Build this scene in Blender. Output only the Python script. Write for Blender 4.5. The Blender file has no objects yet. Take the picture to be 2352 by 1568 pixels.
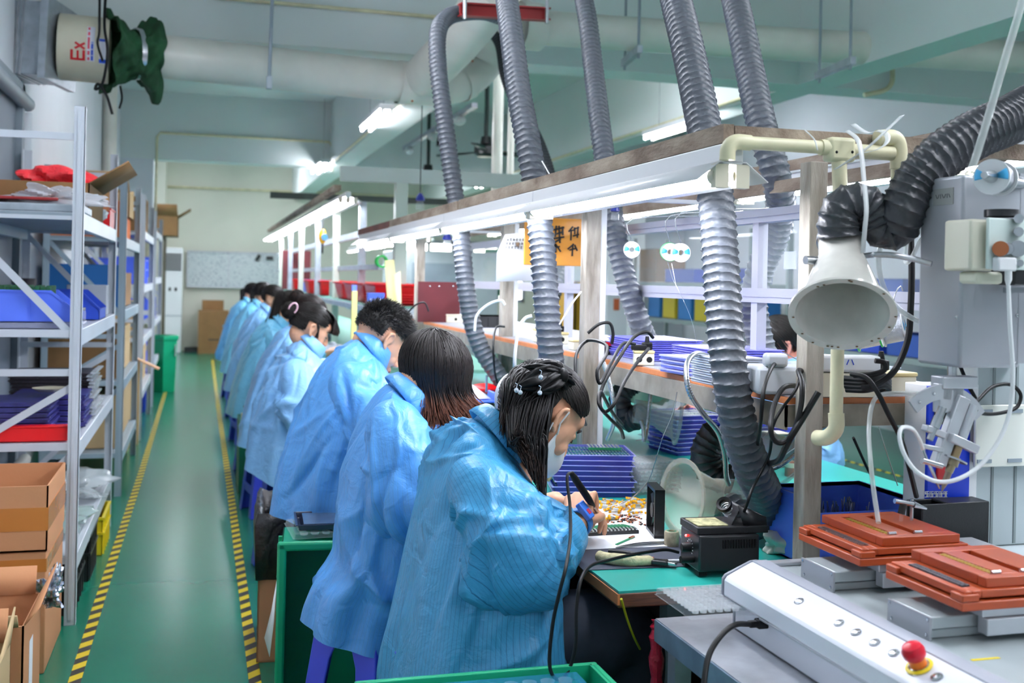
import bpy, bmesh, math, random
import numpy as np
from mathutils import Vector, Matrix, Euler
SC = bpy.context.scene
COL = SC.collection
PI = math.pi
# ------------------------------------------------------------------ camera
FPX, HOR, ROLL, EYE = 2500.0, 645.0, 0.021, 1.40
YAW = math.atan(716 / FPX)
vF = Vector((math.sin(YAW), math.cos(YAW), 0)); vR = Vector((math.cos(YAW), -math.sin(YAW), 0)); vU = Vector((0, 0, 1))
cr = vR * math.cos(ROLL) + vU * math.sin(ROLL); cu = -vR * math.sin(ROLL) + vU * math.cos(ROLL)
cam_d = bpy.data.cameras.new('camera'); cam = bpy.data.objects.new('camera', cam_d); COL.objects.link(cam)
M = Matrix((cr, cu, -vF)).transposed().to_4x4(); M.translation = Vector((0, 0, EYE)); cam.matrix_world = M
cam_d.sensor_width = 36; cam_d.lens = FPX / 2352 * 36; cam_d.shift_y = -(784 - HOR) / 2352
cam_d.clip_start = 0.05; cam_d.clip_end = 100
cam_d.dof.use_dof = True; cam_d.dof.focus_distance = 2.6; cam_d.dof.aperture_fstop = 4.5
SC.camera = cam
# ------------------------------------------------------------------ world and exposure
W = bpy.data.worlds.new('world'); SC.world = W; W.use_nodes = True
W.node_tree.nodes['Background'].inputs[0].default_value = (0.80, 0.90, 1.0, 1); W.node_tree.nodes['Background'].inputs[1].default_value = 1.0
vs = SC.view_settings
vs.view_transform = 'Standard'; vs.look = 'None'; vs.gamma = 1; vs.use_curve_mapping = False; vs.exposure = 1.0
SC.cycles.max_bounces = 6; SC.cycles.diffuse_bounces = 3; SC.cycles.glossy_bounces = 3; SC.cycles.transmission_bounces = 6; SC.cycles.transparent_max_bounces = 14
SC.cycles.caustics_reflective = False; SC.cycles.caustics_refractive = False; SC.cycles.sample_clamp_indirect = 4
SC.cycles.use_denoising = True
TUBE_E, CEIL_E = 24.0, 40.0

def ray(u, v):
    du, dv = u - 1176, v - HOR
    c, s = math.cos(ROLL), math.sin(ROLL)
    x = du * c + dv * s; y = -du * s + dv * c
    return vF + vR * (x / FPX) - vU * (y / FPX)
CAMP = Vector((0, 0, EYE))
def onX(u, v, X): d = ray(u, v); return CAMP + d * (X / d.x)
def onY(u, v, Y): d = ray(u, v); return CAMP + d * (Y / d.y)
def onZ(u, v, z): d = ray(u, v); return CAMP + d * ((z - EYE) / d.z)
def onD(u, v, D): return CAMP + ray(u, v) * D
# ------------------------------------------------------------------ mesh builder
class MB:
    def __init__(s): s.v = []; s.f = []; s.uv = []; s.has_uv = False
    def add(s, vs_, fs, uvs=None):
        o = len(s.v); s.v.extend([tuple(p) for p in vs_]); s.f.extend([tuple(i + o for i in f) for f in fs])
        if uvs is not None: s.has_uv = True; s.uv.extend(uvs)
        else: s.uv.extend([(0, 0)] * len(vs_))
        return s
    def box(s, x0, x1, y0, y1, z0, z1):
        P = [(x0, y0, z0), (x1, y0, z0), (x1, y1, z0), (x0, y1, z0), (x0, y0, z1), (x1, y0, z1), (x1, y1, z1), (x0, y1, z1)]
        return s.add(P, [(3, 2, 1, 0), (4, 5, 6, 7), (0, 1, 5, 4), (1, 2, 6, 5), (2, 3, 7, 6), (3, 0, 4, 7)])
    def obox(s, c, sz, R=None):
        c = Vector(c); R = R or Matrix.Identity(3); hx, hy, hz = sz[0] / 2, sz[1] / 2, sz[2] / 2
        P = [c + R @ Vector(q) for q in [(-hx, -hy, -hz), (hx, -hy, -hz), (hx, hy, -hz), (-hx, hy, -hz), (-hx, -hy, hz), (hx, -hy, hz), (hx, hy, hz), (-hx, hy, hz)]]
        return s.add(P, [(3, 2, 1, 0), (4, 5, 6, 7), (0, 1, 5, 4), (1, 2, 6, 5), (2, 3, 7, 6), (3, 0, 4, 7)])
    def beam(s, p0, p1, w, h, up=(0, 0, 1)):
        p0, p1 = Vector(p0), Vector(p1); d = p1 - p0; L = d.length; d.normalize()
        sd = d.cross(Vector(up)); 
        if sd.length < 1e-4: sd = d.cross(Vector((0, 1, 0)))
        sd.normalize(); uu = sd.cross(d)
        return s.obox((p0 + p1) / 2, (L, w, h), Matrix((d, sd, uu)).transposed())
    def ring_loft(s, rings, cap=True, close=True, uvs=None):
        n = len(rings[0]); vs_ = [p for r in rings for p in r]; fs = []
        for i in range(len(rings) - 1):
            for j in range(n if close else n - 1):
                k = (j + 1) % n
                fs.append((i * n + j, i * n + k, (i + 1) * n + k, (i + 1) * n + j))
        if cap: fs.append(tuple(range(n - 1, -1, -1))); fs.append(tuple((len(rings) - 1) * n + j for j in range(n)))
        return s.add(vs_, fs, uvs)
    def tube(s, path, r, n=10, cap=True, flat=1.0):
        P = [Vector(p) for p in path]; m = len(P)
        rr = r if isinstance(r, (list, tuple)) else [r] * m
        T = [(P[min(i + 1, m - 1)] - P[max(i - 1, 0)]).normalized() for i in range(m)]
        a = T[0].cross(Vector((0, 0, 1)))
        if a.length < 0.05: a = T[0].cross(Vector((0, 1, 0)))
        a.normalize(); rings = []; uv = []; L = 0
        for i in range(m):
            a = (a - T[i] * a.dot(T[i])).normalized(); b = T[i].cross(a)
            rings.append([P[i] + (a * math.cos(t) + b * math.sin(t) * flat) * rr[i] for t in [2 * PI * k / n for k in range(n)]])
            uv += [(k / n, i / max(1, m - 1)) for k in range(n)]
        return s.ring_loft(rings, cap, uvs=uv)
    def cyl(s, p0, p1, r0, r1=None, n=20, cap=True): return s.tube([p0, p1], [r0, r0 if r1 is None else r1], n, cap)
    def lathe(s, prof, o, ax=(0, 0, 1), n=32, cap=False):
        ax = Vector(ax).normalized(); a = ax.cross(Vector((0, 1, 0)))
        if a.length < .05: a = ax.cross(Vector((1, 0, 0)))
        a.normalize(); b = ax.cross(a); o = Vector(o)
        return s.ring_loft([[o + ax * h + (a * math.cos(t) + b * math.sin(t)) * r for t in [2 * PI * k / n for k in range(n)]] for r, h in prof], cap)
    def ell(s, c, r, n=16, m=10, R=None):
        c = Vector(c); r = (r, r, r) if isinstance(r, (int, float)) else r; R = R or Matrix.Identity(3)
        vs_ = [c + R @ Vector((0, 0, -r[2]))]; fs = []
        for i in range(1, m):
            ph = -PI / 2 + PI * i / m
            for k in range(n):
                t = 2 * PI * k / n
                vs_.append(c + R @ Vector((r[0] * math.cos(ph) * math.cos(t), r[1] * math.cos(ph) * math.sin(t), r[2] * math.sin(ph))))
        vs_.append(c + R @ Vector((0, 0, r[2]))); e = len(vs_) - 1
        for k in range(n):
            k2 = (k + 1) % n
            fs.append((0, 1 + k2, 1 + k)); fs.append((e, e - n + k, e - n + k2))
            for i in range(m - 2): fs.append((1 + i * n + k, 1 + i * n + k2, 1 + (i + 1) * n + k2, 1 + (i + 1) * n + k))
        return s.add(vs_, fs)
    def caps(s, p0, r0, p1, r1, n=12):
        p0, p1 = Vector(p0), Vector(p1); s.tube([p0, p1], [r0, r1], n); s.ell(p0, r0, n, 8); return s.ell(p1, r1, n, 8)
    def prism(s, poly, o, ex, ey, h):
        o, ex, ey = Vector(o), Vector(ex), Vector(ey); ez = ex.cross(ey).normalized() * h
        A = [o + ex * x + ey * y for x, y in poly]; B = [p + ez for p in A]; n = len(A)
        fs = [tuple(range(n - 1, -1, -1)), tuple(range(n, 2 * n))] + [(i, (i + 1) % n, n + (i + 1) % n, n + i) for i in range(n)]
        return s.add(A + B, fs)
    def quad(s, a, b, c, d): return s.add([a, b, c, d], [(0, 1, 2, 3)])
class Ref:
    """object plus the world place of its own origin"""
    def __init__(s, o, t): s.o = o; s.matrix_world_t = Vector(t)
def _raw(self, name, m, parent=None, bevel=0, ang=35, smooth=True, solid=0):
    me = bpy.data.meshes.new(name); xs = np.array(self.v, dtype=np.float64)
    if parent is not None: off = np.array(parent.matrix_world_t)
    else: off = np.array([(xs[:, 0].min() + xs[:, 0].max()) / 2, (xs[:, 1].min() + xs[:, 1].max()) / 2, xs[:, 2].min()])
    me.from_pydata((xs - off).tolist(), [], self.f); me.update()
    if self.has_uv:
        ul = me.uv_layers.new(name='uv'); idx = np.zeros(len(me.loops), dtype=np.int32); me.loops.foreach_get('vertex_index', idx)
        ul.data.foreach_set('uv', np.array(self.uv, dtype=np.float32)[idx].ravel())
    me.polygons.foreach_set('use_smooth', [smooth] * len(me.polygons))
    if smooth and ang < 180: me.set_sharp_from_angle(angle=math.radians(ang))
    me.materials.append(m)
    o = bpy.data.objects.new(name, me); COL.objects.link(o)
    if parent is not None: o.parent = parent.o
    else: o.location = off
    if solid:
        md = o.modifiers.new('solid', 'SOLIDIFY'); md.thickness = solid; md.offset = 0
    if bevel:
        md = o.modifiers.new('bevel', 'BEVEL'); md.width = bevel; md.segments = 2; md.limit_method = 'ANGLE'; md.angle_limit = math.radians(40)
    return Ref(o, off)
MB.build = _raw

def tag(r, label=None, cat=None, group=None, kind=None):
    o = r.o if isinstance(r, Ref) else r
    if label: o['label'] = label
    if cat: o['category'] = cat
    if group: o['group'] = group
    if kind: o['kind'] = kind
    return r
def thing(name, label, cat, loc=(0, 0, 0), group=None, kind=None):
    o = bpy.data.objects.new(name, None); COL.objects.link(o); o.location = loc; o.empty_display_size = .1
    return tag(Ref(o, Vector(loc)), label, cat, group, kind)
def struct(name, mb, m, **k): return tag(mb.build(name, m, **k), kind='structure')
def dup(root, loc=None, rotz=None, label=None, group=None):
    def cp(o, par):
        c = o.copy(); COL.objects.link(c)
        if par: c.parent = par; c.matrix_parent_inverse = o.matrix_parent_inverse
        for ch in KIDS.get(o.name, []): cp(ch, c)
        return c
    o = root.o; KIDS = {}
    for q in bpy.data.objects:
        if q.parent: KIDS.setdefault(q.parent.name, []).append(q)
    c = cp(o, None)
    if loc is not None: c.location = loc
    if rotz is not None: c.rotation_euler[2] = rotz
    if label: c['label'] = label
    if group: c['group'] = group
    return Ref(c, c.location)
def bez(pts, n=24):
    """smooth path through points (Catmull-Rom)"""
    P = [Vector(p) for p in pts]
    if len(P) < 3: return [P[0].lerp(P[-1], i / n) for i in range(n + 1)]
    P = [P[0] * 2 - P[1]] + P + [P[-1] * 2 - P[-2]]; out = []
    m = len(P) - 3
    for i in range(n + 1):
        t = i / n * m; k = min(int(t), m - 1); t -= k
        a, b, c, d = P[k:k + 4]
        out.append(0.5 * ((2 * b) + (c - a) * t + (2 * a - 5 * b + 4 * c - d) * t * t + (3 * b - a - 3 * c + d) * t ** 3))
    return out
# ------------------------------------------------------------------ materials
def lin(h):
    h = h.lstrip('#'); c = [int(h[i:i + 2], 16) / 255 for i in (0, 2, 4)]
    return tuple(x / 12.92 if x <= .04045 else ((x + .055) / 1.055) ** 2.4 for x in c) + (1,)
def mat(name, col, rough=.5, metal=0, var=.0, vscale=6, bump=0, bscale=30, spec=.5, col2=None, stretch=None, alpha=1, coat=0, sheen=0, trans=0):
    m = bpy.data.materials.new(name); m.use_nodes = True; nt = m.node_tree; N = nt.nodes; L = nt.links; b = N['Principled BSDF']
    c = lin(col); b.inputs['Base Color'].default_value = c; b.inputs['Roughness'].default_value = rough; b.inputs['Metallic'].default_value = metal
    b.inputs['Specular IOR Level'].default_value = spec; b.inputs['Coat Weight'].default_value = coat; b.inputs['Alpha'].default_value = alpha
    b.inputs['Transmission Weight'].default_value = trans
    if var or col2 or bump:
        tc = N.new('ShaderNodeTexCoord'); src = tc.outputs['Object']
        if stretch:
            mp = N.new('ShaderNodeMapping'); mp.inputs['Scale'].default_value = stretch; L.new(src, mp.inputs[0]); src = mp.outputs[0]
        if var or col2:
            no = N.new('ShaderNodeTexNoise'); no.inputs['Scale'].default_value = vscale; no.inputs['Detail'].default_value = 6; L.new(src, no.inputs['Vector'])
            rp = N.new('ShaderNodeValToRGB'); rp.color_ramp.elements[0].position = .35; rp.color_ramp.elements[1].position = .68
            rp.color_ramp.elements[0].color = tuple(x * (1 - var) for x in c[:3]) + (1,)
            rp.color_ramp.elements[1].color = lin(col2) if col2 else tuple(min(1, x * (1 + var)) for x in c[:3]) + (1,)
            L.new(no.outputs['Fac'], rp.inputs[0]); L.new(rp.outputs[0], b.inputs['Base Color'])
        if bump:
            n2 = N.new('ShaderNodeTexNoise'); n2.inputs['Scale'].default_value = bscale; n2.inputs['Detail'].default_value = 5; L.new(src, n2.inputs['Vector'])
            bp = N.new('ShaderNodeBump'); bp.inputs['Strength'].default_value = bump; bp.inputs['Distance'].default_value = .01
            L.new(n2.outputs['Fac'], bp.inputs['Height']); L.new(bp.outputs[0], b.inputs['Normal'])
    return m
def emit(name, col, e):
    m = bpy.data.materials.new(name); m.use_nodes = True; nt = m.node_tree; b = nt.nodes['Principled BSDF']
    b.inputs['Base Color'].default_value = (.9, .9, .9, 1); b.inputs['Emission Color'].default_value = lin(col); b.inputs['Emission Strength'].default_value = e
    return m
def clear(name, col='#ffffff', amount=.2, rough=.12, tint='#ffffff'):
    """thin clear plastic: mostly see-through, glossy at the edges, a touch of its own colour"""
    m = bpy.data.materials.new(name); m.use_nodes = True; nt = m.node_tree; N = nt.nodes; L = nt.links
    b = N['Principled BSDF']; b.inputs['Base Color'].default_value = lin(col); b.inputs['Roughness'].default_value = rough
    t = N.new('ShaderNodeBsdfTransparent'); t.inputs[0].default_value = lin(tint)
    lw = N.new('ShaderNodeLayerWeight'); lw.inputs[0].default_value = .22
    mr = N.new('ShaderNodeMapRange'); mr.inputs[3].default_value = amount; mr.inputs[4].default_value = min(1, amount + .22); L.new(lw.outputs['Facing'], mr.inputs[0])
    mx = N.new('ShaderNodeMixShader'); L.new(mr.outputs[0], mx.inputs[0]); L.new(t.outputs[0], mx.inputs[1]); L.new(b.outputs[0], mx.inputs[2])
    L.new(mx.outputs[0], N['Material Output'].inputs[0]); return m
K = {}
K['wall'] = mat('wall_paint', '#dfe4ea', .75, var=.04, vscale=1.2, bump=.05, bscale=60)
K['wall_back'] = mat('wall_paint_cream', '#e2e2d4', .8, var=.04, vscale=1.0)
K['ceil'] = mat('ceiling_paint', '#e3ecea', .8, var=.03, vscale=.8)
K['pvc_white'] = mat('pvc_white', '#e4e2d8', .35, var=.06, vscale=4)
K['pvc_cream'] = mat('pvc_cream', '#dfd9b4', .38, var=.12, vscale=9)
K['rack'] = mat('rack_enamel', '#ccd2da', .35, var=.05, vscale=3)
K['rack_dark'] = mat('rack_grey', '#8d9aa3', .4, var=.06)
K['alu'] = mat('aluminium', '#c9ccd2', .32, .55, var=.05, vscale=12)
K['alu_w'] = mat('anodised_rail', '#b4b5c2', .35, .15, var=.03)
K['steel'] = mat('steel', '#b9bcc0', .25, .9, var=.15, vscale=20)
K['galv'] = mat('galvanised', '#aab3bb', .38, .55, var=.14, vscale=14)
K['grey_cab'] = mat('grey_enamel', '#a9adb4', .38, .25, var=.03)
K['wood'] = mat('weathered_wood', '#85705f', .75, var=.28, vscale=5, bump=.4, bscale=26, stretch=(3, 1.2, 3), col2='#a99a88')
K['wood_post'] = mat('painted_post', '#8f8475', .7, var=.35, vscale=7, bump=.3, bscale=40, col2='#bdb6aa', stretch=(3, 3, .6))
K['ply'] = mat('orange_plywood', '#c77a4a', .6, var=.2, vscale=10)
K['ply_edge'] = mat('dark_board_edge', '#5f3620', .35, var=.4, vscale=25, stretch=(1, 1, 12))
K['card'] = mat('cardboard', '#c98e63', .85, var=.05, vscale=2, bump=.05, bscale=80)
K['card_l'] = mat('cardboard_light', '#c4a87c', .85, var=.05, vscale=2)
K['card_in'] = mat('cardboard_inside', '#a9744d', .9, var=.05)
K['card_d'] = mat('cardboard_brown', '#8a6740', .85, var=.1)
K['ptape'] = mat('packing_tape', '#c47b3a', .2, var=.05)
K['black'] = mat('black_plastic', '#17181b', .45, bump=.1, bscale=300)
K['black_s'] = mat('black_satin', '#1c1d20', .3)
K['rubber'] = mat('black_rubber', '#0a0b0d', .5, spec=.3)
K['mat_green'] = mat('teal_bench_mat', '#2aa79a', .32, var=.05, vscale=3)
K['mat_pale'] = mat('pale_green_mat', '#8fd3bd', .5)
K['blue_bin'] = mat('blue_plastic_bin', '#5f80ff', .4, var=.03)
K['blue_dk'] = mat('dark_blue_plastic', '#2448c0', .4)
K['stool'] = mat('violet_blue_plastic', '#4452e0', .35, var=.04)
K['green_c'] = mat('green_plastic', '#12a574', .4, var=.05)
K['green_d'] = mat('dark_green_plastic', '#0e6b4a', .4)
K['red'] = mat('red_plastic', '#e81018', .4)
K['red_dk'] = mat('dark_red', '#8e1a1d', .5, var=.1)
K['maroon'] = mat('maroon_board', '#5a161d', .55, var=.15)
K['yellow'] = mat('yellow_plastic', '#e8cf22', .45)
K['orange_s'] = mat('amber_acrylic', '#d8923e', .2, var=.06)
K['white'] = mat('white_plastic', '#eceef0', .35)
K['cream'] = mat('cream_plastic', '#e6dfc8', .4)
K['creamy'] = mat('yellowed_plastic', '#e3cf95', .4)
K['paper'] = mat('white_paper', '#f1f3f7', .8)
K['violet_tray'] = clear('violet_tray', '#6a66e0', .50, .15, '#c9c8ff')
K['violet_s'] = mat('violet_tray_edge', '#7d7bea', .2, var=.15, vscale=30)
K['dkviolet'] = clear('blue_violet_tray', '#5c60c8', .50, .18, '#c6c8ff')
K['clear'] = clear('clear_plastic', '#eef4f6', .14, .1)
K['clear2'] = clear('cloudy_plastic', '#e8e6da', .5, .25, '#f4f2ea')
K['glass'] = clear('window_glass', '#dfeaea', .03, .03)
K['brown_jig'] = mat('red_brown_bakelite', '#ab4822', .38, var=.08, vscale=5)
K['jig_edge'] = mat('brown_bakelite_dark', '#8f3f26', .45)
K['console'] = mat('white_console', '#e8eaf3', .22)
K['deck'] = mat('machine_deck', '#b4bfc2', .3, .2, var=.05)
K['zinc'] = mat('sheet_metal_top', '#c6c8cf', .26, .35, var=.2, vscale=7, bump=.25, bscale=9)
K['zinc_e'] = mat('sheet_metal_edge', '#8496a8', .32, .3, var=.25, vscale=12)
K['blue_panel'] = mat('blue_panel', '#1238c4', .35)
K['army'] = mat('green_cloth', '#1d4a2c', .9, var=.35, vscale=9, bump=.5, bscale=18)
K['gold'] = mat('gold_metal', '#c8a22c', .35, .7)
K['copper'] = mat('copper', '#b8704a', .35, .6)
K['pcb'] = mat('green_pcb', '#137a4c', .4)
K['skin'] = mat('skin', '#e2a988', .5, var=.05, vscale=14, spec=.35)
K['denim'] = mat('dark_trousers', '#232a38', .85, var=.15, vscale=30)
K['fan'] = mat('fan_dark_green', '#1c2f2c', .4)
K['tube'] = emit('lit_fluorescent_tube', '#f1f4ff', TUBE_E)
K['tube_c'] = emit('lit_ceiling_tube', '#f4f6ff', CEIL_E)
K['brown_cap'] = mat('brown_cap', '#a08070', .4, .3)
# floor: green epoxy with wear
def floor_mat():
    m = mat('green_epoxy', '#12755a', .24, var=.12, vscale=.9, bump=.02, bscale=3); return m
K['floor'] = floor_mat()
K['iron'] = mat('scuffed_angle_iron', '#8f8779', .55, .2, var=.25, vscale=16)
def stripes(name, c1, c2, period, axis=(0, 1, 0), duty=.5, rough=.5):
    m = mat(name, c1, rough); nt = m.node_tree; N, L = nt.nodes, nt.links
    tc = N.new('ShaderNodeTexCoord'); vd = N.new('ShaderNodeVectorMath'); vd.operation = 'DOT_PRODUCT'; vd.inputs[1].default_value = tuple(a / period for a in axis)
    L.new(tc.outputs['Object'], vd.inputs[0]); fr = N.new('ShaderNodeMath'); fr.operation = 'FRACT'; L.new(vd.outputs['Value'], fr.inputs[0])
    gt = N.new('ShaderNodeMath'); gt.operation = 'GREATER_THAN'; gt.inputs[1].default_value = duty; L.new(fr.outputs[0], gt.inputs[0])
    mx = N.new('ShaderNodeMix'); mx.data_type = 'RGBA'; mx.inputs[6].default_value = lin(c1); mx.inputs[7].default_value = lin(c2)
    L.new(gt.outputs[0], mx.inputs[0]); L.new(mx.outputs[2], N['Principled BSDF'].inputs['Base Color']); return m
K['hazard'] = stripes('hazard_tape', '#e3c81e', '#24231f', .117, (1.0, -1.0, 0), .5)
# ================================================================== the room
WX0, WX1, WY0, WY1, CZ, BZ = -1.0, 6.6, -2.0, 20.75, 3.7, 2.85
struct('floor', MB().box(WX0, WX1, WY0, WY1, -.05, 0), K['floor'])
struct('ceiling', MB().box(WX0, WX1, WY0, WY1, CZ, CZ + .05), K['ceil'])
struct('wall_left', MB().box(WX0 - .1, WX0, WY0, WY1, 0, CZ), K['wall'])
struct('wall_right', MB().box(WX1, WX1 + .1, WY0, WY1, 0, CZ), K['wall'])
struct('wall_front', MB().box(WX0, WX1, WY0 - .1, WY0, 0, CZ), K['wall'])
wb = MB()
wx = [(3.75, 4.75), (5.1, 6.2)]; z0, z1 = .98, 2.15
wb.box(WX0, wx[0][0], WY1, WY1 + .12, 0, CZ); wb.box(wx[1][1], WX1, WY1, WY1 + .12, 0, CZ); wb.box(wx[0][1], wx[1][0], WY1, WY1 + .12, 0, CZ)
for a, b in wx: wb.box(a, b, WY1, WY1 + .12, 0, z0); wb.box(a, b, WY1, WY1 + .12, z1, CZ)
struct('wall_back', wb, K['wall_back'])
for i, (a, b) in enumerate(wx):
    w = tag(MB().box(a, b, WY1 + .05, WY1 + .07, z0, z1).build('window_%d' % (i + 1), K['glass']), kind='structure')
    f = MB()
    for x0, x1, q0, q1 in [(a, b, z1 - .06, z1), (a, b, z0, z0 + .06), (a, a + .05, z0, z1), (b - .05, b, z0, z1), ((a + b) / 2 - .03, (a + b) / 2 + .03, z0, z1), (a, b, 1.83, 1.88)]: f.box(x0, x1, WY1 - .02, WY1 + .04, q0, q1)
    f.build('window_frame', K['alu_w'], w)
tag(MB().box(3.5, 6.5, WY1 + .6, WY1 + .62, .6, 2.6).build('daylight_panel', emit('daylight_panel_glow', '#fbfff2', 3.0)), kind='structure')  # glowing panel added outside the windows to stand in for daylight
# green curtain by the window
cv = MB(); A = []; B_ = []
for i in range(61):
    x = 5.36 + .36 * i / 60; y = WY1 - .05 + .02 * math.sin(i * .9); A.append((x, y, 2.02)); B_.append((x + .01 * math.sin(i), y + .01 * math.sin(i * .9 + .5), 1.1))
cv.add(A + B_, [(i, i + 1, 62 + i, 61 + i) for i in range(60)])
tag(cv.build('curtain', mat('green_curtain', '#22c38a', .7), solid=.003, ang=180), 'bright green curtain hanging at the far window', 'curtain')
for n, y0 in (('trim_1', 6.95), ('trim_2', 14.5), ('trim_3', -.4)):
    struct(n, MB().box(WX0, WX1, y0, y0 + .3, BZ, CZ), K['ceil'])
for n, x0, y0 in (('trim_4', 1.62, 7.2), ('trim_5', 4.10, WY0)):
    struct(n, MB().box(x0, x0 + .28, y0, WY1, BZ + .002, CZ), K['ceil'])
struct('trim_6', MB().box(WX0, -.6, 14.5, 14.95, 0, BZ), K['wall'])
struct('trim_7', MB().box(WX0, -.62, 20.3, WY1, 0, CZ), K['wall_back'])
# dark grey door panel in the left wall close to the camera
dp = tag(MB().box(-1.005, -.985, 5.3, 6.45, 0, 2.32).build('door_1', mat('grey_blue_door', '#7d8794', .5)), kind='structure')
fr = MB(); fr.box(-1.0, -.95, 6.45, 6.53, 0, 2.42); fr.box(-1.0, -.95, 5.2, 6.53, 2.34, 2.42); fr.build('door_frame', K['rack_dark'], dp)
# hazard tape
def tapef(name, xs):
    mb = MB(); P = []
    for x, y in xs: P += [(x - .021, y, .0012), (x + .021, y, .0012)]
    for i in range(len(xs) - 1): mb.add([P[2 * i], P[2 * i + 1], P[2 * i + 3], P[2 * i + 2]], [(0, 1, 2, 3)])
    return mb.build(name, K['hazard'])
tag(tapef('hazard_tape', [(-.385, 1), (-.385, 5), (-.37, 8), (-.37, 14.6)]), 'yellow and black striped tape on the floor beside the racks', 'floor tape')
tag(tapef('hazard_tape', [(.205, 1), (.215, 7), (.21, 12), (.218, 18.6)]), 'yellow and black striped tape on the floor beside the seated workers', 'floor tape')
# conduits on beams and walls
def pipe(name, pts, r, m, label, cat, group=None, n=12, seg=None):
    return tag(MB().tube(bez(pts, seg) if seg else pts, r, n).build(name, m), label, cat, group)
pipe('conduit', [(-1, 6.93, 3.10), (4.0, 6.93, 3.10)], .012, K['pvc_cream'], 'thin cream conduit along the nearer cross beam', 'conduit')
pipe('conduit', [(-.56, 14.47, 2.0), (-.56, 14.47, 3.13), (-.52, 14.47, 3.18), (1.60, 14.47, 3.18), (1.64, 14.45, 3.1), (1.64, 14.45, 2.8)], .015, K['pvc_cream'], 'thin cream conduit along the farther cross beam', 'conduit')
pipe('conduit', [(-.6, 20.7, 2.98), (5, 20.7, 2.98)], .02, K['pvc_cream'], 'cream conduit across the far end wall', 'conduit')
pipe('conduit', [(1.60, 7.3, 2.87), (1.60, 14.45, 2.87)], .014, K['pvc_cream'], 'cream conduit under the edge of the middle ceiling beam', 'conduit')
pipe('conduit', [(4.08, 7.3, 2.88), (4.08, 14.45, 2.88)], .014, K['pvc_cream'], 'cream conduit along the right ceiling beam beyond the cross beam', 'conduit')
pipe('conduit', [(4.42, 2.5, 2.95), (4.42, 6.9, 2.95)], .02, K['pvc_cream'], 'cream conduit along the right ceiling beam before the cross beam', 'conduit')
pts = [onY(2050, 160, 6.9), onY(2048, 190, 6.9), onY(2030, 208, 6.9), onY(1985, 218, 6.9)]
pipe('conduit', pts, .018, K['pvc_cream'], 'short bent cream conduit stub on the cross beam', 'conduit', seg=16)
p = onX(42, 60, -.97)
pipe('drain_pipe', [(-.955, 6.6, 0), (-.955, 6.6, 2.28)], .035, K['wall'], 'white vertical pipe on the wall beside the grey door', 'pipe')
pipe('drain_pipe', [(-.925, 11.9, 0), (-.925, 11.9, 3.6)], .07, K['pvc_white'], 'white vertical pipe behind the racks before the column', 'pipe')
pipe('grey_pipe', [(-.95, 4.6, 2.33), (-.95, 6.62, 2.33)], .04, K['rack_dark'], 'short grey pipe along the top of the grey door', 'pipe')
# ceiling lamps: a white batten with two lit tubes
def ceil_lamp(x, y, z, label, group='twin tube ceiling lamps'):
    t = thing('ceiling_lamp', label, 'ceiling lamp', (x, y, z), group)
    hs = MB().box(x - .07, x + .07, y, y + 1.24, z, z + .045).build('housing', K['white'], t, bevel=.006)
    for s in (-.04, .04): MB().tube([(x + s, y + .02, z - .022), (x + s, y + 1.22, z - .022)], .014, 10).build('tube', K['tube_c'], t)
    h = MB()
    for yy in (y + .01, y + 1.23):
        for s in (-.04, .04): h.box(x + s - .012, x + s + .012, yy - .01, yy + .01, z - .04, z)
        h.box(x - .05, x + .05, yy - .01, yy + .01, z - .004, z)
    h.build('lamp_holder', K['white'], hs)
    r = MB()
    for yy in (y + .2, y + 1.0): r.cyl((x, yy, z + .045), (x, yy, CZ), .003, n=6)
    r.build('hanging_wire', K['steel'], t)
    return t
CL = [(1.50, 9.2, 2.84), (1.5, 14.0, 2.86), (4.0, 8.2, 2.78), (3.93, 14.4, 2.8), (.3, 2.6, 2.9), (2.9, 1.6, 2.9), (2.9, -1.4, 2.9), (1.3, -1.3, 2.9), (1.75, .4, 2.9), (2.7, .3, 2.9), (5.4, 3.0, 2.9), (5.4, 10.5, 2.9), (-.3, 17.0, 3.3), (2.9, 17.2, 3.2), (.3, 4.1, 2.95), (.3, 7.45, 3.62), (3.0, 7.45, 3.62), (.6, 18.2, 3.4), (-.5, 15.0, 3.5)]  # entries past the first four are extra lamps added to brighten the room
LB = ['twin tube lamp hanging by the middle beam just past the cross beam', 'far twin tube lamp by the middle beam near the farther cross beam', 'twin tube lamp hanging by the right beam behind the hoses', 'far twin tube lamp by the right ceiling beam']
for i, c in enumerate(CL): ceil_lamp(*c, label=LB[i] if i < 4 else 'extra twin tube ceiling lamp added to brighten the room')
# suspended cable tray with sockets
tr = thing('cable_tray', 'grey overhead cable tray carrying sockets beside the ceiling fans', 'cable tray', (2.62, 8, 3.1))
MB().box(2.58, 2.64, 10.6, 17.5, 3.13, 3.18).build('rail', K['alu_w'], tr)
for y in (11.2, 12.6, 14.1, 15.7): MB().ell((2.6, y, 3.08), (.06, .09, .05)).build('socket_box', K['white'], tr)
cb = MB()
for k in range(7): cb.tube(bez([(2.6 + .02 * k, 12.2 + .02 * k, 3.12), (2.63 + .02 * k, 12.2, 3.0), (2.58 + .02 * k, 12.25, 2.93), (2.6, 12.3, 3.05)], 12), .007, 6)
cb.build('cable_bundle', K['rubber'], tr)
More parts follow.
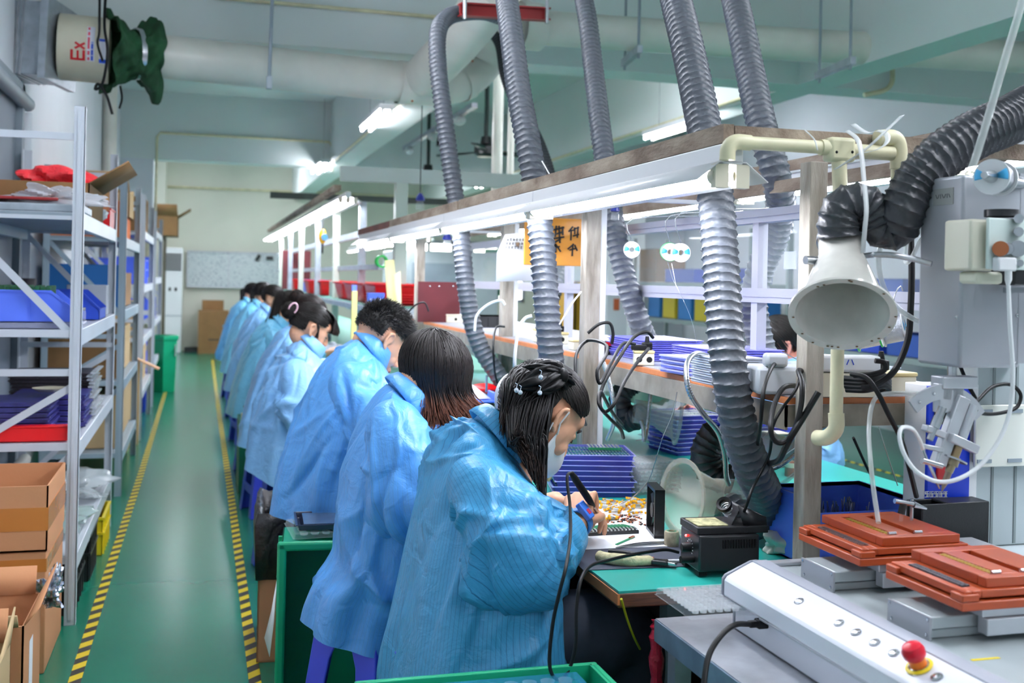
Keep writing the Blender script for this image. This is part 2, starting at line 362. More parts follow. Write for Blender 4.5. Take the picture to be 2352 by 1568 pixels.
# ceiling fans
def fan(x, y, z, rot, label):
    t = thing('ceiling_fan', label, 'ceiling fan', (x, y, z), 'ceiling fans')
    MB().cyl((x, y, z), (x, y, CZ), .022).build('downrod', K['fan'], t)
    MB().lathe([(0, -.03), (.09, -.03), (.12, 0), (.12, .07), (.06, .11), (.05, .18), (0, .19)], (x, y, z - .04)).build('motor', K['black_s'], t)
    for k in range(3):
        a = rot + k * 2 * PI / 3; d = Vector((math.cos(a), math.sin(a), 0)); s = Vector((-d.y, d.x, 0))
        c = Vector((x, y, z - .02)); P = [c + d * .1 - s * .03, c + d * .25 - s * .05 + vU * .015, c + d * .6 - s * .075 + vU * .02, c + d * .66 + vU * .005, c + d * .6 + s * .065 - vU * .02, c + d * .25 + s * .04 - vU * .015, c + d * .1 + s * .03]
        MB().add(P, [tuple(range(7))]).build('blade', K['fan'], t, solid=.008)
f1 = onD(1116, 345, 11.2); fan(f1.x, f1.y, f1.z, .15, 'nearest dark green ceiling fan with a long black downrod')
f2 = onD(983, 405, 13.2); fan(f2.x, f2.y, f2.z, .2, 'dark ceiling fan with a short rod, middle one of the three')
f3 = onD(921, 408, 16.5); fan(f3.x, f3.y, f3.z, .05, 'farthest dark ceiling fan behind the cable tray')
tag(tapef('hazard_tape', [(5.05, 5), (5.1, 12)]), 'yellow and black striped tape across the room seen below the shelf', 'floor tape')
# white posts from the ceiling
for u, Dd, n in ((1145, 9.0, 'nearer the fan'), (1176, 9.6, 'behind the hose')):
    a = onD(u, 200, Dd); b = onD(u - 4, 430, Dd); pipe('support_post', [(a.x, a.y, 1.9), (a.x, a.y, CZ)], .045 if u == 1145 else .03, K['pvc_white'], 'slim white vertical post, the one ' + n, 'post')
# ================================================================== ventilation duct
V = {}
G = thing('extract_duct', 'large white plastic extract pipe crossing the ceiling with elbow and branch', 'duct', onY(640, 160, 6.2))
a, b = onD(352, 128, 6.35), onD(935, 189, 6.97)
MB().tube([a, b], .127, 40).build('pipe', K['pvc_white'], G)
dab = (b - a).normalized()
def sleeve(p, d, r, w): return MB().lathe([(r * .985, -w / 2), (r, -w / 2), (r, w / 2), (r * .985, w / 2)], p, d, 40)
jm = a.lerp(b, .49); sleeve(jm, dab, .130, .02).build('joint_ring', K['pvc_white'], G)
e0 = onD(930, 190, 6.96); e1 = onD(1000, 197, 7.05); e2 = onD(1060, 185, 7.15); e3 = onD(1105, 150, 7.25); e4 = onD(1122, 105, 7.2); e5 = onD(1135, 60, 7.1)
MB().tube(bez([e0, e1, e2, e3, e4, e5], 30), .13, 40).build('elbow', K['pvc_white'], G)
for p, d, r, w in ((e0, dab, .138, .1), (onD(1062, 184, 7.15), (e3 - e1).normalized(), .138, .07), (e4, (e5 - e3).normalized(), .15, .10)): sleeve(p, d, r, w).build('collar', K['pvc_white'], G)
w0, w1, w2 = onD(975, 175, 6.9), onD(1060, 85, 6.3), onD(1150, -40, 5.6)
MB().tube(bez([w0, w1, w2], 10), .135, 40).build('branch_pipe', K['pvc_white'], G)
r0, r1 = onD(1125, 65, 7.1), onD(1215, 62, 6.7); 
MB().tube(bez([onD(1130, 75, 7.1), onD(1165, 40, 6.9), onD(1225, 62, 6.6)], 12), .135, 40).build('upper_elbow', K['pvc_white'], G)
sleeve(onD(1215, 60, 6.65), (onD(1400, 76, 6.9) - onD(1215, 60, 6.65)).normalized(), .145, .14).build('collar', K['pvc_white'], G)
MB().tube([onD(1215, 62, 6.65), onD(1700, 95, 6.9), onD(2500, 140, 7.4)], .105, 40).build('main_pipe', K['pvc_cream'] if 0 else K['pvc_white'], G)
sc = MB()
for u, v in ((953, 192), (1160, 145), (1160, 118), (1085, 140), (1206, 84), (947, 232)): sc.ell(onD(u, v, 6.8), .008, 8, 6)
sc.build('screw', K['copper'], G)
# square galvanised duct, Ex cylinder, cloth sleeve
q0, q1 = onD(-60, 92, 6.1), onD(135, 104, 6.12)
gd = thing('fan_duct', 'square galvanised sheet metal duct at the upper left', 'duct', q1)
MB().beam(q0, q1, .36, .40).build('duct_box', K['galv'], gd, bevel=.004)
dq = (q1 - q0).normalized()
MB().beam(q1 - dq * .02, q1 + dq * .02, .46, .45).build('flange', K['galv'], gd)
fl = MB()
for t in (.42, .66, .72): p = q0.lerp(q1, t); fl.beam(p - dq * .006, p + dq * .006, .372, .412)
fl.build('seam_band', K['steel'], gd)
x0, x1 = onD(137, 107, 6.12), onD(252, 118, 6.2); dx_ = (x1 - x0).normalized()
ex = thing('duct_fan', 'cream cylindrical duct fan marked with red letters Ex', 'fan', x0)
MB().tube([x0, x1], .185, 48).build('casing', mat('cream_casing', '#cfcab4', .4, var=.06), ex)
# markings wrapped on the cylinder side that faces the aisle
side = (CAMP - (x0 + x1) / 2); side = (side - dx_ * side.dot(dx_)).normalized(); upp = dx_.cross(side) * -1
if upp.z < 0: upp = -upp
def wrap(t, s, r=.187):
    """t metres along the casing, s metres up around it"""
    c = x0 + dx_ * t; a = s / .185; return c + (side * math.cos(a) + upp * math.sin(a)) * r
def patch(t0, t1, s0, s1, m, name):
    mb = MB(); n = 6; A = [wrap(t0, s0 + (s1 - s0) * i / n) for i in range(n + 1)]; B = [wrap(t1, s0 + (s1 - s0) * i / n) for i in range(n + 1)]
    mb.add(A + B, [(i, i + 1, n + 2 + i, n + 1 + i) for i in range(n)]); return mb.build(name, m, ex)
Lx = (x1 - x0).length; px = Lx / 115
def T(u): return (u - 137) * px
def S(v): return (112 - v) * .00247
mr, mw, mb_, mp = mat('mark_red', '#c01722', .5), mat('mark_white', '#d9dbe6', .5), mat('mark_blue', '#2452c9', .5), mat('mark_pink', '#d8445c', .5)
for (u0, u1, v0, v1) in ((168, 201, 133, 138), (168, 174, 115, 138), (182, 187, 116, 138), (195, 201, 115, 138)): patch(T(u0), T(u1), S(v1), S(v0), mr, 'marking')
ln = MB()
for (a_, b_) in (((178, 99), (200, 112)), ((178, 112), (200, 99))):
    P0, P1 = wrap(T(a_[0]), S(a_[1])), wrap(T(b_[0]), S(b_[1])); ln.beam(P0, P1, .012, .004, up=side)
ln.build('marking', mr, ex)
patch(T(204), T(222), S(138), S(58), mw, 'marking'); patch(T(206), T(211), S(136), S(60), mp, 'marking'); patch(T(214), T(219), S(136), S(95), mb_, 'marking')
patch(T(232), T(249), S(142), S(85), mw, 'marking'); patch(T(232), T(249), S(92), S(86), mb_, 'marking'); patch(T(232), T(249), S(140), S(131), mb_, 'marking')
# cloth sleeve
c0, c1 = onD(246, 118, 6.2), onD(356, 128, 6.36); dc = (c1 - c0).normalized(); rings = []; random.seed(4)
sd_ = dc.cross(vU).normalized(); up_ = sd_.cross(dc)
for i in range(34):
    t = i / 33; base = .205 - .07 * min(1, t * 2.1) if t < .62 else .135 + .05 * math.sin((t - .62) / .38 * PI * .55)
    if abs(t - .62) < .04: base = .132
    rings.append([c0.lerp(c1, t) + (sd_ * math.cos(q) + up_ * math.sin(q)) * (base + (.022 * math.sin(q * 5 + t * 9) + .012 * math.sin(q * 11 - t * 14) + .010 * math.sin(q * 4 - t * 31) * math.sin(q * 7 + 2) + .02 * math.sin(q * 2 + 5 * t)) * (.5 + abs(t - .5)) + (.03 * max(0, math.sin(q * 3.0)) if t > .9 or t < .06 else 0)) + (up_ * -.03 * max(0, -math.sin(q)) ** 3 * (1 if t > .8 else .4)) + dc * (.02 * math.sin(q * 4) if i in (0, 33) else 0) for q in [2 * PI * k / 72 for k in range(72)]])
cs = thing('cloth_sleeve', 'dark green cloth sleeve gathered around the white duct', 'duct sleeve', c0)
MB().ring_loft(rings, cap=False).build('cloth', K['army'], cs, solid=.004, ang=180)
pb = c0.lerp(c1, .62); MB().lathe([(.142, -.014), (.15, -.014), (.15, .014), (.142, .014)], pb, dc, 40).build('hose_clamp', K['steel'], cs)
MB().tube(bez([c0.lerp(c1, .25) - up_ * .19, c0.lerp(c1, .28) - up_ * .26, c0.lerp(c1, .22) - up_ * .32], 8), .006, 6).build('tie_cord', K['rubber'], cs)
pipe('black_cable', [onD(243, -20, 6.1), onD(240, 60, 6.0), onD(247, 120, 5.98), onD(236, 190, 6.0), onD(219, 205, 6.0), onD(226, 193, 6.0), onD(245, 220, 6.0), onD(258, 262, 6.0)], .008, K['rubber'], 'black cable looped under the green cloth sleeve', 'cable', seg=60)
pipe('black_cable', [onD(229, -20, 6.0), onD(228, 70, 5.97), onD(224, 100, 5.96), (onD(236, 140, 5.95))], .007, K['rubber'], 'straight black cable dropping in front of the duct fan', 'cable', seg=30)
# hangers
def hanger(u, v, D, label, w=.03, topv=-60):
    t = thing('pipe_hanger', label, 'pipe hanger', onD(u, v, D)); a = onD(u, v, D)
    MB().cyl((a.x, a.y, a.z - .02), (a.x + .02, a.y, CZ), .010, n=8).build('rod', K['rack_dark'], t); return t, a
t, a = hanger(618, 190, 6.05, 'thin steel rod with end clamp hanging before the white pipe')
MB().box(a.x - .016, a.x + .016, a.y - .016, a.y + .016, a.z - .035, a.z + .035).build('clamp', K['rack_dark'], t, bevel=.003)
for (ua, va, ub, vb, lab) in ((1432, 145, 1470, 112, 'trapeze pipe hanger just right of the second hose top'), (1876, 175, 1960, 138, 'trapeze pipe hanger carrying the pipe at the upper right')):
    A, B = onD(ua, va, 6.9), onD(ub, vb, 6.2); B.z = A.z
    B = onZ(ub, vb, A.z); t = thing('pipe_hanger', lab, 'pipe hanger', A)
    MB().beam(A, B, .035, .045).build('channel', K['galv'], t)
    for q in (A.lerp(B, .08), B.lerp(A, .08)): MB().cyl((q.x, q.y, q.z - .05), (q.x, q.y, CZ), .009, n=8).build('rod', K['rack_dark'], t)
A, B = onD(1056, 22, 5.15), onD(1260, 34, 5.35); t = thing('hanger_bar', 'dark red steel angle hung across in front of the white pipe', 'pipe hanger', A)
d_ = (B - A); 
MB().beam(A, B, .012, .055).beam(A + vU * .027, B + vU * .027, .05, .008).beam(A - vU * .027, B - vU * .027, .05, .008).build('beam', K['red_dk'], t)
for q in (A.lerp(B, .04), A.lerp(B, .96)): MB().cyl((q.x, q.y - .03, q.z - .05), (q.x, q.y - .03, CZ), .010, n=8).build('rod', K['steel'], t)
# ================================================================== far end
t = thing('whiteboard', 'long whiteboard full of faint writing on the far wall', 'whiteboard', onY(535, 650, 20.7))
A, B = onY(430, 657, 20.68), onY(641, 577, 20.68); zt, zb = 1.83, 1.17
wm = mat('whiteboard_writing', '#d5dde0', .25); nt = wm.node_tree
n_ = nt.nodes.new('ShaderNodeTexNoise'); n_.inputs['Scale'].default_value = 22; n_.inputs['Detail'].default_value = 8; tcx = nt.nodes.new('ShaderNodeTexCoord'); mpp = nt.nodes.new('ShaderNodeMapping'); mpp.inputs['Scale'].default_value = (1, 1, 3.2)
nt.links.new(tcx.outputs['Object'], mpp.inputs[0]); nt.links.new(mpp.outputs[0], n_.inputs['Vector']); rr_ = nt.nodes.new('ShaderNodeValToRGB'); rr_.color_ramp.elements[0].position = .36; rr_.color_ramp.elements[0].color = lin('#93a2b0'); rr_.color_ramp.elements[1].position = .45; rr_.color_ramp.elements[1].color = lin('#d5dde0')
nt.links.new(n_.outputs['Fac'], rr_.inputs[0]); nt.links.new(rr_.outputs[0], nt.nodes['Principled BSDF'].inputs['Base Color'])
MB().box(A.x, B.x, 20.69, 20.72, zb, zt).build('panel', wm, t)
f = MB()
for x in (A.x - .015, (A.x + B.x) / 2 - .1, B.x): f.box(x, x + .02, 20.67, 20.72, zb, zt)
f.box(A.x, B.x, 20.67, 20.72, zt - .02, zt); f.box(A.x, B.x, 20.66, 20.72, zb - .01, zb + .015); f.build('frame', K['alu'], t)
for x, a_ in ((B.x - .38, .5), (B.x - .17, 0)): MB().obox((x, 20.66, 1.73), (.12 if a_ == 0 else .06, .03, .06 if a_ == 0 else .12), Euler((0, a_, 0)).to_matrix()).build('eraser', K['black'], t)
def crate_box(name, c, sz, mats, label, cat='cardboard box', rot=0, group=None): pass
t = thing('air_conditioner', 'white standing air conditioner left of the whiteboard', 'air conditioner', (-.43, 20.2, 0))
MB().box(-.60, -.30, 20.0, 20.35, 0, 1.86).build('cabinet', K['white'], t, bevel=.02)
g = MB()
for k in range(7): g.box(-.58, -.32, 19.985, 20.0, 1.46 + .045 * k, 1.485 + .045 * k)
g.build('air_outlet', K['black'], t); MB().box(-.53, -.49, 19.99, 20.0, 1.1, 1.16).box(-.43, -.39, 19.99, 20.0, 1.1, 1.16).build('control_panel', K['black'], t)
MB().box(-.60, -.30, 19.99, 20.0, .66, .67).build('seam', K['rack_dark'], t)
t = thing('glass_cabinet', 'narrow glass fronted cabinet under the open carton', 'cabinet', (-.68, 17, 0))
cbm = MB(); cbm.box(-.72, -.50, 16.6, 17.2, 1.9, 1.95); cbm.box(-.72, -.50, 16.6, 17.2, 0, .1)
for x in (-.72, -.53):
    for y in (16.6, 17.17): cbm.box(x, x + .03, y, y + .03, .1, 1.9)
cbm.build('cabinet_frame', mat('bronze_frame', '#5c5748', .4, .3), t); MB().box(-.70, -.69, 16.63, 17.17, .1, 1.9).build('back_panel', K['rack_dark'], t)
MB().box(-.69, -.53, 16.61, 16.62, .1, 1.9).build('glass_door', K['glass'], t)
MB().box(-.70, -.53, 16.65, 17.15, .98, 1.0).build('glass_shelf', K['glass'], t)
def open_box(name, x0, x1, y0, y1, z0, z1, label, m=None, flaps=0, cat='cardboard box', group=None, th=.006, rot=0, mi=None):
    m = m or K['card']; c = Vector(((x0 + x1) / 2, (y0 + y1) / 2, z0)); t = thing(name, label, cat, c, group)
    X, Y = (x1 - x0) / 2, (y1 - y0) / 2; h = z1 - z0; R = Matrix.Rotation(rot, 3, 'Z')
    b = MB()
    def bx(a0, a1, b0, b1, c0, c1): b.obox(c + R @ Vector(((a0 + a1) / 2, (b0 + b1) / 2, (c0 + c1) / 2)), (abs(a1 - a0), abs(b1 - b0), abs(c1 - c0)), R)
    bx(-X, X, -Y, Y, 0, th); bx(-X, -X + th, -Y, Y, 0, h); bx(X - th, X, -Y, Y, 0, h); bx(-X, X, -Y, -Y + th, 0, h); bx(-X, X, Y - th, Y, 0, h)
    b.build('carton', m, t, ang=30)
    if flaps:
        for k, (p, q, out) in enumerate(((Vector((-X, -Y, h)), Vector((X, -Y, h)), Vector((0, -1, 0))), (Vector((X, -Y, h)), Vector((X, Y, h)), Vector((1, 0, 0))), (Vector((X, Y, h)), Vector((-X, Y, h)), Vector((0, 1, 0))), (Vector((-X, Y, h)), Vector((-X, -Y, h)), Vector((-1, 0, 0))))):
            if not (flaps >> k) & 1: continue
            w = min(X, Y) * .95; o = (out * math.cos(.9 - .35 * k % 2) + vU * math.sin(.9 - .3 * (k % 3))) * w; s = (q - p) * .03
            MB().quad(*[c + R @ e for e in (p, q, q - s + o, p + s + o)]).build('flap', mi or m, t, solid=th)
    return t
open_box('carton', -.76, -.33, 16.55, 17.25, 1.95, 2.24, 'open brown carton on top of the glass cabinet', K['card_d'], 15)
# big closed carton by the far wall
t = thing('carton', 'tall brown carton standing on the floor below the whiteboard', 'cardboard box', (.24, 20.2, 0))
MB().box(-.02, .50, 19.95, 20.45, 0, .76).build('carton_body', K['card_d'], t, bevel=.004)
MB().box(.04, .42, 20.42, 20.44, .76, .94).build('raised_flap', K['card_d'], t)
MB().box(.16, .34, 19.945, 19.95, .24, .26).build('printed_mark', K['black'], t)
tag(MB().box(-.25, -.02, 20.3, 20.5, 0, .09).build('dark_plinth', K['black']), 'low dark block on the floor left of the tall carton', 'block')
# ================================================================== benches
def lamp_module(X, Y, z, label, group, tubes=2, L=1.235, wide=.0):
    t = thing('bench_lamp', label, 'bench lamp', (X, Y, z), group)
    hs = MB().box(X - .022, X + .022, Y, Y + L, z, z + .04).build('housing', K['white'], t, bevel=.004)
    w = .075 if tubes == 2 else .11
    P = [(-w, -.032), (-.028, .004), (.028, .004), (w, -.032)]; q = MB()
    q.add([(X + a, Y, z + b) for a, b in P] + [(X + a, Y + L, z + b) for a, b in P], [(i, i + 1, 5 + i, 4 + i) for i in range(3)]); q.build('reflector', mat_refl, t, solid=.002)
    xs = (-.022, .022) if tubes == 2 else (-.055, 0, .055)
    for s in xs: MB().tube([(X + s, Y + .045, z - .022), (X + s, Y + L - .045, z - .022)], .0135, 10).build('tube', K['tube'], t)
    for yy in (Y + .022, Y + L - .022):
        h = MB()
        for s in xs: h.cyl((X + s, yy - .012, z - .022), (X + s, yy + .012, z - .022), .017, n=14); h.box(X + s - .014, X + s + .014, yy - .02 if yy < Y + 1 else yy, yy if yy < Y + 1 else yy + .02, z - .045, z)
        h.build('lamp_holder', K['cream'], hs)
    return t
mat_refl = mat('white_reflector', '#f2f3f5', .3)
y = 1.885; names = ['nearest to the camera', 'second along the row', 'third along the row', 'fourth along the row']
for i in range(4):
    lamp_module(.975, y + 1.24 * i, 1.632, 'white twin tube lamp under the front board, ' + names[i], 'lamps along the front of the near bench')
for i in range(5):
    lamp_module(1.98, 1.27 + 1.24 * i, 1.755, 'twin tube lamp over the far side of the near bench, ' + (names + ['last along the row'])[i], 'lamps along the rear of the near bench')
for i in range(8):
    lamp_module(1.05, 8.15 + 1.24 * i, 2.0, 'triple tube lamp in the bright row over the farther bench', 'lamps over the farther bench', 3)
for i in range(5):
    lamp_module(2.35, 11.5 + 1.3 * i, 1.85, 'twin tube lamp over the rear side of the farther bench', 'lamps over the rear of the farther bench')
# --- bench one
B1Y0, B1Y1 = 2.075, 7.15
bt = thing('workbench', 'long workbench with teal mat nearest the camera', 'workbench', (1.5, 2.07, 0))
MB().box(.835, 2.2, B1Y0, B1Y1, .735, .765).build('board', K['ply_edge'], bt, bevel=.003)
MB().box(.833, .838, B1Y0, B1Y1, .742, .764).build('front_edging', K['ply'], bt)
MB().box(.836, 2.2, B1Y0 + .002, B1Y1, .765, .770).build('mat', K['mat_green'], bt)
for y in (2.2, 3.6, 5.2, 6.9):
    for x in (1.0, 2.05): MB().box(x, x + .04, y, y + .04, 0, .735).build('leg', K['rack_dark'], bt)
MB().box(1.28, 1.30, 2.15, 7.0, .12, .73).build('modesty_panel', mat('brown_panel', '#4b372b', .7, var=.2), bt)
MB().box(.98, 1.28, 2.3, 7.0, .40, .42).build('under_shelf', mat('brown_panel2', '#6a4a36', .7), bt)
# shelf over the bench
sh = thing('bench_shelf', 'raised plywood shelf with grey angle iron running along the bench', 'shelf', (1.45, 1.7, 1.1))
SX0 = 1.215; SHE = 2.085
MB().box(SX0 + .008, 1.80, SHE + .006, B1Y1, 1.146, 1.160).build('board', K['ply'], sh)
MB().box(SX0 + .02, 1.79, SHE + .01, B1Y1, 1.160, 1.163).build('shelf_mat', mat('shelf_laminate', '#a5a7ae', .45, var=.08), sh)
MB().box(SX0, SX0 + .005, SHE, B1Y1, 1.092, 1.146).box(SX0, 1.80, SHE, SHE + .005, 1.098, 1.146).build('angle_iron', K['iron'], sh)
MB().box(1.78, 1.80, SHE + .01, B1Y1, 1.09, 1.146).build('rear_rail', K['wood_post'], sh)
# posts
def post(x, y, z0, z1, w, label, m=None, extra=True):
    t = thing('frame_post', label, 'post', (x, y, z0), None)
    MB().box(x - w / 2, x + w / 2, y - w / 2, y + w / 2, z0, z1).build('upright', m or K['wood_post'], t, bevel=.002)
    if extra: MB().box(x + w / 2 + .001, x + w / 2 + .02, y - w * .4, y + w * .4, z0, z1 - .02).build('white_strip', K['white'], t)
    return t
post(1.25, 2.05, .0, 1.665, .042, 'rusty brown painted post at the near end of the bench', extra=False)
post(1.185, 3.24, .77, 1.665, .05, 'worn painted post standing right of the amber sign', extra=True)
post(1.26, 4.48, .77, 1.665, .05, 'worn painted post behind the white paper sheet', extra=True)
post(1.20, 6.1, .77, 1.665, .05, 'brown post left of the dark red board', extra=False)
for k, (u, Y_, z1_) in enumerate(((917, 7.6, 2.12), (830, 8.6, 2.0), (771, 10.0, 2.0), (729, 11.2, 2.0), (691, 12.6, 2.0), (666, 14.2, 2.0), (645, 16.6, 2.0))):
    p = onY(u, 640, Y_); post(p.x, Y_, .2, z1_, .055 if k else .085, 'pale green upright of the farther bench frame, ' + ['nearest, widest one', 'left of the red bins end', 'behind the bun haired woman', 'fourth one back', 'fifth one back', 'sixth one back', 'last one at the far end'][k], mat('pale_green_paint', '#c9d3c6', .5) if k % 2 == 0 else K['galv'], extra=False)
# upper wooden frame
fr_ = thing('overhead_frame', 'weathered wooden frame carrying the lamps over the near bench', 'frame', (1.3, 1.9, 1.66))
MB().box(.953, .975, 1.885, 4.1, 1.672, 1.708).build('front_board', K['wood'], fr_)
MB().box(.953, .975, 4.13, 5.7, 1.670, 1.706).build('front_board', K['wood'], fr_)
MB().box(.953, .975, 5.72, 6.9, 1.668, 1.704).build('front_board', mat('red_brown_board', '#6d4034', .7, var=.2), fr_)
MB().box(.977, 1.96, 1.885, 1.905, 1.674, 1.706).build('end_board', K['wood'], fr_)
MB().box(1.60, 1.62, 1.91, 6.9, 1.672, 1.706).build('rear_board', K['wood'], fr_)
MB().box(1.94, 1.955, 1.25, 7.4, 1.80, 1.835).build('rear_board', K['wood'], fr_)
for y in (3.2, 4.45, 5.8): MB().box(.977, 1.6, y, y + .03, 1.66, 1.672).build('cross_slat', K['white'], fr_)
# aluminium rails down the middle
rl = thing('aluminium_rail', 'pale aluminium partition frame with two rails above the shelf', 'rail', (1.52, 2, 1.37))
for z0_, z1_, n in ((1.354, 1.394, 'lower_rail'), (1.578, 1.615, 'upper_rail')):
    MB().box(1.50, 1.54, 1.95, 6.4, z0_, z1_).box(1.497, 1.5, 1.95, 6.4, z0_ + .016, z0_ + .019).build(n, K['alu_w'], rl)
for y in (2.75, 4.4, 6.35): MB().box(1.505, 1.535, y, y + .035, 1.163, 1.578).build('mullion', K['alu_w'], rl)
MB().box(1.518, 1.522, 1.96, 6.35, 1.394, 1.578).build('glass_pane', K['glass'], rl)
# --- bench two
b2 = thing('workbench', 'farther workbench where the distant workers sit', 'workbench', (1.5, 7.4, 0))
MB().box(.85, 2.2, 7.4, 18.6, .735, .77).build('board', K['mat_pale'], b2)
for y in (7.5, 10.2, 13, 15.8, 18.5):
    for x in (.9, 2.1): MB().box(x, x + .04, y - .02, y + .02, 0, .735).build('leg', K['rack_dark'], b2)
s2_ = thing('bench_shelf', 'pale steel shelf with green top holding red bins on the farther bench', 'shelf', (1.3, 7.4, 1.15))
MB().box(1.12, 1.6, 7.2, 18.4, 1.16, 1.20).build('shelf_frame', K['galv'], s2_); MB().box(1.14, 1.58, 7.2, 18.4, 1.20, 1.21).build('shelf_top', mat('green_shelf_top', '#4f8f7f', .5), s2_)
fb = thing('overhead_frame', 'grey metal frame carrying lamps over the farther bench', 'frame', (1.3, 7.6, 2))
MB().box(.92, 3.1, 7.55, 7.62, 2.07, 2.17).build('cross_beam', mat('frame_paint', '#c3ccc6', .5), fb)
MB().box(.94, .99, 8.1, 16.5, 2.045, 2.085).build('front_board', K['wood'], fb)
MB().box(1.2, 1.24, 7.6, 18.4, 1.72, 1.77).box(1.2, 1.24, 7.6, 18.4, 1.46, 1.50).build('long_rail', K['galv'], fb)
MB().box(.75, 4.2, 12.7, 12.78, 2.29, 2.36).build('dark_beam', mat('dark_beam', '#3d4440', .6), fb)
# ================================================================== people
def cloth_mat(name, col, line, stripes_on=True, dark=None):
    m = mat(name, col, .36, sheen=0, spec=.5); nt = m.node_tree; N, L = nt.nodes, nt.links; b = N['Principled BSDF']
    uv = N.new('ShaderNodeUVMap'); sx = N.new('ShaderNodeSeparateXYZ'); L.new(uv.outputs[0], sx.inputs[0])
    tc = N.new('ShaderNodeTexCoord')
    if stripes_on:
        d = N.new('ShaderNodeMath'); d.operation = 'MULTIPLY'; d.inputs[1].default_value = 1 / .0105; L.new(sx.outputs[0], d.inputs[0])
        fr = N.new('ShaderNodeMath'); fr.operation = 'FRACT'; L.new(d.outputs[0], fr.inputs[0])
        lt = N.new('ShaderNodeMath'); lt.operation = 'LESS_THAN'; lt.inputs[1].default_value = .10; L.new(fr.outputs[0], lt.inputs[0])
        mx = N.new('ShaderNodeMix'); mx.data_type = 'RGBA'; mx.inputs[6].default_value = lin(col); mx.inputs[7].default_value = lin(line)
        L.new(lt.outputs[0], mx.inputs[0]); L.new(mx.outputs[2], b.inputs['Base Color'])
    n2 = N.new('ShaderNodeTexNoise'); n2.inputs['Scale'].default_value = 16; n2.inputs['Detail'].default_value = 4; n2.inputs['Distortion'].default_value = 1.2; L.new(tc.outputs['Object'], n2.inputs['Vector'])
    bp = N.new('ShaderNodeBump'); bp.inputs['Strength'].default_value = .35; bp.inputs['Distance'].default_value = .02
    L.new(n2.outputs['Fac'], bp.inputs['Height']); L.new(bp.outputs[0], b.inputs['Normal'])
    return m
COAT_A = cloth_mat('coat_cyan_blue', '#459fd2', '#2f78ab'); COAT_B = cloth_mat('coat_light_blue', '#5ca6ee', '#5c9cdb')
COAT_C = cloth_mat('coat_pale_blue', '#8ac2f6', '#8ac2f6', False); COAT_D = cloth_mat('coat_aqua', '#80cef4', '#80cef4', False)
def hair_mat(name, base, tip, rough=.36):
    m = mat(name, base, rough + .08, spec=.32); nt = m.node_tree; N, L = nt.nodes, nt.links; b = N['Principled BSDF']
    uv = N.new('ShaderNodeUVMap'); sx = N.new('ShaderNodeSeparateXYZ'); L.new(uv.outputs[0], sx.inputs[0])
    rp = N.new('ShaderNodeValToRGB'); rp.color_ramp.elements[0].position = .70; rp.color_ramp.elements[0].color = lin(base); rp.color_ramp.elements[1].position = 1; rp.color_ramp.elements[1].color = lin(tip)
    L.new(sx.outputs[1], rp.inputs[0]); L.new(rp.outputs[0], b.inputs['Base Color']); return m
HAIR = hair_mat('black_hair', '#15110f', '#2a1a12'); HAIR_T = hair_mat('dyed_tip_hair', '#17100e', '#74402a'); HAIR_G = hair_mat('short_grey_black_hair', '#1c1a1a', '#3b3836', .45); HAIR_B = hair_mat('brown_black_hair', '#1b1311', '#40241a')
K['lip'] = mat('lips', '#b8605a', .4); K['brow'] = mat('eyebrow', '#2a1d18', .8)
K['mask'] = mat('mask_fabric', '#eceeef', .85, bump=.1, bscale=200)

def sstep(a, b, x): t = np.clip((x - a) / (b - a), 0, 1); return t * t * (3 - 2 * t)
def resample(A, n):
    """Catmull-Rom through rows of A"""
    A = np.array(A, float); m = len(A) - 1; out = []
    P = np.vstack([2 * A[0] - A[1], A, 2 * A[-1] - A[-2]])
    for i in range(n):
        t = i / (n - 1) * m; k = min(int(t), m - 1); t -= k; a, b, c, d = P[k:k + 4]
        out.append(.5 * ((2 * b) + (c - a) * t + (2 * a - 5 * b + 4 * c - d) * t * t + (3 * b - a - 3 * c + d) * t ** 3))
    return np.array(out)
def creases(rng, TH, S_, n, amp, w, s_rng, slope, th_rng=(0, 2 * PI)):
    amp = amp * 1.45
    D = np.zeros_like(TH)
    for _ in range(n):
        t0 = rng.uniform(*th_rng); s0 = rng.uniform(*s_rng); sl = rng.normal(slope, .5); ln = rng.uniform(.10, .32)
        dth = (TH - t0 + PI) % (2 * PI) - PI; ds = S_ - s0
        c, s = math.cos(sl), math.sin(sl); al = dth * .35 * c + ds * s; ac = -dth * .35 * s + ds * c
        ww = w * rng.uniform(.7, 1.6)
        D += amp * rng.uniform(.4, 1.2) * rng.choice([1, 1, -1]) * np.exp(-np.abs(ac / ww) ** 1.45) * np.exp(-(al / ln) ** 2)
    return D
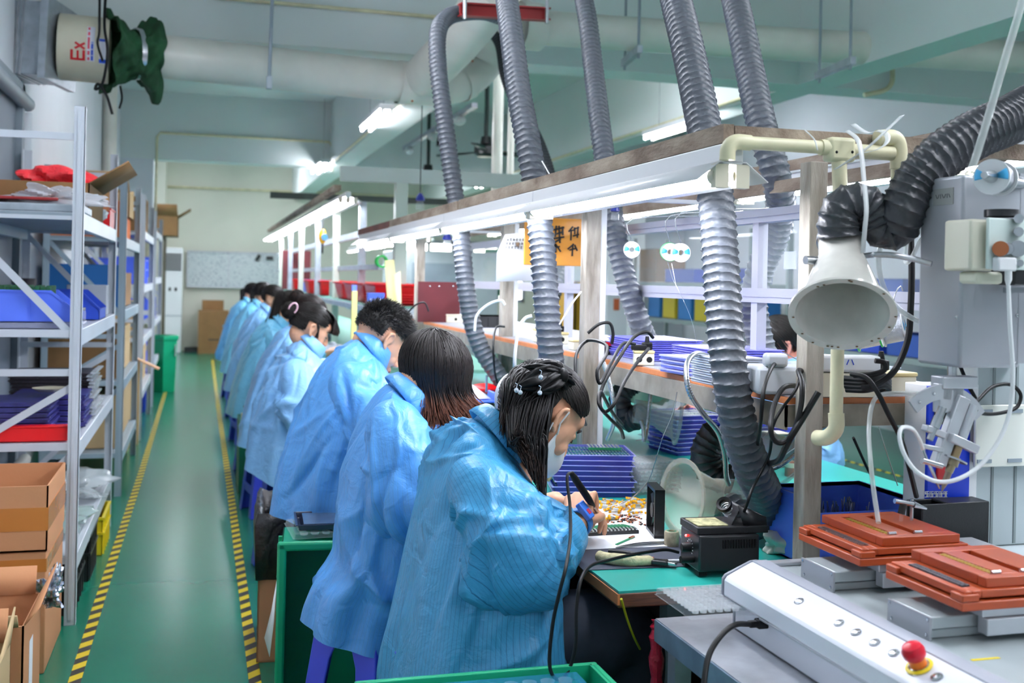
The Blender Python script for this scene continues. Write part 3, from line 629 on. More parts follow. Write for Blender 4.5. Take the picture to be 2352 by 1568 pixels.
def coat_torso(mb, Y0, secs, seed, drape=.012, NR=120, NK=144):
    """secs rows: back x, z, half depth a, half width b, forward pitch (rad) from hem to neck"""
    A = resample(secs, NR); rng = np.random.default_rng(seed)
    th = np.linspace(0, 2 * PI, NK, endpoint=False); TH, S_ = np.meshgrid(th, np.linspace(0, 1, NR))
    D = creases(rng, TH, S_, 50, .009, .014, (.25, .93), .9) + creases(rng, TH, S_, 30, .014, .026, (.05, .8), 1.4)
    ph = rng.uniform(0, 6, 6); low = 1 - sstep(.15, .75, S_)
    D += low * drape * (np.sin(TH * 5 + ph[0] + 2 * S_) * .8 + np.sin(TH * 9 + ph[1] - 1.5 * S_) * .6 + np.sin(TH * 14 + ph[2]) * .3)
    D *= 1 - sstep(.93, 1, S_) * .9
    rings = []; uv = []; L = 0
    for i in range(NR):
        xb, z, a, b, p = A[i]; ex = np.array([math.cos(p), 0, -math.sin(p)]); c = np.array([xb, 0, z]) + ex * a
        if i: L += math.dist((A[i][0] + 0, A[i][1]), (A[i - 1][0], A[i - 1][1]))
        r = []
        for k in range(NK):
            ct, st = math.cos(th[k]), math.sin(th[k]); e = 2 / 2.35
            x = a * math.copysign(abs(ct) ** e, ct); y = b * math.copysign(abs(st) ** e, st)
            nrm = math.hypot(ct / max(a, .02), st / max(b, .02)); d = D[i, k]
            q = c + ex * (x + d * ct) + np.array([0, y + d * st, 0])
            r.append((q[0], Y0 + q[1], q[2])); uv.append((min(th[k], 2 * PI - th[k]) * .22 + (0.003 if th[k] > PI else 0), L))
        rings.append(r)
    mb.ring_loft(rings, cap=False, uvs=uv)
def sleeve_loft(mb, P, R, seed, NR=90, NK=72, amp=.011):
    A = resample([tuple(p) + (r,) for p, r in zip(P, R)], NR); rng = np.random.default_rng(seed)
    th = np.linspace(0, 2 * PI, NK, endpoint=False); TH, S_ = np.meshgrid(th, np.linspace(0, 1, NR))
    D = creases(rng, TH, S_, 40, amp, .018, (.12, .95), .3) + creases(rng, TH, S_, 18, amp * 1.5, .035, (.3, .8), .1)
    D *= sstep(.08, .34, S_); rings = []; uv = []; L = 0
    T = np.gradient(A[:, :3], axis=0); a = None
    for i in range(NR):
        t = Vector(T[i]).normalized()
        if a is None: a = t.cross(Vector((0, 1, 0))); 
        a = (a - t * a.dot(t)).normalized(); b = t.cross(a); c = Vector(A[i, :3]); r = A[i, 3]
        if i: L += (Vector(A[i, :3]) - Vector(A[i - 1, :3])).length
        rings.append([c + (a * math.cos(q) + b * math.sin(q)) * (r + D[i, k]) for k, q in enumerate(th)])
        uv += [(min(q, 2 * PI - q) * .085 + (.003 if q > PI else 0), L) for q in th]
    mb.ring_loft(rings, cap=False, uvs=uv)
    # turned-in cuff
    c = Vector(A[-1, :3]); t = Vector(T[-1]).normalized()
    mb.ring_loft([rings[-1], [c + (p - c) * .86 - t * .004 for p in rings[-1]], [c + (p - c) * .8 - t * .05 for p in rings[-1]]], cap=False, uvs=[(0, 0)] * (3 * NK))
def collar(mb, Y0, c, a, b, pitch, h=.05, flare=.02):
    n = 64; rings = []
    ex = Vector((math.cos(pitch), 0, -math.sin(pitch))); up = Vector((math.sin(pitch), 0, math.cos(pitch))); c = Vector((c[0], Y0, c[1]))
    for (s, k) in ((-.006, .98), (h * .75, .93), (h * .98, .97), (h * .9, 1.05), (h * .25, 1.20 + flare), (-h * .05, 1.27 + flare)):
        rings.append([c + ex * (a * k * math.cos(t)) + Vector((0, b * k * math.sin(t), 0)) + up * (s + .012 * math.cos(t) * -1 * (k > 1.05)) for t in [.42 + (2 * PI - .84) * j / (n - 1) for j in range(n)]])
    mb.ring_loft(rings, cap=False, close=False, uvs=[(j * .006, i * .01) for i in range(6) for j in range(n)])
def hand(mb, wr, d, nrm, side, curl=(.5, .7, .5), spread=.12, thumb=.6, sc=1.0):
    """wr wrist, d direction to knuckles, nrm palm-facing direction, side +1 thumb on (d x nrm) side"""
    wr, d, nrm = Vector(wr), Vector(d).normalized(), Vector(nrm); nrm = (nrm - d * nrm.dot(d)).normalized(); lt = d.cross(nrm).normalized() * side
    for k, (o, ln, fr_) in enumerate(((.030, .090, .074), (.010, .094, .083), (-.010, .090, .076), (-.029, .082, .060))):
        o *= sc; kn = wr + d * ln * sc + lt * o; mb.caps(wr + lt * o * .55 + d * .005, .0165 * sc, kn, .0125 * sc)
        mb.caps(wr + lt * o * .75 + d * .03 + nrm * .006, .014 * sc, kn + nrm * .003, .0115 * sc)
        dd = (d + lt * (o * spread * 20 * .1)).normalized(); p = kn; r = .0098 * sc; ang = 0
        for j, f in enumerate((.45, .3, .25)):
            ang += curl[j] + .06 * k; v = dd * math.cos(ang) + nrm * math.sin(ang); q = p + v * fr_ * f * sc; mb.caps(p, r, q, r * .9, 10); p, r = q, r * .9
    t0 = wr + d * .022 * sc + lt * .022 * sc + nrm * .008; v = (d * .75 + lt * .65 + nrm * thumb).normalized(); t1 = t0 + v * .042 * sc
    v2 = (d * .95 + lt * .12 + nrm * thumb).normalized(); t2 = t1 + v2 * .032 * sc; v3 = (d * .9 - lt * .15 + nrm * thumb * 1.2).normalized(); t3 = t2 + v3 * .026 * sc
    mb.caps(t0, .016 * sc, t1, .012 * sc); mb.caps(t1, .012 * sc, t2, .0105 * sc); mb.caps(t2, .0105 * sc, t3, .009 * sc)
def head_pts(mb, H, female=True, ears=True):
    """H maps head-local (x forward, y left, z up) to world"""
    R = H.to_3x3()
    def E(c, r, rot=None): mb.ell(H @ Vector(c), r, 20, 14, R @ rot if rot is not None else R)
    def C_(a, ra, b, rb): mb.caps(H @ Vector(a), ra, H @ Vector(b), rb, 14)
    j = 1.0 if not female else .94
    E((-.012, 0, .035), (.096, .076, .083)); E((.028, 0, .0), (.062, .066, .075)); E((.030, 0, -.045), (.056, .056 * j, .062)); E((.052, 0, -.082), (.034, .036 * j, .032))
    E((.068, 0, -.100), (.018, .021, .016)); C_((.0, .052 * j, -.055), .02, (.05, .026 * j, -.098), .015); C_((.0, -.052 * j, -.055), .02, (.05, -.026 * j, -.098), .015)
    E((.058, .034, -.030), (.024, .022, .024)); E((.058, -.034, -.030), (.024, .022, .024)); E((.066, 0, .045), (.026, .048, .028))
    C_((.082, 0, .014), .0085, (.100, 0, -.024), .0105); E((.096, .011, -.030), (.010, .008, .008)); E((.096, -.011, -.030), (.010, .008, .008))
    E((.083, 0, -.056), (.013, .024, .008)); E((.082, 0, -.067), (.012, .020, .008)); E((.073, .030, .010), (.012, .017, .012)); E((.073, -.030, .010), (.012, .017, .012))
    for s in (-1, 1) if ears else ():
        pts = [(.008, s * .070, -.022), (-.004, s * .079, -.018), (-.014, s * .085, .004), (-.014, s * .087, .024), (-.002, s * .084, .034), (.008, s * .077, .026), (.010, s * .072, .008)]
        for a, b in zip(pts, pts[1:]): C_(a, .0052, b, .0052)
        E((-.002, s * .074, .008), (.012, .006, .024)); E((.004, s * .076, -.020), (.007, .005, .008))
def remesh(ref, v, it=4):
    o = ref.o; md = o.modifiers.new('skin', 'REMESH'); md.mode = 'VOXEL'; md.voxel_size = v; md.use_smooth_shade = True
    sm = o.modifiers.new('smooth', 'SMOOTH'); sm.iterations = it; sm.factor = .5
def hair_strands(mb, H, rng, roots, path, r=.0022, n=10, jitter=.004):
    for rt in roots:
        P = path(rt, rng)
        if P is None: continue
        m = len(P); rr = [r * (1 - .75 * (i / (m - 1)) ** 2) for i in range(m)]
        mb.tube(P, rr, 4, cap=False)
def scalp(rng, n, f):
    """random unit directions on the skull accepted by f(x, y, z)"""
    out = []
    while len(out) < n:
        v = rng.normal(size=3); v /= np.linalg.norm(v)
        if f(*v): out.append(v)
    return out
SK_C, SK_R = Vector((-.012, 0, .037)), Vector((.101, .081, .088))
def skp(v, k=1.0): return Vector((SK_C.x + SK_R.x * v[0] * k, SK_C.y + SK_R.y * v[1] * k, SK_C.z + SK_R.z * v[2] * k))
def hair_cap(mb, H, grow=1.03, front=.62, low=-.55, n=64, m=40, ear_x=-.16):
    """solid hair shell: the scalp above a hairline"""
    vs_ = []; fs = []; ok = {}
    for i in range(m + 1):
        ph = PI * i / m
        for k in range(n):
            t = 2 * PI * k / n; v = (math.sin(ph) * math.cos(t), math.sin(ph) * math.sin(t), math.cos(ph))
            vs_.append(H @ skp(v, grow + .012 * math.sin(t * 9 + ph * 3) * math.sin(ph)))
            # hairline: keep back and top, drop the face
            lim = front - 0.95 * max(0, v[2]) if v[2] > .0 else front - .9 + (-v[2]) * .2
            ok[i * n + k] = (v[0] < (front + .35 * v[2] if v[2] > .03 else ear_x + .4 * max(0, v[2]))) and v[2] > low
    for i in range(m):
        for k in range(n):
            q = (i * n + k, i * n + (k + 1) % n, (i + 1) * n + (k + 1) % n, (i + 1) * n + k)
            if all(ok[a] for a in q): fs.append(q)
    mb.add(vs_, fs, [(0, .15)] * len(vs_))
def hem_to(H): return H.to_3x3()

def make_person(Y0, secs, headc, pitch, yaw, arms, style, coat, label, seed, near=True, female=True, mask=False, hairm=None, hand_r=None, hand_l=None, knee=None, roll=0, ears=True, group=None, collar_c=None, NR=120):
    t = thing('person', label, 'person', (secs[3][0] + .15, Y0, 0), group)
    H = Matrix.Translation(headc) @ Euler((roll, pitch, yaw), 'XYZ').to_matrix().to_4x4()
    H = Matrix.Translation(headc) @ Matrix.Rotation(yaw, 4, 'Z') @ Matrix.Rotation(pitch, 4, 'Y') @ Matrix.Rotation(roll, 4, 'X')
    nk = secs[-1]; ex = Vector((math.cos(nk[4]), 0, -math.sin(nk[4]))); nb = Vector((nk[0], Y0, nk[1])) + ex * nk[2]
    body = MB(); head_pts(body, H, female, ears)
    body.caps(H @ Vector((-.035, 0, -.035)), .052, nb, .056, 18)
    body.caps(H @ Vector((-.02, 0, -.05)), .045, nb + ex * .02, .05, 18)
    mid = secs[len(secs) // 2]; cm = Vector((mid[0] + mid[2] * .95, Y0, mid[1])); lo = Vector((secs[1][0] + secs[1][2], Y0, max(secs[1][1], .60)))
    body.caps(nb - vU * .05, .06, cm, .09, 18); body.caps(cm, .10, lo, .11, 18)
    for s in (-1, 1): body.caps(nb - vU * .07, .045, Vector(arms[s][0]) + Vector((.01, -s * .035, -.04)), .035, 14)
    for s in (-1, 1):
        P = arms[s]; sh, el, wr = Vector(P[0]) + Vector((.01, -s * .035, -.04)), Vector(P[1]), Vector(P[2])
        body.caps(sh, .035, el, .034, 14); body.caps(el, .036, wr, .0235, 14)
        hp = (hand_r if s == -1 else hand_l) or {}
        d = Vector(hp.get('d', (wr - el))); hand(body, wr, d, hp.get('n', (0, -s * -.3, -1)), hp.get('side', s), hp.get('curl', (.5, .6, .4)), thumb=hp.get('thumb', .5), sc=.93 if female else 1.02)
    hipx = lo.x; kn = knee or (hipx + .42, .60)
    for s in (-1, 1):
        hp_ = Vector((hipx, Y0 + s * .09, .60)); k_ = Vector((kn[0], Y0 + s * .13, kn[1])); an = Vector((kn[0] - .06, Y0 + s * .13, .10))
        body.caps(hp_, .075, k_, .052); body.caps(k_, .05, an, .035); body.caps(an, .035, an + Vector((.12, 0, -.055)), .03)
    b = body.build('body', K['skin'], t, ang=180); remesh(b, .0034 if near else .009, 5 if near else 3)
    # trousers and shoes
    tr_ = MB()
    for s in (-1, 1):
        hp_ = Vector((hipx, Y0 + s * .09, .60)); k_ = Vector((kn[0], Y0 + s * .13, kn[1])); an = Vector((kn[0] - .06, Y0 + s * .13, .12))
        tr_.tube(bez([hp_ - Vector((.06, 0, 0)), hp_, hp_.lerp(k_, .5) + vU * .01, k_ - Vector((.02, 0, 0)), k_ + Vector((.03, 0, -.06)), k_.lerp(an, .5), an], 30), [.10] * 8 + [.095] * 8 + [.078] * 9 + [.07] * 6, 20)
    tr_.build('trousers', K['denim'], t, ang=180)
    sm = MB()
    for s in (-1, 1): sm.ell((kn[0] + .0, Y0 + s * .13, .045), (.13, .045, .045), 16, 10)
    sm.build('shoes', K['rubber'], t, ang=180)
    # coat
    c = MB(); coat_torso(c, Y0, secs, seed, NR=NR)
    for s in (-1, 1):
        P = arms[s]; sh, el, wr = Vector(P[0]), Vector(P[1]), Vector(P[2]); cu_ = el.lerp(wr, P[4] if len(P) > 4 else .78); k = P[3] if len(P) > 3 else 1
        inn = Vector((sh.x - .005, Y0 + (sh.y - Y0) * .55, sh.z - .02)); sh = sh + Vector((0, -s * .02, -.03))
        sleeve_loft(c, [inn, sh, sh.lerp(el, .5) + Vector((0, s * .012, 0)), el, el.lerp(cu_, .5), cu_], [.055 * k, .072 * k, .084 * k, .090 * k, .082 * k, .060 * k], seed * 10 + s + 1, NR=90 if near else 40)
    c.build('coat', coat, t, ang=180)
    cb = MB(); cc = collar_c or (nb.x, nb.z); collar(cb, Y0, cc, .066, .072, nk[4], .05); cb.build('collar', coat, t, ang=180, solid=.003)
    # face details
    if near:
        fd = MB()
        for s in (-1, 1): fd.tube([H @ Vector(p) for p in ((.070, s * .046, .006), (.081, s * .038, .001), (.087, s * .029, .0), (.083, s * .018, .004))], [.001, .0018, .0018, .001], 6)
        fd.build('eyelashes', K['brow'], t)
        eb = MB()
        for s in (-1, 1): eb.tube([H @ Vector(p) for p in ((.071, s * .050, .027), (.083, s * .038, .033), (.090, s * .018, .030))], [.0015, .003, .0025], 6)
        eb.build('eyebrows', K['brow'], t)
        if not mask: MB().ell(H @ Vector((.0905, 0, -.0615)), (.006, .019, .0065), 14, 10, H.to_3x3()).build('lips', K['lip'], t)
    if mask:
        q = MB(); n = 22; rows = []
        for i in range(n + 1):
            a = i / n; z = -.008 - .112 * a; fr2 = math.sin(PI * min(1, a * 1.02 + .05)) ** .55; row = []
            for k in range(25):
                w = -1 + 2 * k / 24; y = w * .064 * (1 - .35 * a ** 2); x = .118 * fr2 * (1 - abs(w) ** 1.5) + .022 * abs(w) + (.060 + .0 * a) * (1 - abs(w) ** 2) * (1 - fr2) - .0 + .01 * a * 0
                x = max(x, .088 * (1 - abs(w) ** 2.2) * (1 if a < .85 else .9)); row.append(H @ Vector((x, y, z - .012 * (1 - abs(w)) * a)))
            rows.append(row)
        q.ring_loft(rows, cap=False, close=False); mk = q.build('face_mask', K['mask'], t, ang=180, solid=.0015)
        st = MB()
        for s in (-1, 1):
            st.tube([H @ Vector(p) for p in ((.024, s * .066, -.020), (.006, s * .078, .000), (.002, s * .088, .030))], .0022, 6); st.tube([H @ Vector(p) for p in ((.020, s * .062, -.085), (.0, s * .075, -.045), (-.012, s * .083, -.012))], .0016, 6)
        st.build('ear_loop', K['white'], mk)
    style(t, H, np.random.default_rng(seed), hairm or HAIR, nb)
    return t, H
# ---- hair styles -------------------------------------------------
def gravity(H): return H.to_3x3().inverted() @ Vector((0, 0, -1))
def style_cap(t, H, rng, m, nb, extra=None, front=.62, n=1500, ln=.05, r=.0016, low=-.55, back=None):
    mb = MB(); hair_cap(mb, H, 1.035, front, low)
    rts = scalp(rng, n, lambda x, y, z: z > low and x < (front + .35 * z if z > .03 else -.16 + .4 * max(0, z)))
    aim = Vector(back) if back else None
    def path(v, rng):
        v = Vector(v); d = (aim - v).normalized() if aim else Vector((-.2, 0, -.3)); d = (d - v * d.dot(v)); d.normalize(); P = []
        k = rng.uniform(1.03, 1.07)
        for i in range(7):
            w = (v + d * i / 6 * ln / .09).normalized(); P.append(H @ skp(w, k))
        return P
    hair_strands(mb, H, rng, rts, path, r)
    if extra: extra(mb)
    return mb.build('hair', m, t, ang=180)
def style_short(t, H, rng, m, nb):
    mb = MB(); hair_cap(mb, H, 1.03, .55, -.42)
    rts = scalp(rng, 3200, lambda x, y, z: z > -.45 and x < (.55 + .35 * z if z > .05 else -.18 + .4 * max(0, z)))
    def path(v, rng):
        v = Vector(v); d = Vector((.55, v.y * .2, .1)) + Vector(rng.normal(0, .22, 3)); d = d - v * d.dot(v); L = rng.uniform(.012, .026) * (1 if v.z > .2 else .45); P0 = H @ skp(v, 1.0)
        out = (H.to_3x3() @ (v * .5 + d)).normalized(); up = H.to_3x3() @ v
        return [P0, P0 + up * L * .22 + out * L * .35, P0 + up * L * .22 + out * L * .95]
    hair_strands(mb, H, rng, rts, path, .0013)
    mb.build('hair', m, t, ang=180)
def style_bob(t, H, rng, m, nb):
    mb = MB(); hair_cap(mb, H, 1.06, .72, -.7); g = gravity(H); Hi = H.to_3x3()
    rts = scalp(rng, 3400, lambda x, y, z: z > -.35 and x < .55 + .5 * z)
    Cw = H @ SK_C
    def path(v, rng):
        v = Vector(v); P = []; k = rng.uniform(1.03, 1.13)
        d = (g - v * g.dot(v))
        if d.length < .05: d = Vector((0, rng.normal(), rng.normal()))
        d.normalize(); w = v.copy(); steps = 0
        # slide round the skull until the tangent points straight down, then hang
        while steps < 9:
            P.append(H @ skp(w, k)); d = g - w * g.dot(w)
            if w.dot(g) > .12: break
            w = (w + d.normalized() * .30).normalized(); steps += 1
        end = P[-1]; L = rng.uniform(.085, .150); out = (end - Cw); out.z = 0
        if out.length < .02: out = Vector((.05, 0, 0))
        out.normalize(); fl = rng.uniform(.2, .5)
        for i in range(1, 7):
            q = i / 6; P.append(end + Vector((0, 0, -1)) * L * q + out * (L * (-.22 * q + fl * q ** 3.2)) + Vector((.02 * q * q, 0, 0)))
        return P
    hair_strands(mb, H, rng, rts, path, .0024)
    mb.build('hair', m, t, ang=180)
def bun(mb, c, r, rng, n=260):
    mb.ell(c, r * .86, 18, 12)
    for _ in range(n):
        ax = Vector(rng.normal(size=3)).normalized(); a = ax.orthogonal().normalized(); b = ax.cross(a); s = rng.uniform(0, 6); k = rng.uniform(.9, 1.06); off = ax * rng.uniform(-.5, .5) * r
        rad = math.sqrt(max(.05, 1 - (off.length / r) ** 2)) * r * k
        mb.tube([Vector(c) + off + (a * math.cos(s + q * .35) + b * math.sin(s + q * .35)) * rad for q in range(8)], .0016, 4, cap=False)
def style_bun(t, H, rng, m, nb):
    bc = (-.115, 0, .045)
    def extra(mb):
        bun(mb, H @ Vector((-.128, -.012, .04)), .042, rng)
        # fringe sweeping over the forehead
        for _ in range(520):
            y = rng.uniform(-.06, .06); s = rng.uniform(.8, 1.1)
            P = [Vector((.02, y * .5, .124)), Vector((.07, y * .8, .108)), Vector((.103 * s, y, .07)), Vector((.115 * s, y * 1.15, .045 + rng.uniform(-.015, .01)))]
            mb.tube(bez([H @ p for p in P], 7), [.0026, .0026, .0024, .0022, .002, .0016, .0012, .0006], 4, cap=False)
        for _ in range(90):
            P = [Vector((.0, -.082, .05)), Vector((.025, -.082, .02 + rng.uniform(-.01, .01))), Vector((.035 + rng.uniform(-.01, .01), -.074, -.02))]
            mb.tube([H @ p for p in P], [.002, .0015, .0005], 4, cap=False)
    style_cap(t, H, rng, m, nb, extra, .66, 1700, .06, .0017, -.6, (-1, 0, .1))
    sc_ = MB()
    c = H @ Vector((-.125, -.03, .055)); R = H.to_3x3()
    sc_.tube([c + R @ Vector((.0 + .018 * math.cos(a), -.02, .026 * math.sin(a))) for a in [i * PI / 9 for i in range(-2, 12)]], .0045, 8)
    sc_.build('hair_tie', mat('pink_hair_tie', '#e8b8c8', .3), t)
def style_pony(L=.35, w=.03, drop=(-.05, 0, -1), at=(-.11, 0, .0)):
    def f(t, H, rng, m, nb):
        def extra(mb):
            c = H @ Vector(at); d = Vector(drop).normalized()
            for _ in range(420):
                j = Vector(rng.normal(0, 1, 3)) * w * .45
                P = [c - (c - (H @ SK_C)).normalized() * .03 + j * .3, c + (c - (H @ SK_C)).normalized() * .02 + j * .6, c + d * L * .35 + j, c + d * L * .7 + j, c + d * L * rng.uniform(.85, 1.05) + j * .5]
                mb.tube(bez(P, 8), [.0035] * 6 + [.0025, .0015, .0006], 4, cap=False)
        style_cap(t, H, rng, m, nb, extra, .64, 900, .05, .0028, -.6, (-1, 0, 0))
    return f
def style_smallbun(t, H, rng, m, nb):
    def extra(mb): bun(mb, H @ Vector((-.115, 0, .06)), .045, rng, 150)
    style_cap(t, H, rng, m, nb, extra, .66, 900, .05, .0028, -.6, (-1, 0, .2))
def style_long(t, H, rng, m, nb):
    """half-up long straight hair falling in a curtain past the cheek and down the back"""
    mb = MB(); hair_cap(mb, H, 1.035, .60, -.75); knot = Vector((-.80, -.30, .55)).normalized()
    rts = scalp(rng, 2600, lambda x, y, z: (x < .58 + .40 * z and z > .05 + .30 * max(0, x - .2)) or (x < -.18 and z > -.05))
    def up_(v, rng):
        v = Vector(v); P = []; k = rng.uniform(1.03, 1.055)
        for i in range(9):
            w = v.lerp(knot, (i / 8) ** 1.1 * .96).normalized(); P.append(H @ skp(w, k))
        return P
    hair_strands(mb, H, rng, rts, up_, .0017)
    mb.build('hair', m, t, ang=180)
    lo = MB(); Yh = headc1.y
    # falling part: roots round the back and near side
    rts = scalp(rng, 2300, lambda x, y, z: x < -.36 - .5 * max(0, z) and -.75 < z < .45 and (y < .55))
    def fall(v, rng):
        v = Vector(v); k = rng.uniform(1.03, 1.10); r0 = H @ skp(v, k); s = (v.x + 1) / .66  # 0 back, 1 near the ear
        q = rng.uniform(0, 1)
        if rng.uniform() < .30:    # lies over the back of the collar
            end = onY(1150 + 60 * q + rng.uniform(-6, 6), 985 + 40 * q + rng.uniform(-22, 18), Y0_1 - .06 - .05 * rng.uniform()); mid = r0.lerp(end, .5) + Vector((-.012, -.015, .02))
        else:
            g_ = rng.uniform() ** .7; uu = 1186 + 72 * s ** 1.1 + rng.normal(0, 6); uu = min(uu, 1258)
            vv = 1050 + (uu - 1188) / 78 * 120 + rng.uniform(-60, 8)
            end = onY(uu * .8 + 1244 * .2, vv, Y0_1 - .125 + rng.uniform(-.035, .03)); mid = onY(min(1257, 1172 + 86 * s + rng.normal(0, 4)), 1010 + rng.uniform(-12, 12), Y0_1 - .115 + rng.uniform(-.03, .03))
        return bez([r0, r0.lerp(mid, .5) + (r0 - (H @ SK_C)).normalized() * .012, mid, mid.lerp(end, .55), end], 11)
    hair_strands(lo, H, rng, rts, fall, .0026)
    lo.build('loose_hair', HAIR_L, t, ang=180)
HAIR_L = hair_mat('long_black_hair', '#131011', '#2b1a14')
def bk(Y0, rows):
    """rows of (u, v, a, b, pitch degrees): pixel place of the back line at the person's plane"""
    out = []
    for u, v, a, b, p in rows: q = onY(u, v, Y0); out.append((q.x, q.z, a, b, math.radians(p)))
    return out
# ---- person one: long hair, bow, mask, soldering ------------------
Y0_1 = 2.40
ear = onY(1288, 968, Y0_1 - .08); headc1 = Vector((ear.x - .02, Y0_1, ear.z + .0))
S1 = bk(Y0_1, [(868, 1760, .215, .29, 0), (893, 1600, .20, .28, 0), (912, 1480, .19, .265, 2), (930, 1370, .178, .25, 3), (952, 1240, .168, .24, 5), (976, 1120, .158, .225, 10), (1000, 1050, .145, .215, 20), (1032, 1000, .125, .18, 32), (1062, 975, .10, .125, 40), (1088, 962, .068, .082, 44)])
w_r = onY(1322, 1205, 2.40); e_r = onY(1200, 1300, 2.17); s_r = onY(1110, 1095, 2.23)
w_l = onY(1275, 1150, 2.52); 
arms1 = {-1: (s_r, e_r, w_r, 1.02, .74), 1: (Vector((s_r.x + .02, Y0_1 + .17, s_r.z)), Vector((.70, Y0_1 + .22, .80)), w_l, 1.0, .72)}
h_c = onY(1352, 1128, 2.50)
p1, H1 = make_person(Y0_1, S1, headc1, math.radians(42), math.radians(12), arms1, style_long, COAT_A, 'person with a black crystal hair bow and white face mask, soldering at the bench end', 3, mask=True,
    hand_r=dict(d=onY(1335, 1122, 2.47) - w_r, n=(.55, .75, -.35), side=-1, curl=(.75, .95, .6), thumb=.9), hand_l=dict(d=(.7, -.25, -.1), n=(.1, -.3, -1), side=1, curl=(.45, .5, .4)), knee=(.93, .615))
# bow
R1 = H1.to_3x3(); bm = MB(); bc = onY(1240, 868, Y0_1 - .05)
satin = mat('black_satin_bow', '#050507', .5, spec=.2, bump=.25, bscale=40)
def BP(u, v, dy=0): return onY(u, v, Y0_1 - .095 + dy)
def lobe(k0, tip, h, th, ph):
    d = tip - k0; L = d.length; d.normalize(); nv = (CAMP - k0).normalized(); nv = (nv - d * nv.dot(d)).normalized(); up2 = nv.cross(d); rings = []
    for i in range(27):
        t_ = i / 26; hh = h * (.22 + .78 * math.sin(PI * min(1, .04 + t_ ** .8)) ** .7) * (1 if t_ < .97 else .8); r = []
        for k in range(40):
            q = 2 * PI * k / 40; pl = .0035 * math.sin(q * 5 + ph + t_ * 3) * math.sin(PI * t_) + .002 * math.sin(q * 11 + ph)
            r.append(k0 + d * (L * t_ + .012 * math.cos(q * 2) * t_) + up2 * math.sin(q) * (hh + pl) + nv * (math.cos(q) * (th * (1 - .5 * t_) + pl * 1.6) + .012 * math.sin(PI * t_)))
        rings.append(r)
    bm.ring_loft(rings, True)
kn_ = BP(1288, 862, .01)
lobe(kn_, BP(1190, 888, -.005), .030, .012, 0); lobe(kn_ + vU * .008, BP(1212, 843, .02), .019, .010, 1.3); lobe(kn_, BP(1232, 900, -.02), .020, .011, 2.2); lobe(kn_ + vU * .006, BP(1255, 833, .035), .015, .010, 3.1); lobe(kn_, BP(1304, 876, .03), .016, .012, 4.0)
bm.ell(kn_ + Vector((0, -.012, 0)), (.013, .012, .017), 16, 10)
bw = bm.build('hair_bow', satin, p1, ang=180, solid=.003)
cr_ = mat('crystal', '#eef4ff', .05, spec=1.0, metal=.6)
for u, v in ((1242, 866), (1195, 901), (1240, 902), (1186, 896)):
    q = onY(u, v, Y0_1 - .145); x = MB().ell(q, .0055, 10, 6); x.tube([q + vU * .005, q + vU * .013 + Vector((.002, 0, 0)), q + vU * .016 + Vector((-.003, 0, 0))], .0008, 5); x.build('crystal', cr_, bw, smooth=False)
# wrist strap with sensor box
wd = (w_r - e_r).normalized(); wc = w_r + wd * .012
ws = MB().lathe([(.033, -.014), (.0345, -.013), (.0345, .013), (.033, .014), (.030, .012), (.030, -.012), (.033, -.014)], wc, wd, 32).build('wrist_strap', mat('blue_strap', '#2b7fd0', .5), p1, ang=60)
sv = (CAMP - wc); sv = (sv - wd * sv.dot(wd)).normalized(); yy_ = wd.cross(sv)
MR = Matrix((wd, yy_, sv)).transposed()
bxm = MB().obox(wc + sv * .036 - yy_ * 0.012, (.030, .046, .014), MR).build('sensor_box', mat('blue_sensor', '#3f7fe8', .35), ws, bevel=.003)
MB().obox(wc + sv * .0437 - yy_ * .006, (.014, .013, .0008), MR).build('red_mark', mat('sensor_mark_red', '#d43a52', .4), ws)
# ---- person two: bob with dyed tips --------------------------------
Y2 = 3.02
S2 = bk(Y2, [(697, 1432, .235, .20, 14), (706, 1390, .235, .20, 12), (722, 1345, .225, .21, 8), (748, 1312, .20, .225, 4), (768, 1270, .178, .23, 2), (778, 1180, .17, .235, 3), (786, 1090, .165, .235, 6), (808, 1015, .155, .225, 14), (842, 945, .14, .205, 25), (868, 905, .115, .16, 36), (890, 882, .068, .08, 44)])
hc2 = onY(992, 868, Y2)
arms2 = {-1: (onY(912, 965, Y2 - .17), onY(935, 1165, Y2 - .21), onY(1058, 1003, Y2 - .06), 1.12, .9), 1: (onY(935, 955, Y2 + .17), Vector((.66, Y2 + .24, .83)), Vector((.92, Y2 + .08, .86)), 1.0, .8)}
make_person(Y2, S2, hc2, math.radians(36), math.radians(14), arms2, style_bob, COAT_B, 'person with shoulder-length dark hair, brown dyed tips, seated on the violet stool', 11, hairm=HAIR_T, knee=(.92, .60), ears=False)
# ---- person three: man with short hair -------------------------------
Y3 = 3.74
S3 = bk(Y3, [(630, 1175, .235, .22, 10), (640, 1125, .23, .23, 6), (655, 1065, .215, .24, 4), (677, 990, .20, .25, 4), (698, 930, .185, .25, 6), (720, 880, .17, .24, 12), (750, 832, .15, .21, 24), (785, 798, .12, .165, 36), (815, 775, .072, .085, 44)])
er = onY(896, 786, Y3 - .08); hc3 = Vector((er.x - .02, Y3, er.z))
arms3 = {-1: (onY(812, 868, Y3 - .18), onY(862, 995, Y3 - .22), onY(940, 900, Y3 - .05), 1.12, .88), 1: (onY(835, 860, Y3 + .18), Vector((.68, Y3 + .25, .84)), Vector((.95, Y3 + .08, .86)), 1.0, .8)}
make_person(Y3, S3, hc3, math.radians(40), math.radians(10), arms3, style_short, COAT_B, 'man with short greying black hair bending over the bench', 23, female=False, hairm=HAIR_G, knee=(.92, .60))
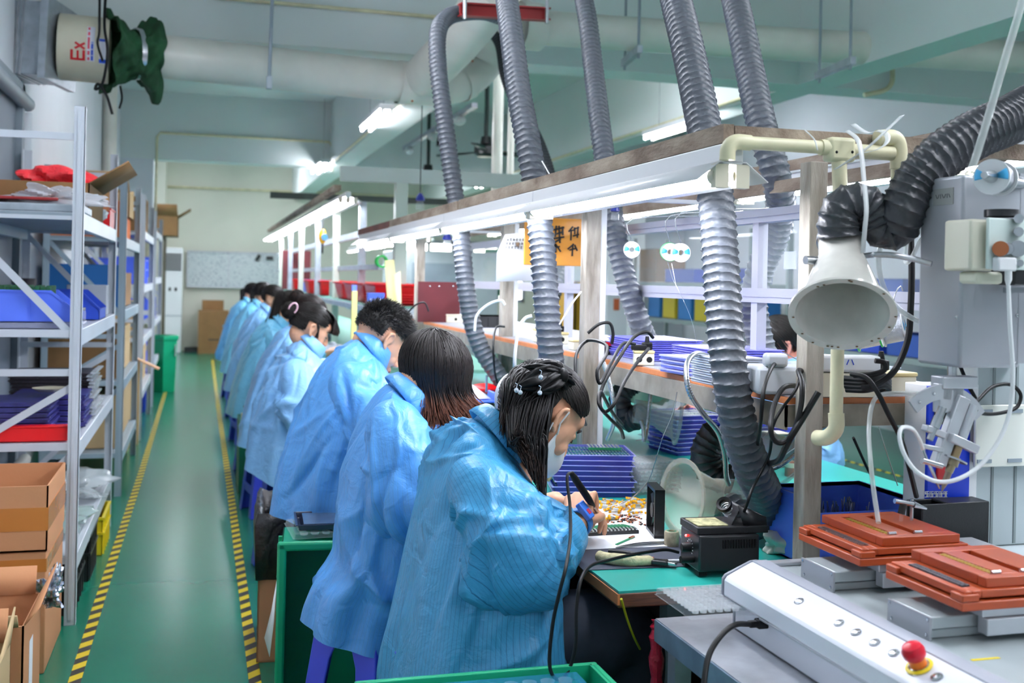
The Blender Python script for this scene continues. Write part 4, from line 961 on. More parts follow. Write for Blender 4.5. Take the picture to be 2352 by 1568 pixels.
# ---- person four: bun with a pink tie ---------------------------------
Y4 = 5.3
S4 = bk(Y4, [(567, 1075, .21, .22, 26), (572, 1045, .205, .225, 22), (585, 975, .19, .23, 14), (601, 915, .18, .235, 10), (622, 865, .165, .23, 14), (642, 825, .145, .205, 24), (665, 795, .115, .155, 36), (686, 775, .068, .08, 42)])
er = onY(725, 760, Y4 - .08); hc4 = Vector((er.x - .02, Y4, er.z))
arms4 = {-1: (onY(682, 848, Y4 - .17), onY(705, 955, Y4 - .22), onY(752, 868, Y4 - .05), 1.05, .85), 1: (onY(700, 840, Y4 + .17), Vector((.62, Y4 + .24, .84)), Vector((.9, Y4 + .08, .86)), 1.0, .8)}
make_person(Y4, S4, hc4, math.radians(27), math.radians(2), arms4, style_bun, COAT_C, 'person with fringe and black bun held by a pink tie', 31, knee=(.90, .60))
# ---- the five farther workers -----------------------------------------
def far_person(Y, dx, dz, pitch, style, coat, label, seed, hm=None, yaw=0, hx=0):
    rows = [(.20, .42, .22, .22, 12), (.22, .52, .21, .23, 8), (.25, .66, .195, .235, 5), (.29, .80, .18, .235, 8), (.345, .93, .16, .225, 16), (.41, 1.03, .135, .19, 28), (.455, 1.085, .10, .13, 38), (.49, 1.11, .068, .08, 42)]
    S = [(x + dx, z + dz, a, b, math.radians(p)) for x, z, a, b, p in rows]
    arms = {s: (Vector((.50 + dx, Y + s * .17, .99 + dz)), Vector((.60 + dx, Y + s * .23, .79)), Vector((.90, Y + s * .08, .86)), 1.0, .8) for s in (-1, 1)}
    return make_person(Y, S, Vector((.60 + dx + hx, Y, 1.165 + dz)), math.radians(pitch), math.radians(yaw), arms, style, coat, label, seed, near=False, hairm=hm, knee=(.9, .60), NR=70)
far_person(6.55, .02, .0, 32, style_smallbun, COAT_C, 'person just behind the pink tied bun, face hidden, dark loose hair', 41, HAIR_B)
far_person(7.95, .0, -.0, 34, style_pony(.42, .03, (-.35, -.03, -1), (-.10, -.03, .05)), COAT_D, 'person with a very long dark ponytail down the back', 43, HAIR_B, hx=.02)
far_person(9.4, .0, .03, 12, style_smallbun, COAT_C, 'person with upright head whose cheek and ear show', 47, yaw=-35)
far_person(11.0, .0, .04, 20, style_pony(.22, .05, (.1, 0, -1), (-.08, 0, .0)), COAT_D, 'person with shoulder-length black hair, second from the far end', 53)
far_person(12.9, -.01, .02, 22, style_pony(.25, .03), COAT_D, 'person in pale blue at the far end of the row', 59)
# person seated on the other side of the bench: only hair and hand show
def rear_person():
    Y = 3.6; c = onD(1778, 775, 4.5); t = thing('person', 'person behind the bench shelf whose black hair and pink hand show', 'person', (c.x, c.y, 0))
    H = Matrix.Translation(c + Vector((.02, 0, -.04))) @ Matrix.Rotation(PI, 4, 'Z') @ Matrix.Rotation(.5, 4, 'Y')
    b = MB(); head_pts(b, H); nb = c + Vector((.08, 0, -.16)); b.caps(H @ Vector((-.03, 0, -.04)), .05, nb, .055); b.caps(nb, .10, Vector((c.x + .06, c.y, .62)), .12)
    w = onD(1655, 925, 4.05); 
    for s, wr in ((-1, w + Vector((.06, 0, -.03))), (1, Vector((c.x - .35, c.y - .12, .85)))):
        sh_ = nb + Vector((.03, s * -.16, -.06)); el = sh_ + Vector((-.02, s * -.05, -.24)); b.caps(nb, .06, sh_, .05); b.caps(sh_, .045, el, .036); b.caps(el, .036, wr, .024)
        hand(b, wr, (-.7, .1, .35), (-.3, -.9, .1), -s, (.25, .3, .2))
    for s in (-1, 1): b.caps((c.x + .06, c.y + s * .1, .6), .08, (c.x - .2, c.y + s * .12, .6), .06); b.caps((c.x - .2, c.y + s * .12, .6), .05, (c.x - .15, c.y + s * .12, .05), .04)
    remesh(b.build('body', mat('pink_skin', '#d98f7c', .5), t, ang=180), .006)
    cm = MB(); coat_torso(cm, c.y, [(c.x - .12, .45, .17, .20, 0), (c.x - .10, .8, .15, .21, 0), (c.x - .06, 1.0, .12, .19, -.2), (c.x + .02, 1.10, .07, .09, -.4)], 5, NR=60)
    for s in (-1, 1):
        w0 = w + Vector((.06, 0, -.03)) if s < 0 else Vector((c.x - .35, c.y - .12, .85)); sh_ = nb + Vector((.03, s * -.16, -.06)); el = sh_ + Vector((-.02, s * -.05, -.24))
        sleeve_loft(cm, [sh_ + Vector((0, s * .08, .0)), sh_, sh_.lerp(el, .5), el, el.lerp(w0, .45), el.lerp(w0, .85)], [.05, .07, .075, .075, .07, .055], 60 + s, NR=40)
    cm.build('coat', COAT_C, t, ang=180)
    style_cap(t, H, np.random.default_rng(8), HAIR, nb, None, .66, 1500, .09, .002, -.7, (-.2, 0, -1))
rear_person()
# ================================================================== stools
def stool(x, y, rot, label, h=.555, group='violet blue plastic stools'):
    t = thing('stool', label, 'stool', (x, y, 0), group); R = Matrix.Rotation(rot, 3, 'Z'); C = Vector((x, y, 0))
    def hw(z): return .175 - .055 * z / h
    n = 4; cs = [(-1, -1), (1, -1), (1, 1), (-1, 1)]
    top = MB()
    rr = [[C + R @ Vector((sx * (hw(h) + o), sy * (hw(h) + o), z)) for sx, sy in cs] for o, z in ((0, h - .03), (.004, h - .028), (.004, h - .004), (-.01, h))]
    top.ring_loft(rr, True); top.build('seat', K['stool'], t, bevel=.006)
    for sx, sy in cs:
        lg = MB(); rings = []
        for i in range(9):
            z = h * .97 * (1 - i / 8) + .0; w = hw(z); lw = .085 - .02 * i / 8 + (.045 * max(0, (i < 2)) * (1 - i / 2)); o = Vector((sx * w, sy * w, z))
            P = [(0, 0), (-sx * lw, 0), (-sx * lw, -sy * .006), (-sx * .006, -sy * .006), (-sx * .006, -sy * lw), (0, -sy * lw)]
            rings.append([C + R @ (o + Vector((a, b, 0))) for a, b in P])
        lg.ring_loft(rings, True); lg.build('leg', K['stool'], t, ang=50, bevel=.003)
    for k in range(4):
        a, b = Vector(cs[k] + (0,)), Vector(cs[(k + 1) % 4] + (0,))
        for z, hh in ((.15, .05), (h - .05, .06)):
            w = hw(z) - .004; MB().beam(C + R @ (a * w + vU * z), C + R @ (b * w + vU * z), .006, hh).build('apron', K['stool'], t, bevel=.002)
    return t
stool(.50, 3.0, math.radians(32), 'violet blue stool nearest the camera, under the bob haired worker', h=.50)
stool(.58, 2.42, .2, 'violet blue stool mostly hidden under the bow haired worker')
stool(.50, 3.74, .3, 'violet blue stool under the short haired man')
stool(.47, 5.3, .2, 'violet blue stool under the worker with the pink tied bun')
for Y, n in ((6.6, 'fifth worker from the camera'), (7.95, 'long ponytailed worker'), (9.4, 'worker whose ear shows'), (11.0, 'second worker from the far end'), (12.9, 'last worker at the far end')): stool(.45, Y, .15, 'violet blue stool under the ' + n)
# ================================================================== flexible hoses
HOSE = mat('hose_grey', '#585d65', .42, var=.05, vscale=30); HOSE_D = mat('hose_dark', '#33363b', .45)
def hose(path, R, label, m=None, pitch=.0235, name='flexible_hose', n=None, NK=48, cap=True, group='grey spiral fume extraction hoses', cat='hose', parent=None, pl=.075):
    P = bez(path, 160); L = [0]
    for a, b in zip(P, P[1:]): L.append(L[-1] + (b - a).length)
    N = int(L[-1] / pitch * 9); A = np.array([tuple(p) for p in P]); s = np.linspace(0, L[-1], N)
    X = np.stack([np.interp(s, L, A[:, i]) for i in range(3)], 1); T = np.gradient(X, axis=0); T /= np.linalg.norm(T, axis=1)[:, None]
    a = np.cross(T[0], (0, 1, 0)); a /= np.linalg.norm(a); th = np.linspace(0, 2 * PI, NK, endpoint=False); V = np.zeros((N, NK, 3))
    RR = np.interp(s, np.linspace(0, L[-1], len(R)), R) if isinstance(R, (list, tuple)) else np.full(N, R)
    for i in range(N):
        a = a - T[i] * a.dot(T[i]); a /= np.linalg.norm(a); b = np.cross(T[i], a)
        p = (s[i] / pitch + th / (2 * PI)) % 1.0
        r = 1 - .115 * np.sin(PI * p) ** .7 + .03 * np.exp(-(np.minimum(p, 1 - p) / .06) ** 2)
        q = ((th * 15 / (2 * PI) + 1.7 * p + math.sin(s[i] * 40) * .1) % 1.0); r = r + pl * (np.abs(q * 2 - 1) - .5) * np.sin(PI * p) ** .5
        r = r * RR[i]; V[i] = X[i] + (np.outer(np.cos(th) * r, a) + np.outer(np.sin(th) * r, b))
    mb = MB(); vs_ = V.reshape(-1, 3).tolist(); fs = [(i * NK + j, i * NK + (j + 1) % NK, (i + 1) * NK + (j + 1) % NK, (i + 1) * NK + j) for i in range(N - 1) for j in range(NK)]
    mb.add(vs_, fs); o = mb.build(name, m or HOSE, parent, ang=50)
    return tag(o, label, cat, group) if parent is None else o
def PD(*a): return [onD(u, v, d) for u, v, d in a]
hose(PD((1150, 40, 5.6), (1110, 28, 5.5), (1060, 30, 5.3), (1025, 42, 5.15), (1006, 75, 5.0), (1006, 150, 4.9), (1020, 270, 4.8), (1045, 450, 4.7), (1058, 530, 4.65), (1068, 640, 4.6), (1082, 730, 4.6), (1105, 800, 4.6), (1150, 870, 4.6), (1185, 930, 4.62)), .040, 'spiral hose farthest left, bending down from the white branch pipe')
hose(PD((1120, -260, 4.9), (1150, -90, 4.3), (1172, 60, 3.9), (1190, 200, 3.7), (1215, 340, 3.55), (1232, 450, 3.5), (1245, 560, 3.45), (1254, 680, 3.4), (1264, 800, 3.4), (1275, 900, 3.45), (1290, 1000, 3.6)), .0425, 'spiral hose second from the left, running straight down behind the bow haired worker')
hose(PD((1240, -300, 5.6), (1310, -120, 5.0), (1345, 20, 4.6), (1362, 150, 4.4), (1380, 300, 4.15), (1398, 430, 4.0), (1412, 530, 3.9), (1440, 650, 3.85), (1470, 745, 3.85), (1490, 800, 3.95), (1500, 860, 4.1)), .0405, 'spiral hose third from the left, leaning toward the violet tray stack')
hose(PD((1450, -330, 4.2), (1520, -120, 3.3), (1562, 40, 2.95), (1590, 160, 2.8), (1622, 320, 2.65), (1644, 460, 2.55), (1655, 600, 2.5), (1664, 740, 2.45), (1678, 870, 2.42), (1700, 990, 2.45), (1730, 1080, 2.5), (1757, 1140, 2.58), (1745, 1195, 2.66), (1705, 1190, 2.72), (1668, 1160, 2.76)), .0435, 'thickest looking spiral hose reaching down to the clear cone beside the soldering station', pitch=.022)
hose(PD((1610, -300, 4.6), (1662, -110, 3.9), (1697, 40, 3.55), (1722, 160, 3.4), (1750, 290, 3.25), (1782, 400, 3.2), (1793, 470, 3.25), (1778, 545, 3.33), (1748, 615, 3.4), (1732, 685, 3.42), (1738, 750, 3.42), (1750, 800, 3.42), (1756, 822, 3.42)), .0455, 'spiral hose fifth from the left, kinking back behind the aluminium rails')
hose(PD((1120, 60, 6.9), (1150, 100, 6.8), (1165, 180, 6.6), (1200, 260, 6.4), (1235, 330, 6.1), (1262, 410, 5.9), (1285, 520, 5.7), (1290, 610, 5.6), (1270, 680, 5.5)), .040, 'thin looking dark hose hidden behind the second hose', HOSE_D)
# big hose over the robot with the white cone hood
hose(PD((2620, 120, 2.6), (2440, 210, 2.3), (2330, 270, 2.15), (2240, 310, 2.08), (2160, 360, 2.05), (2103, 420, 2.05), (2076, 480, 2.05), (2060, 520, 2.07), (2030, 522, 2.08), (2008, 490, 2.08), (1975, 468, 2.08), (1938, 478, 2.08), (1925, 515, 2.08), (1928, 545, 2.08)), [.051, .051, .051, .050, .049, .046, .043, .041], 'black spiral hose sweeping over the robot to the white cone hood', mat('hose_black', '#36393e', .4), pitch=.016, NK=56)
def hood(neck, rim, r0, r1, m, label, name='fume_hood', cyl_len=.08, flare=.012, group=None):
    neck, rim = Vector(neck), Vector(rim); ax = (rim - neck).normalized(); t = thing(name, label, 'fume hood', rim, group); L = (rim - neck).length
    MB().lathe([(r0, -cyl_len), (r0, 0), (r0 + (r1 - r0) * .03, .006), (r0 + (r1 - r0) * .45, L * .44), (r1 * .985, L * .97), (r1, L), (r1 + flare, L + .002), (r1 + flare, L - .002), (r1 - .001, L - .006)], neck, ax, 64).build('cone', m, t, ang=50, solid=.0015)
    return t, ax
ncap = onD(1932, 590, 2.08); rimc = onD(1934, 722, 1.98)
hd, ax = hood(ncap, rimc, .041, .083, mat('smoky_white_plastic', '#dcdad2', .15, var=.08, vscale=18), 'cloudy white plastic cone hood hanging under the black hose', cyl_len=.055)
MB().lathe([(.044, -.052), (.046, -.05), (.046, -.04), (.044, -.038)], ncap, ax, 40).build('hose_clamp', K['steel'], hd)
pk = onD(1862, 597, 2.06); MB().tube([onD(1886, 600, 2.07), onD(1875, 600, 2.06)], .005, 10).build('screw_neck', K['black'], hd); MB().tube([onD(1876, 598, 2.06), onD(1850, 597, 2.05)], .008, 20).build('knob', K['steel'], hd)
sp_ = MB(); random.seed(2)
for _ in range(16):
    a = random.uniform(0, 2 * PI); sdv = ax.orthogonal().normalized(); b2 = ax.cross(sdv); q = rimc + (sdv * math.cos(a) + b2 * math.sin(a)) * random.uniform(.086, .092) + ax * .003; sp_.ell(q, (.003, .003, .0012), 6, 4)
sp_.build('rust_spot', mat('rust', '#6a4a22', .8), hd)
def gooseneck(pts, r, label, parent=None):
    P = bez(pts, 140); rr = [r * (1 + .10 * (i % 2)) for i in range(len(P))]
    o = MB().tube(P, rr, 14).build('gooseneck_arm', K['steel'], parent, ang=20); return tag(o, label, 'flexible arm') if parent is None else o
gooseneck(PD((1982, 588, 2.06), (2010, 585, 2.05), (2050, 586, 2.02), (2095, 594, 2.0), (2140, 606, 1.98)), .0052, 'ribbed steel arm holding the white cone hood')
gooseneck(PD((1665, 845, 2.75), (1640, 825, 2.7), (1603, 812, 2.62), (1580, 830, 2.55), (1577, 870, 2.5), (1588, 910, 2.5), (1615, 950, 2.52), (1648, 990, 2.56), (1664, 1040, 2.62), (1668, 1090, 2.68), (1674, 1112, 2.72)), .0062, 'ribbed steel arm bending from the shelf down to the clear cone')
gooseneck(PD((1905, 975, 2.75), (1870, 995, 2.75), (1830, 1040, 2.75), (1790, 1070, 2.75), (1740, 1085, 2.8)), .0052, 'ribbed steel arm sloping left below the shelf')
gooseneck(PD((1495, 890, 3.35), (1492, 930, 3.35), (1487, 980, 3.35), (1480, 1010, 3.3), (1478, 985, 3.3), (1472, 965, 3.3)), .0062, 'short hooked steel arm beside the second clear cone')
gooseneck(PD((1385, 830, 3.1), (1398, 870, 3.1), (1408, 920, 3.1), (1410, 970, 3.15), (1395, 1010, 3.2)), .006, 'ribbed steel arm hanging among the cables right of the worker')
# clear cones on the bench
clm = clear('dusty_clear_cone', '#e6e4da', .20, .08, '#fbfaf5')
hood(onD(1634, 1142, 2.76), onD(1566, 1140, 2.72), .048, .083, clm, 'large clear plastic cone lying on its side beside the soldering station', cyl_len=.075, group=None)
hood(onD(1500, 950, 3.4), onD(1556, 958, 3.4), .036, .075, clear('clear_cone_b', '#dfe6e4', .22, .1), 'clear plastic cone under the shelf with a black hose behind', cyl_len=.06)
hood(onD(1762, 1015, 3.0), onD(1812, 1070, 2.95), .035, .09, clear('clear_cone_c', '#e6ecf2', .24, .1), 'clear plastic cone seen edge on left of the rusty post', cyl_len=.03)
hose(PD((1480, 870, 3.5), (1445, 885, 3.5), (1425, 910, 3.5), (1428, 940, 3.5), (1445, 965, 3.5), (1475, 950, 3.45)), .038, 'dark hose curling into the clear cone under the shelf', HOSE_D, pitch=.02, pl=.07)
hose(PD((1655, 985, 3.1), (1632, 1010, 3.1), (1620, 1050, 3.1), (1640, 1090, 3.1), (1680, 1100, 3.1)), .045, 'black hose bulging behind the flexible arm', mat('hose_black2', '#1d1e21', .5), pitch=.018, pl=.09)
# ================================================================== things on the near bench
TZ = .7705
def onT(u, v, z=TZ): return onZ(u, v, z)
def flat(name, px, m, z, th, label, cat, zref=None):
    mb = MB(); P = [onZ(u, v, zref or z) for u, v in px]; n = len(P)
    mb.add([(p.x, p.y, z) for p in P] + [(p.x, p.y, z + th) for p in P], [tuple(range(n)), tuple(range(2 * n - 1, n - 1, -1))] + [(i, n + i, n + (i + 1) % n, (i + 1) % n) for i in range(n)])
    return tag(mb.build(name, m), label, cat)
flat('desk_mat', [(1262, 1235), (1340, 1310), (1600, 1300), (1560, 1230)], mat('dark_grey_mat', '#3d4250', .5), TZ + .0003, .0012, 'dark grey mat under the white paper at the bench end', 'mat')
flat('paper_sheet', [(1240, 1176), (1480, 1145), (1545, 1254), (1335, 1262)], K['paper'], TZ + .002, .0006, 'white paper sheet under the gold parts and circuit boards', 'paper')
flat('paper_sheet', [(1790, 1122), (1990, 1130), (1990, 1195), (1880, 1190), (1800, 1150)], K['paper'], TZ + .002, .0006, 'white paper sheet on the teal mat left of the rusty post', 'paper')
# violet trays with boards: one tray of the stack
K['rimv'] = clear('violet_rim', '#b9bcff', .75, .1)
def tray_proto(name, w, d, h, m, label, group, contents=None, rot=0, c=(0, 0, 0), ribs=6):
    t = thing(name, label, 'tray', c, group); R = Matrix.Rotation(rot, 3, 'Z'); C = Vector(c)
    rings = []
    for k, z in ((1.0, h), (.985, h - .001), (.95, .001), (.94, 0)):
        rings.append([C + R @ Vector((sx * w / 2 * k, sy * d / 2 * k, z)) for sx, sy in ((-1, -1), (1, -1), (1, 1), (-1, 1))])
    mb = MB(); mb.ring_loft(rings, cap=False); o = len(mb.v); mb.add(rings[-1], [(0, 1, 2, 3)])
    fl = [[C + R @ Vector((sx * w / 2 * k, sy * d / 2 * k, h + z)) for sx, sy in ((-1, -1), (1, -1), (1, 1), (-1, 1))] for k, z in ((1.0, 0), (1.035, 0), (1.04, -.002))]
    mb.build('tray_body', m, t, smooth=False); rm = MB(); rm.ring_loft(fl, cap=False); rm.build('rim', K['rimv'] if m is K['dkviolet'] else m, t, smooth=False)
    if ribs:
        r = MB()
        for i in range(1, ribs): y = -d / 2 + d * i / ribs; r.obox(C + R @ Vector((0, y, h * .45)), (w * .9, .0015, h * .8), R)
        r.build('divider', m, t)
    if contents: contents(t, C, R, w, d, h)
    return t
def boards(t, C, R, w, d, h):
    b = MB(); g = MB(); rng = random.Random(5)
    for i in range(22):
        x = -w * .44 + w * .88 * i / 21
        for s in (-1, 0, 1):
            b.obox(C + R @ Vector((x, s * d * .3, h * .62)), (.0035, d * .25, .004), R)
            g.obox(C + R @ Vector((x + .004, s * d * .3 + rng.uniform(-.004, .004), h * .72)), (.003, d * .22, .0035), R)
    b.build('circuit_boards', K['pcb'], t); g.build('silver_contacts', mat('silver', '#d8dcd8', .3, .8), t)
tb = onT(1367, 1135, .77); rot0 = -.22
tr0 = tray_proto('parts_tray', .235, .20, .017, K['dkviolet'], 'blue violet parts tray in the tall stack right of the worker, topmost, holding green boards', 'blue violet trays stacked beside the soldering worker', boards, rot0, (tb.x, tb.y + .05, .77 + .0155 * 7))
lay = ['second from the top', 'third from the top', 'fourth from the top', 'fourth from the bottom', 'third from the bottom', 'second from the bottom', 'at the very bottom']
rs = random.Random(3)
for i in range(7):
    q = dup(tr0, (tb.x + rs.uniform(-.006, .006), tb.y + .05 + rs.uniform(-.006, .006), .77 + .0155 * (6 - i)), rs.uniform(-.03, .03), 'blue violet parts tray in the stack right of the worker, ' + lay[i])
# comb of boards on top
t = thing('board_rack', 'green board comb resting on the topmost violet tray', 'circuit boards', (tb.x + .03, tb.y + .07, .77 + .0155 * 7 + .018))
g = MB(); s_ = MB(); c0_ = Vector((tb.x + .045, tb.y + .06, .77 + .0155 * 8 + .006)); Rr = Matrix.Rotation(rot0, 3, 'Z')
g.obox(c0_ + Rr @ Vector((0, -.032, 0)), (.10, .004, .007), Rr).build('board_base', K['pcb'], t)
for i in range(9): s_.obox(c0_ + Rr @ Vector((-.044 + i * .011, 0, .004)), (.005, .062, .003), Rr)
s_.build('contact_strip', mat('silver2', '#d5d8d4', .3, .7), t)
# clear blister tray stack behind
POCK = clear('blister_pocket', '#f4f9fc', .34, .04)
def blister(name, w, d, h, nx, ny, c, rot, label, group=None, m=None, cr=.4):
    t = thing(name, label, 'tray', c, group); R = Matrix.Rotation(rot, 3, 'Z'); C = Vector(c); m = m or K['clear']; mb = MB()
    rings = [[C + R @ Vector((sx * w / 2 * k, sy * d / 2 * k, z)) for sx, sy in ((-1, -1), (1, -1), (1, 1), (-1, 1))] for k, z in ((1.03, 0), (1.03, .001), (1.0, .001), (.98, h), (.96, h))]
    mb.ring_loft(rings, cap=False); mb.add(rings[-1], [(0, 1, 2, 3)]); mb.build('tray_body', m, t, smooth=False)
    p = MB()
    for i in range(nx):
        for j in range(ny):
            q = C + R @ Vector((w * .9 * ((i + .5) / nx - .5), d * .9 * ((j + .5) / ny - .5), h)); rr = min(w * .9 / nx, d * .9 / ny) * cr
            p.lathe([(rr, 0), (rr * .95, -.001), (rr * .85, -h * .55), (rr * .1, -h * .6)], q, n=12)
    p.build('blister_pocket', POCK, t, ang=60); return t
bb = onT(1520, 1140, .77)
bl0 = blister('blister_tray', .15, .13, .012, 9, 8, (bb.x, bb.y + .1, .77 + .012 * 7), .15, 'clear dimpled tray behind the gold parts, topmost of its stack', 'clear dimpled trays stacked behind the gold parts')
for i in range(7): dup(bl0, (bb.x + rs.uniform(-.006, .006), bb.y + .1 + rs.uniform(-.005, .005), .77 + .012 * i), rs.uniform(-.04, .04), 'clear dimpled tray in the stack behind the gold parts, ' + lay[6 - i])
bp = onT(1628, 1385, .775)
bt_ = blister('blister_tray', .150, .165, .014, 8, 9, (bp.x, bp.y + .004, .772), .0, 'large clear dimpled tray bridging the teal mat and the metal table', None, clear('clear_b', '#f2f7fb', .16, .06), .46)
b3 = onT(1785, 1215, .77)
bl3 = blister('blister_tray', .10, .10, .008, 4, 4, (b3.x - .02, b3.y + .06, .77 + .0085 * 9), .1, 'clear thin tray topmost behind the soldering station', 'clear thin trays stacked behind the soldering station')
for i in range(9): dup(bl3, (b3.x - .02 + rs.uniform(-.004, .004), b3.y + .06, .77 + .0085 * i), 0, 'clear thin tray in the low stack behind the soldering station')
# gold and copper parts on the paper
def rod_part(loc, rot, L=.030, r=.0032):
    t = thing('battery_cell', 'small silver cell with yellow taped ends in the pile on the paper', 'component', loc, 'silver cells with yellow tape piled on the paper'); c = Vector(loc)
    MB().tube([c - Vector((L / 2, 0, 0)), c + Vector((L / 2, 0, 0))], r, 8).build('silver_body', mat('cell_silver', '#d9d9d2', .3, .7), t)
    for s in (-1, 1): MB().tube([c + Vector((s * L * .28, 0, 0)), c + Vector((s * L * .52, 0, 0))], r * 1.12, 8).build('yellow_tape', mat('kapton', '#e8a818', .25), t)
    MB().tube([c + Vector((L * .5, 0, 0)), c + Vector((L * .62, .003, .001))], .0008, 5).build('red_lead', K['red'], t)
    t.o.rotation_euler[2] = rot; return t
rg = random.Random(9); c0_ = onT(1430, 1170)
rp0 = rod_part((c0_.x, c0_.y, TZ + .008), .3)
for i in range(54):
    u = rg.uniform(1385, 1497); v = rg.uniform(1157, 1186); 
    if i < 6: u, v = rg.uniform(1385, 1420), rg.uniform(1193, 1198)
    q = onT(u, v); dup(rp0, (q.x, q.y, TZ + .006 + rg.uniform(0, .014)), rg.uniform(-1.2, 1.2))
k0 = MB().box(-.0045, .0045, -.0018, .0018, 0, .003); k0 = k0.build('copper_terminal', K['copper']); tag(k0, 'tiny copper and black terminal scattered on the white paper', 'component', 'copper terminals scattered on the paper')
MB().box(-.005, -.0025, -.002, .002, 0, .0034).build('black_end', K['black'], Ref(k0.o, k0.o.location.copy()))
q = onT(1450, 1200); k0.o.location = (q.x, q.y, TZ + .003)
for i in range(60):
    u = rg.gauss(1440, 34); v = rg.uniform(1186, 1204) + (6 if u > 1470 else 0); q = onT(min(u, 1495), v); d = dup(k0, (q.x, q.y, TZ + .003), rg.uniform(0, 3)); 
# board comb being soldered
t = thing('board_comb', 'row of green circuit boards in a black comb being soldered', 'circuit boards', onT(1405, 1215)); A, B = onT(1350, 1232), onT(1466, 1226); dd = (B - A).normalized(); nn = Vector((-dd.y, dd.x, 0))
MB().beam(A + vU * .006, B + vU * .006, .012, .010).build('comb', K['black'], t, bevel=.002)
g, s_, k_ = MB(), MB(), MB()
for i in range(14):
    p = A.lerp(B, (i + .3) / 14); k_.beam(p + vU * .012, p + nn * .045 + vU * .010, .0045, .003); g.beam(p + nn * .012 + vU * .015, p + nn * .062 - dd * .012 + vU * .012, .0055, .0015); s_.beam(p - nn * .006 + vU * .0135, p + nn * .014 + vU * .0155, .004, .003)
k_.build('black_tooth', K['black'], t); g.build('green_board', K['pcb'], t); s_.build('silver_tip', mat('silver3', '#d5d8d4', .3, .7), t)
t = thing('circuit_strip', 'single slim circuit board lying alone on the paper', 'circuit board', onT(1437, 1244)); A, B = onT(1416, 1254), onT(1456, 1236)
MB().beam(A + vU * .004, B + vU * .004, .007, .0018).build('green_board', K['pcb'], t); MB().beam(A.lerp(B, .75) + vU * .006, A.lerp(B, .98) + vU * .006, .006, .003).build('copper_end', K['copper'], t)
# tweezers, pliers, cutter
t = thing('tweezers', 'steel tweezers lying on the paper edge', 'tweezers', onT(1470, 1258)); A = onT(1414, 1261); 
for s in (-1, 1): MB().tube(bez([A + vU * .004, onT(1470, 1255 + s * 2) + vU * .006, onT(1532, 1250 + s * 1) + vU * .005], 10), [.001] + [.0025] * 9 + [.003], 6).build('tweezer_arm', K['steel'], t)
t = thing('cutting_pliers', 'pliers with tape wrapped cream handle and black jaws', 'pliers', onT(1440, 1300)); 
MB().tube(bez([onT(1374, 1290) + vU * .014, onT(1390, 1295) + vU * .014, onT(1430, 1299) + vU * .013, onT(1470, 1300) + vU * .012, onT(1500, 1298) + vU * .012], 24), [.008] + [.0125] * 8 + [.0135] * 8 + [.011] * 6 + [.009, .006], 14).build('wrapped_handle', mat('masking_tape_wrap', '#cfc59b', .7, var=.2, vscale=40, bump=.5, bscale=60), t, ang=180)
MB().tube(bez([onT(1398, 1278) + vU * .012, onT(1440, 1283) + vU * .013, onT(1490, 1293) + vU * .012], 10), .0065, 10).build('bare_handle', K['black'], t)
MB().beam(onT(1496, 1299) + vU * .010, onT(1535, 1302) + vU * .010, .024, .010).build('jaw_body', K['black_s'], t, bevel=.003); MB().beam(onT(1530, 1302) + vU * .010, onT(1553, 1305) + vU * .009, .014, .007).build('jaw_tip', K['steel'], t, bevel=.002)
MB().beam(onT(1488, 1294) + vU * .014, onT(1500, 1297) + vU * .014, .006, .006).build('orange_spring', mat('orange', '#e2541c', .5), t)
pipe('pen', [onT(1512, 1294) + vU * .005, onT(1610, 1291) + vU * .005], .004, K['white'], 'white pen lying behind the pliers jaws', 'pen')
# soldering station
SB = onT(1605, 1322, .775); st = thing('soldering_station', 'black soldering station with dial, iron stand and sponge tray', 'soldering station', (SB.x + .06, SB.y + .05, .775))
Rb = Matrix.Rotation(-.06, 3, 'Z')
def sb(x, y, z): return Vector(SB) + Rb @ Vector((x, y, z))
MB().obox(sb(.070, .055, .046), (.140, .110, .078), Rb).build('housing', K['black_s'], st, bevel=.004)
for a_ in ((.012, .015), (.128, .015), (.012, .095), (.128, .095)): MB().obox(sb(a_[0], a_[1], .003), (.02, .02, .01), Rb).build('foot', K['rubber'], st)
vn = MB()
for i in range(13): vn.obox(sb(.055 + i * .0062, -.0015, .066), (.003, .004, .018), Rb)
vn.build('vent_slat', K['rubber'], st)
MB().obox(sb(.112, -.001, .016), (.024, .003, .014), Rb).build('power_switch', K['rubber'], st)
kx = sb(-.001, .050, .050); axd = Rb @ Vector((-1, 0, 0))
MB().lathe([(0, .020), (.0085, .020), (.0095, .018), (.0105, 0)], kx, axd, 24).build('dial_knob', K['rubber'], st)
dm = MB()
for i in range(11): a = -2.3 + i * .46; dm.beam(kx + axd * .0005 + Rb @ Vector((0, math.sin(a) * .015, math.cos(a) * .015)), kx + axd * .0005 + Rb @ Vector((0, math.sin(a) * .018, math.cos(a) * .018)), .001, .001)
dm.build('dial_mark', K['white'], st)
MB().ell(kx + axd * .001 + Rb @ Vector((0, .022, .02)), .0028, 10, 8).build('red_light', emit('led_red', '#ff1a10', 8), st)
sd0 = MB().obox(sb(.082, .062, .093), (.165, .105, .016), Rb).build('stand_base', K['black'], st, bevel=.002)
MB().obox(sb(.040, .058, .1015), (.070, .075, .003), Rb).build('sponge', mat('burnt_sponge', '#b9b489', .9, var=.4, vscale=60, bump=.6, bscale=120), sd0)
MB().obox(sb(.095, .05, .118), (.004, .05, .045), Rb @ Matrix.Rotation(.5, 3, 'Y')).build('bracket', K['black_s'], st)
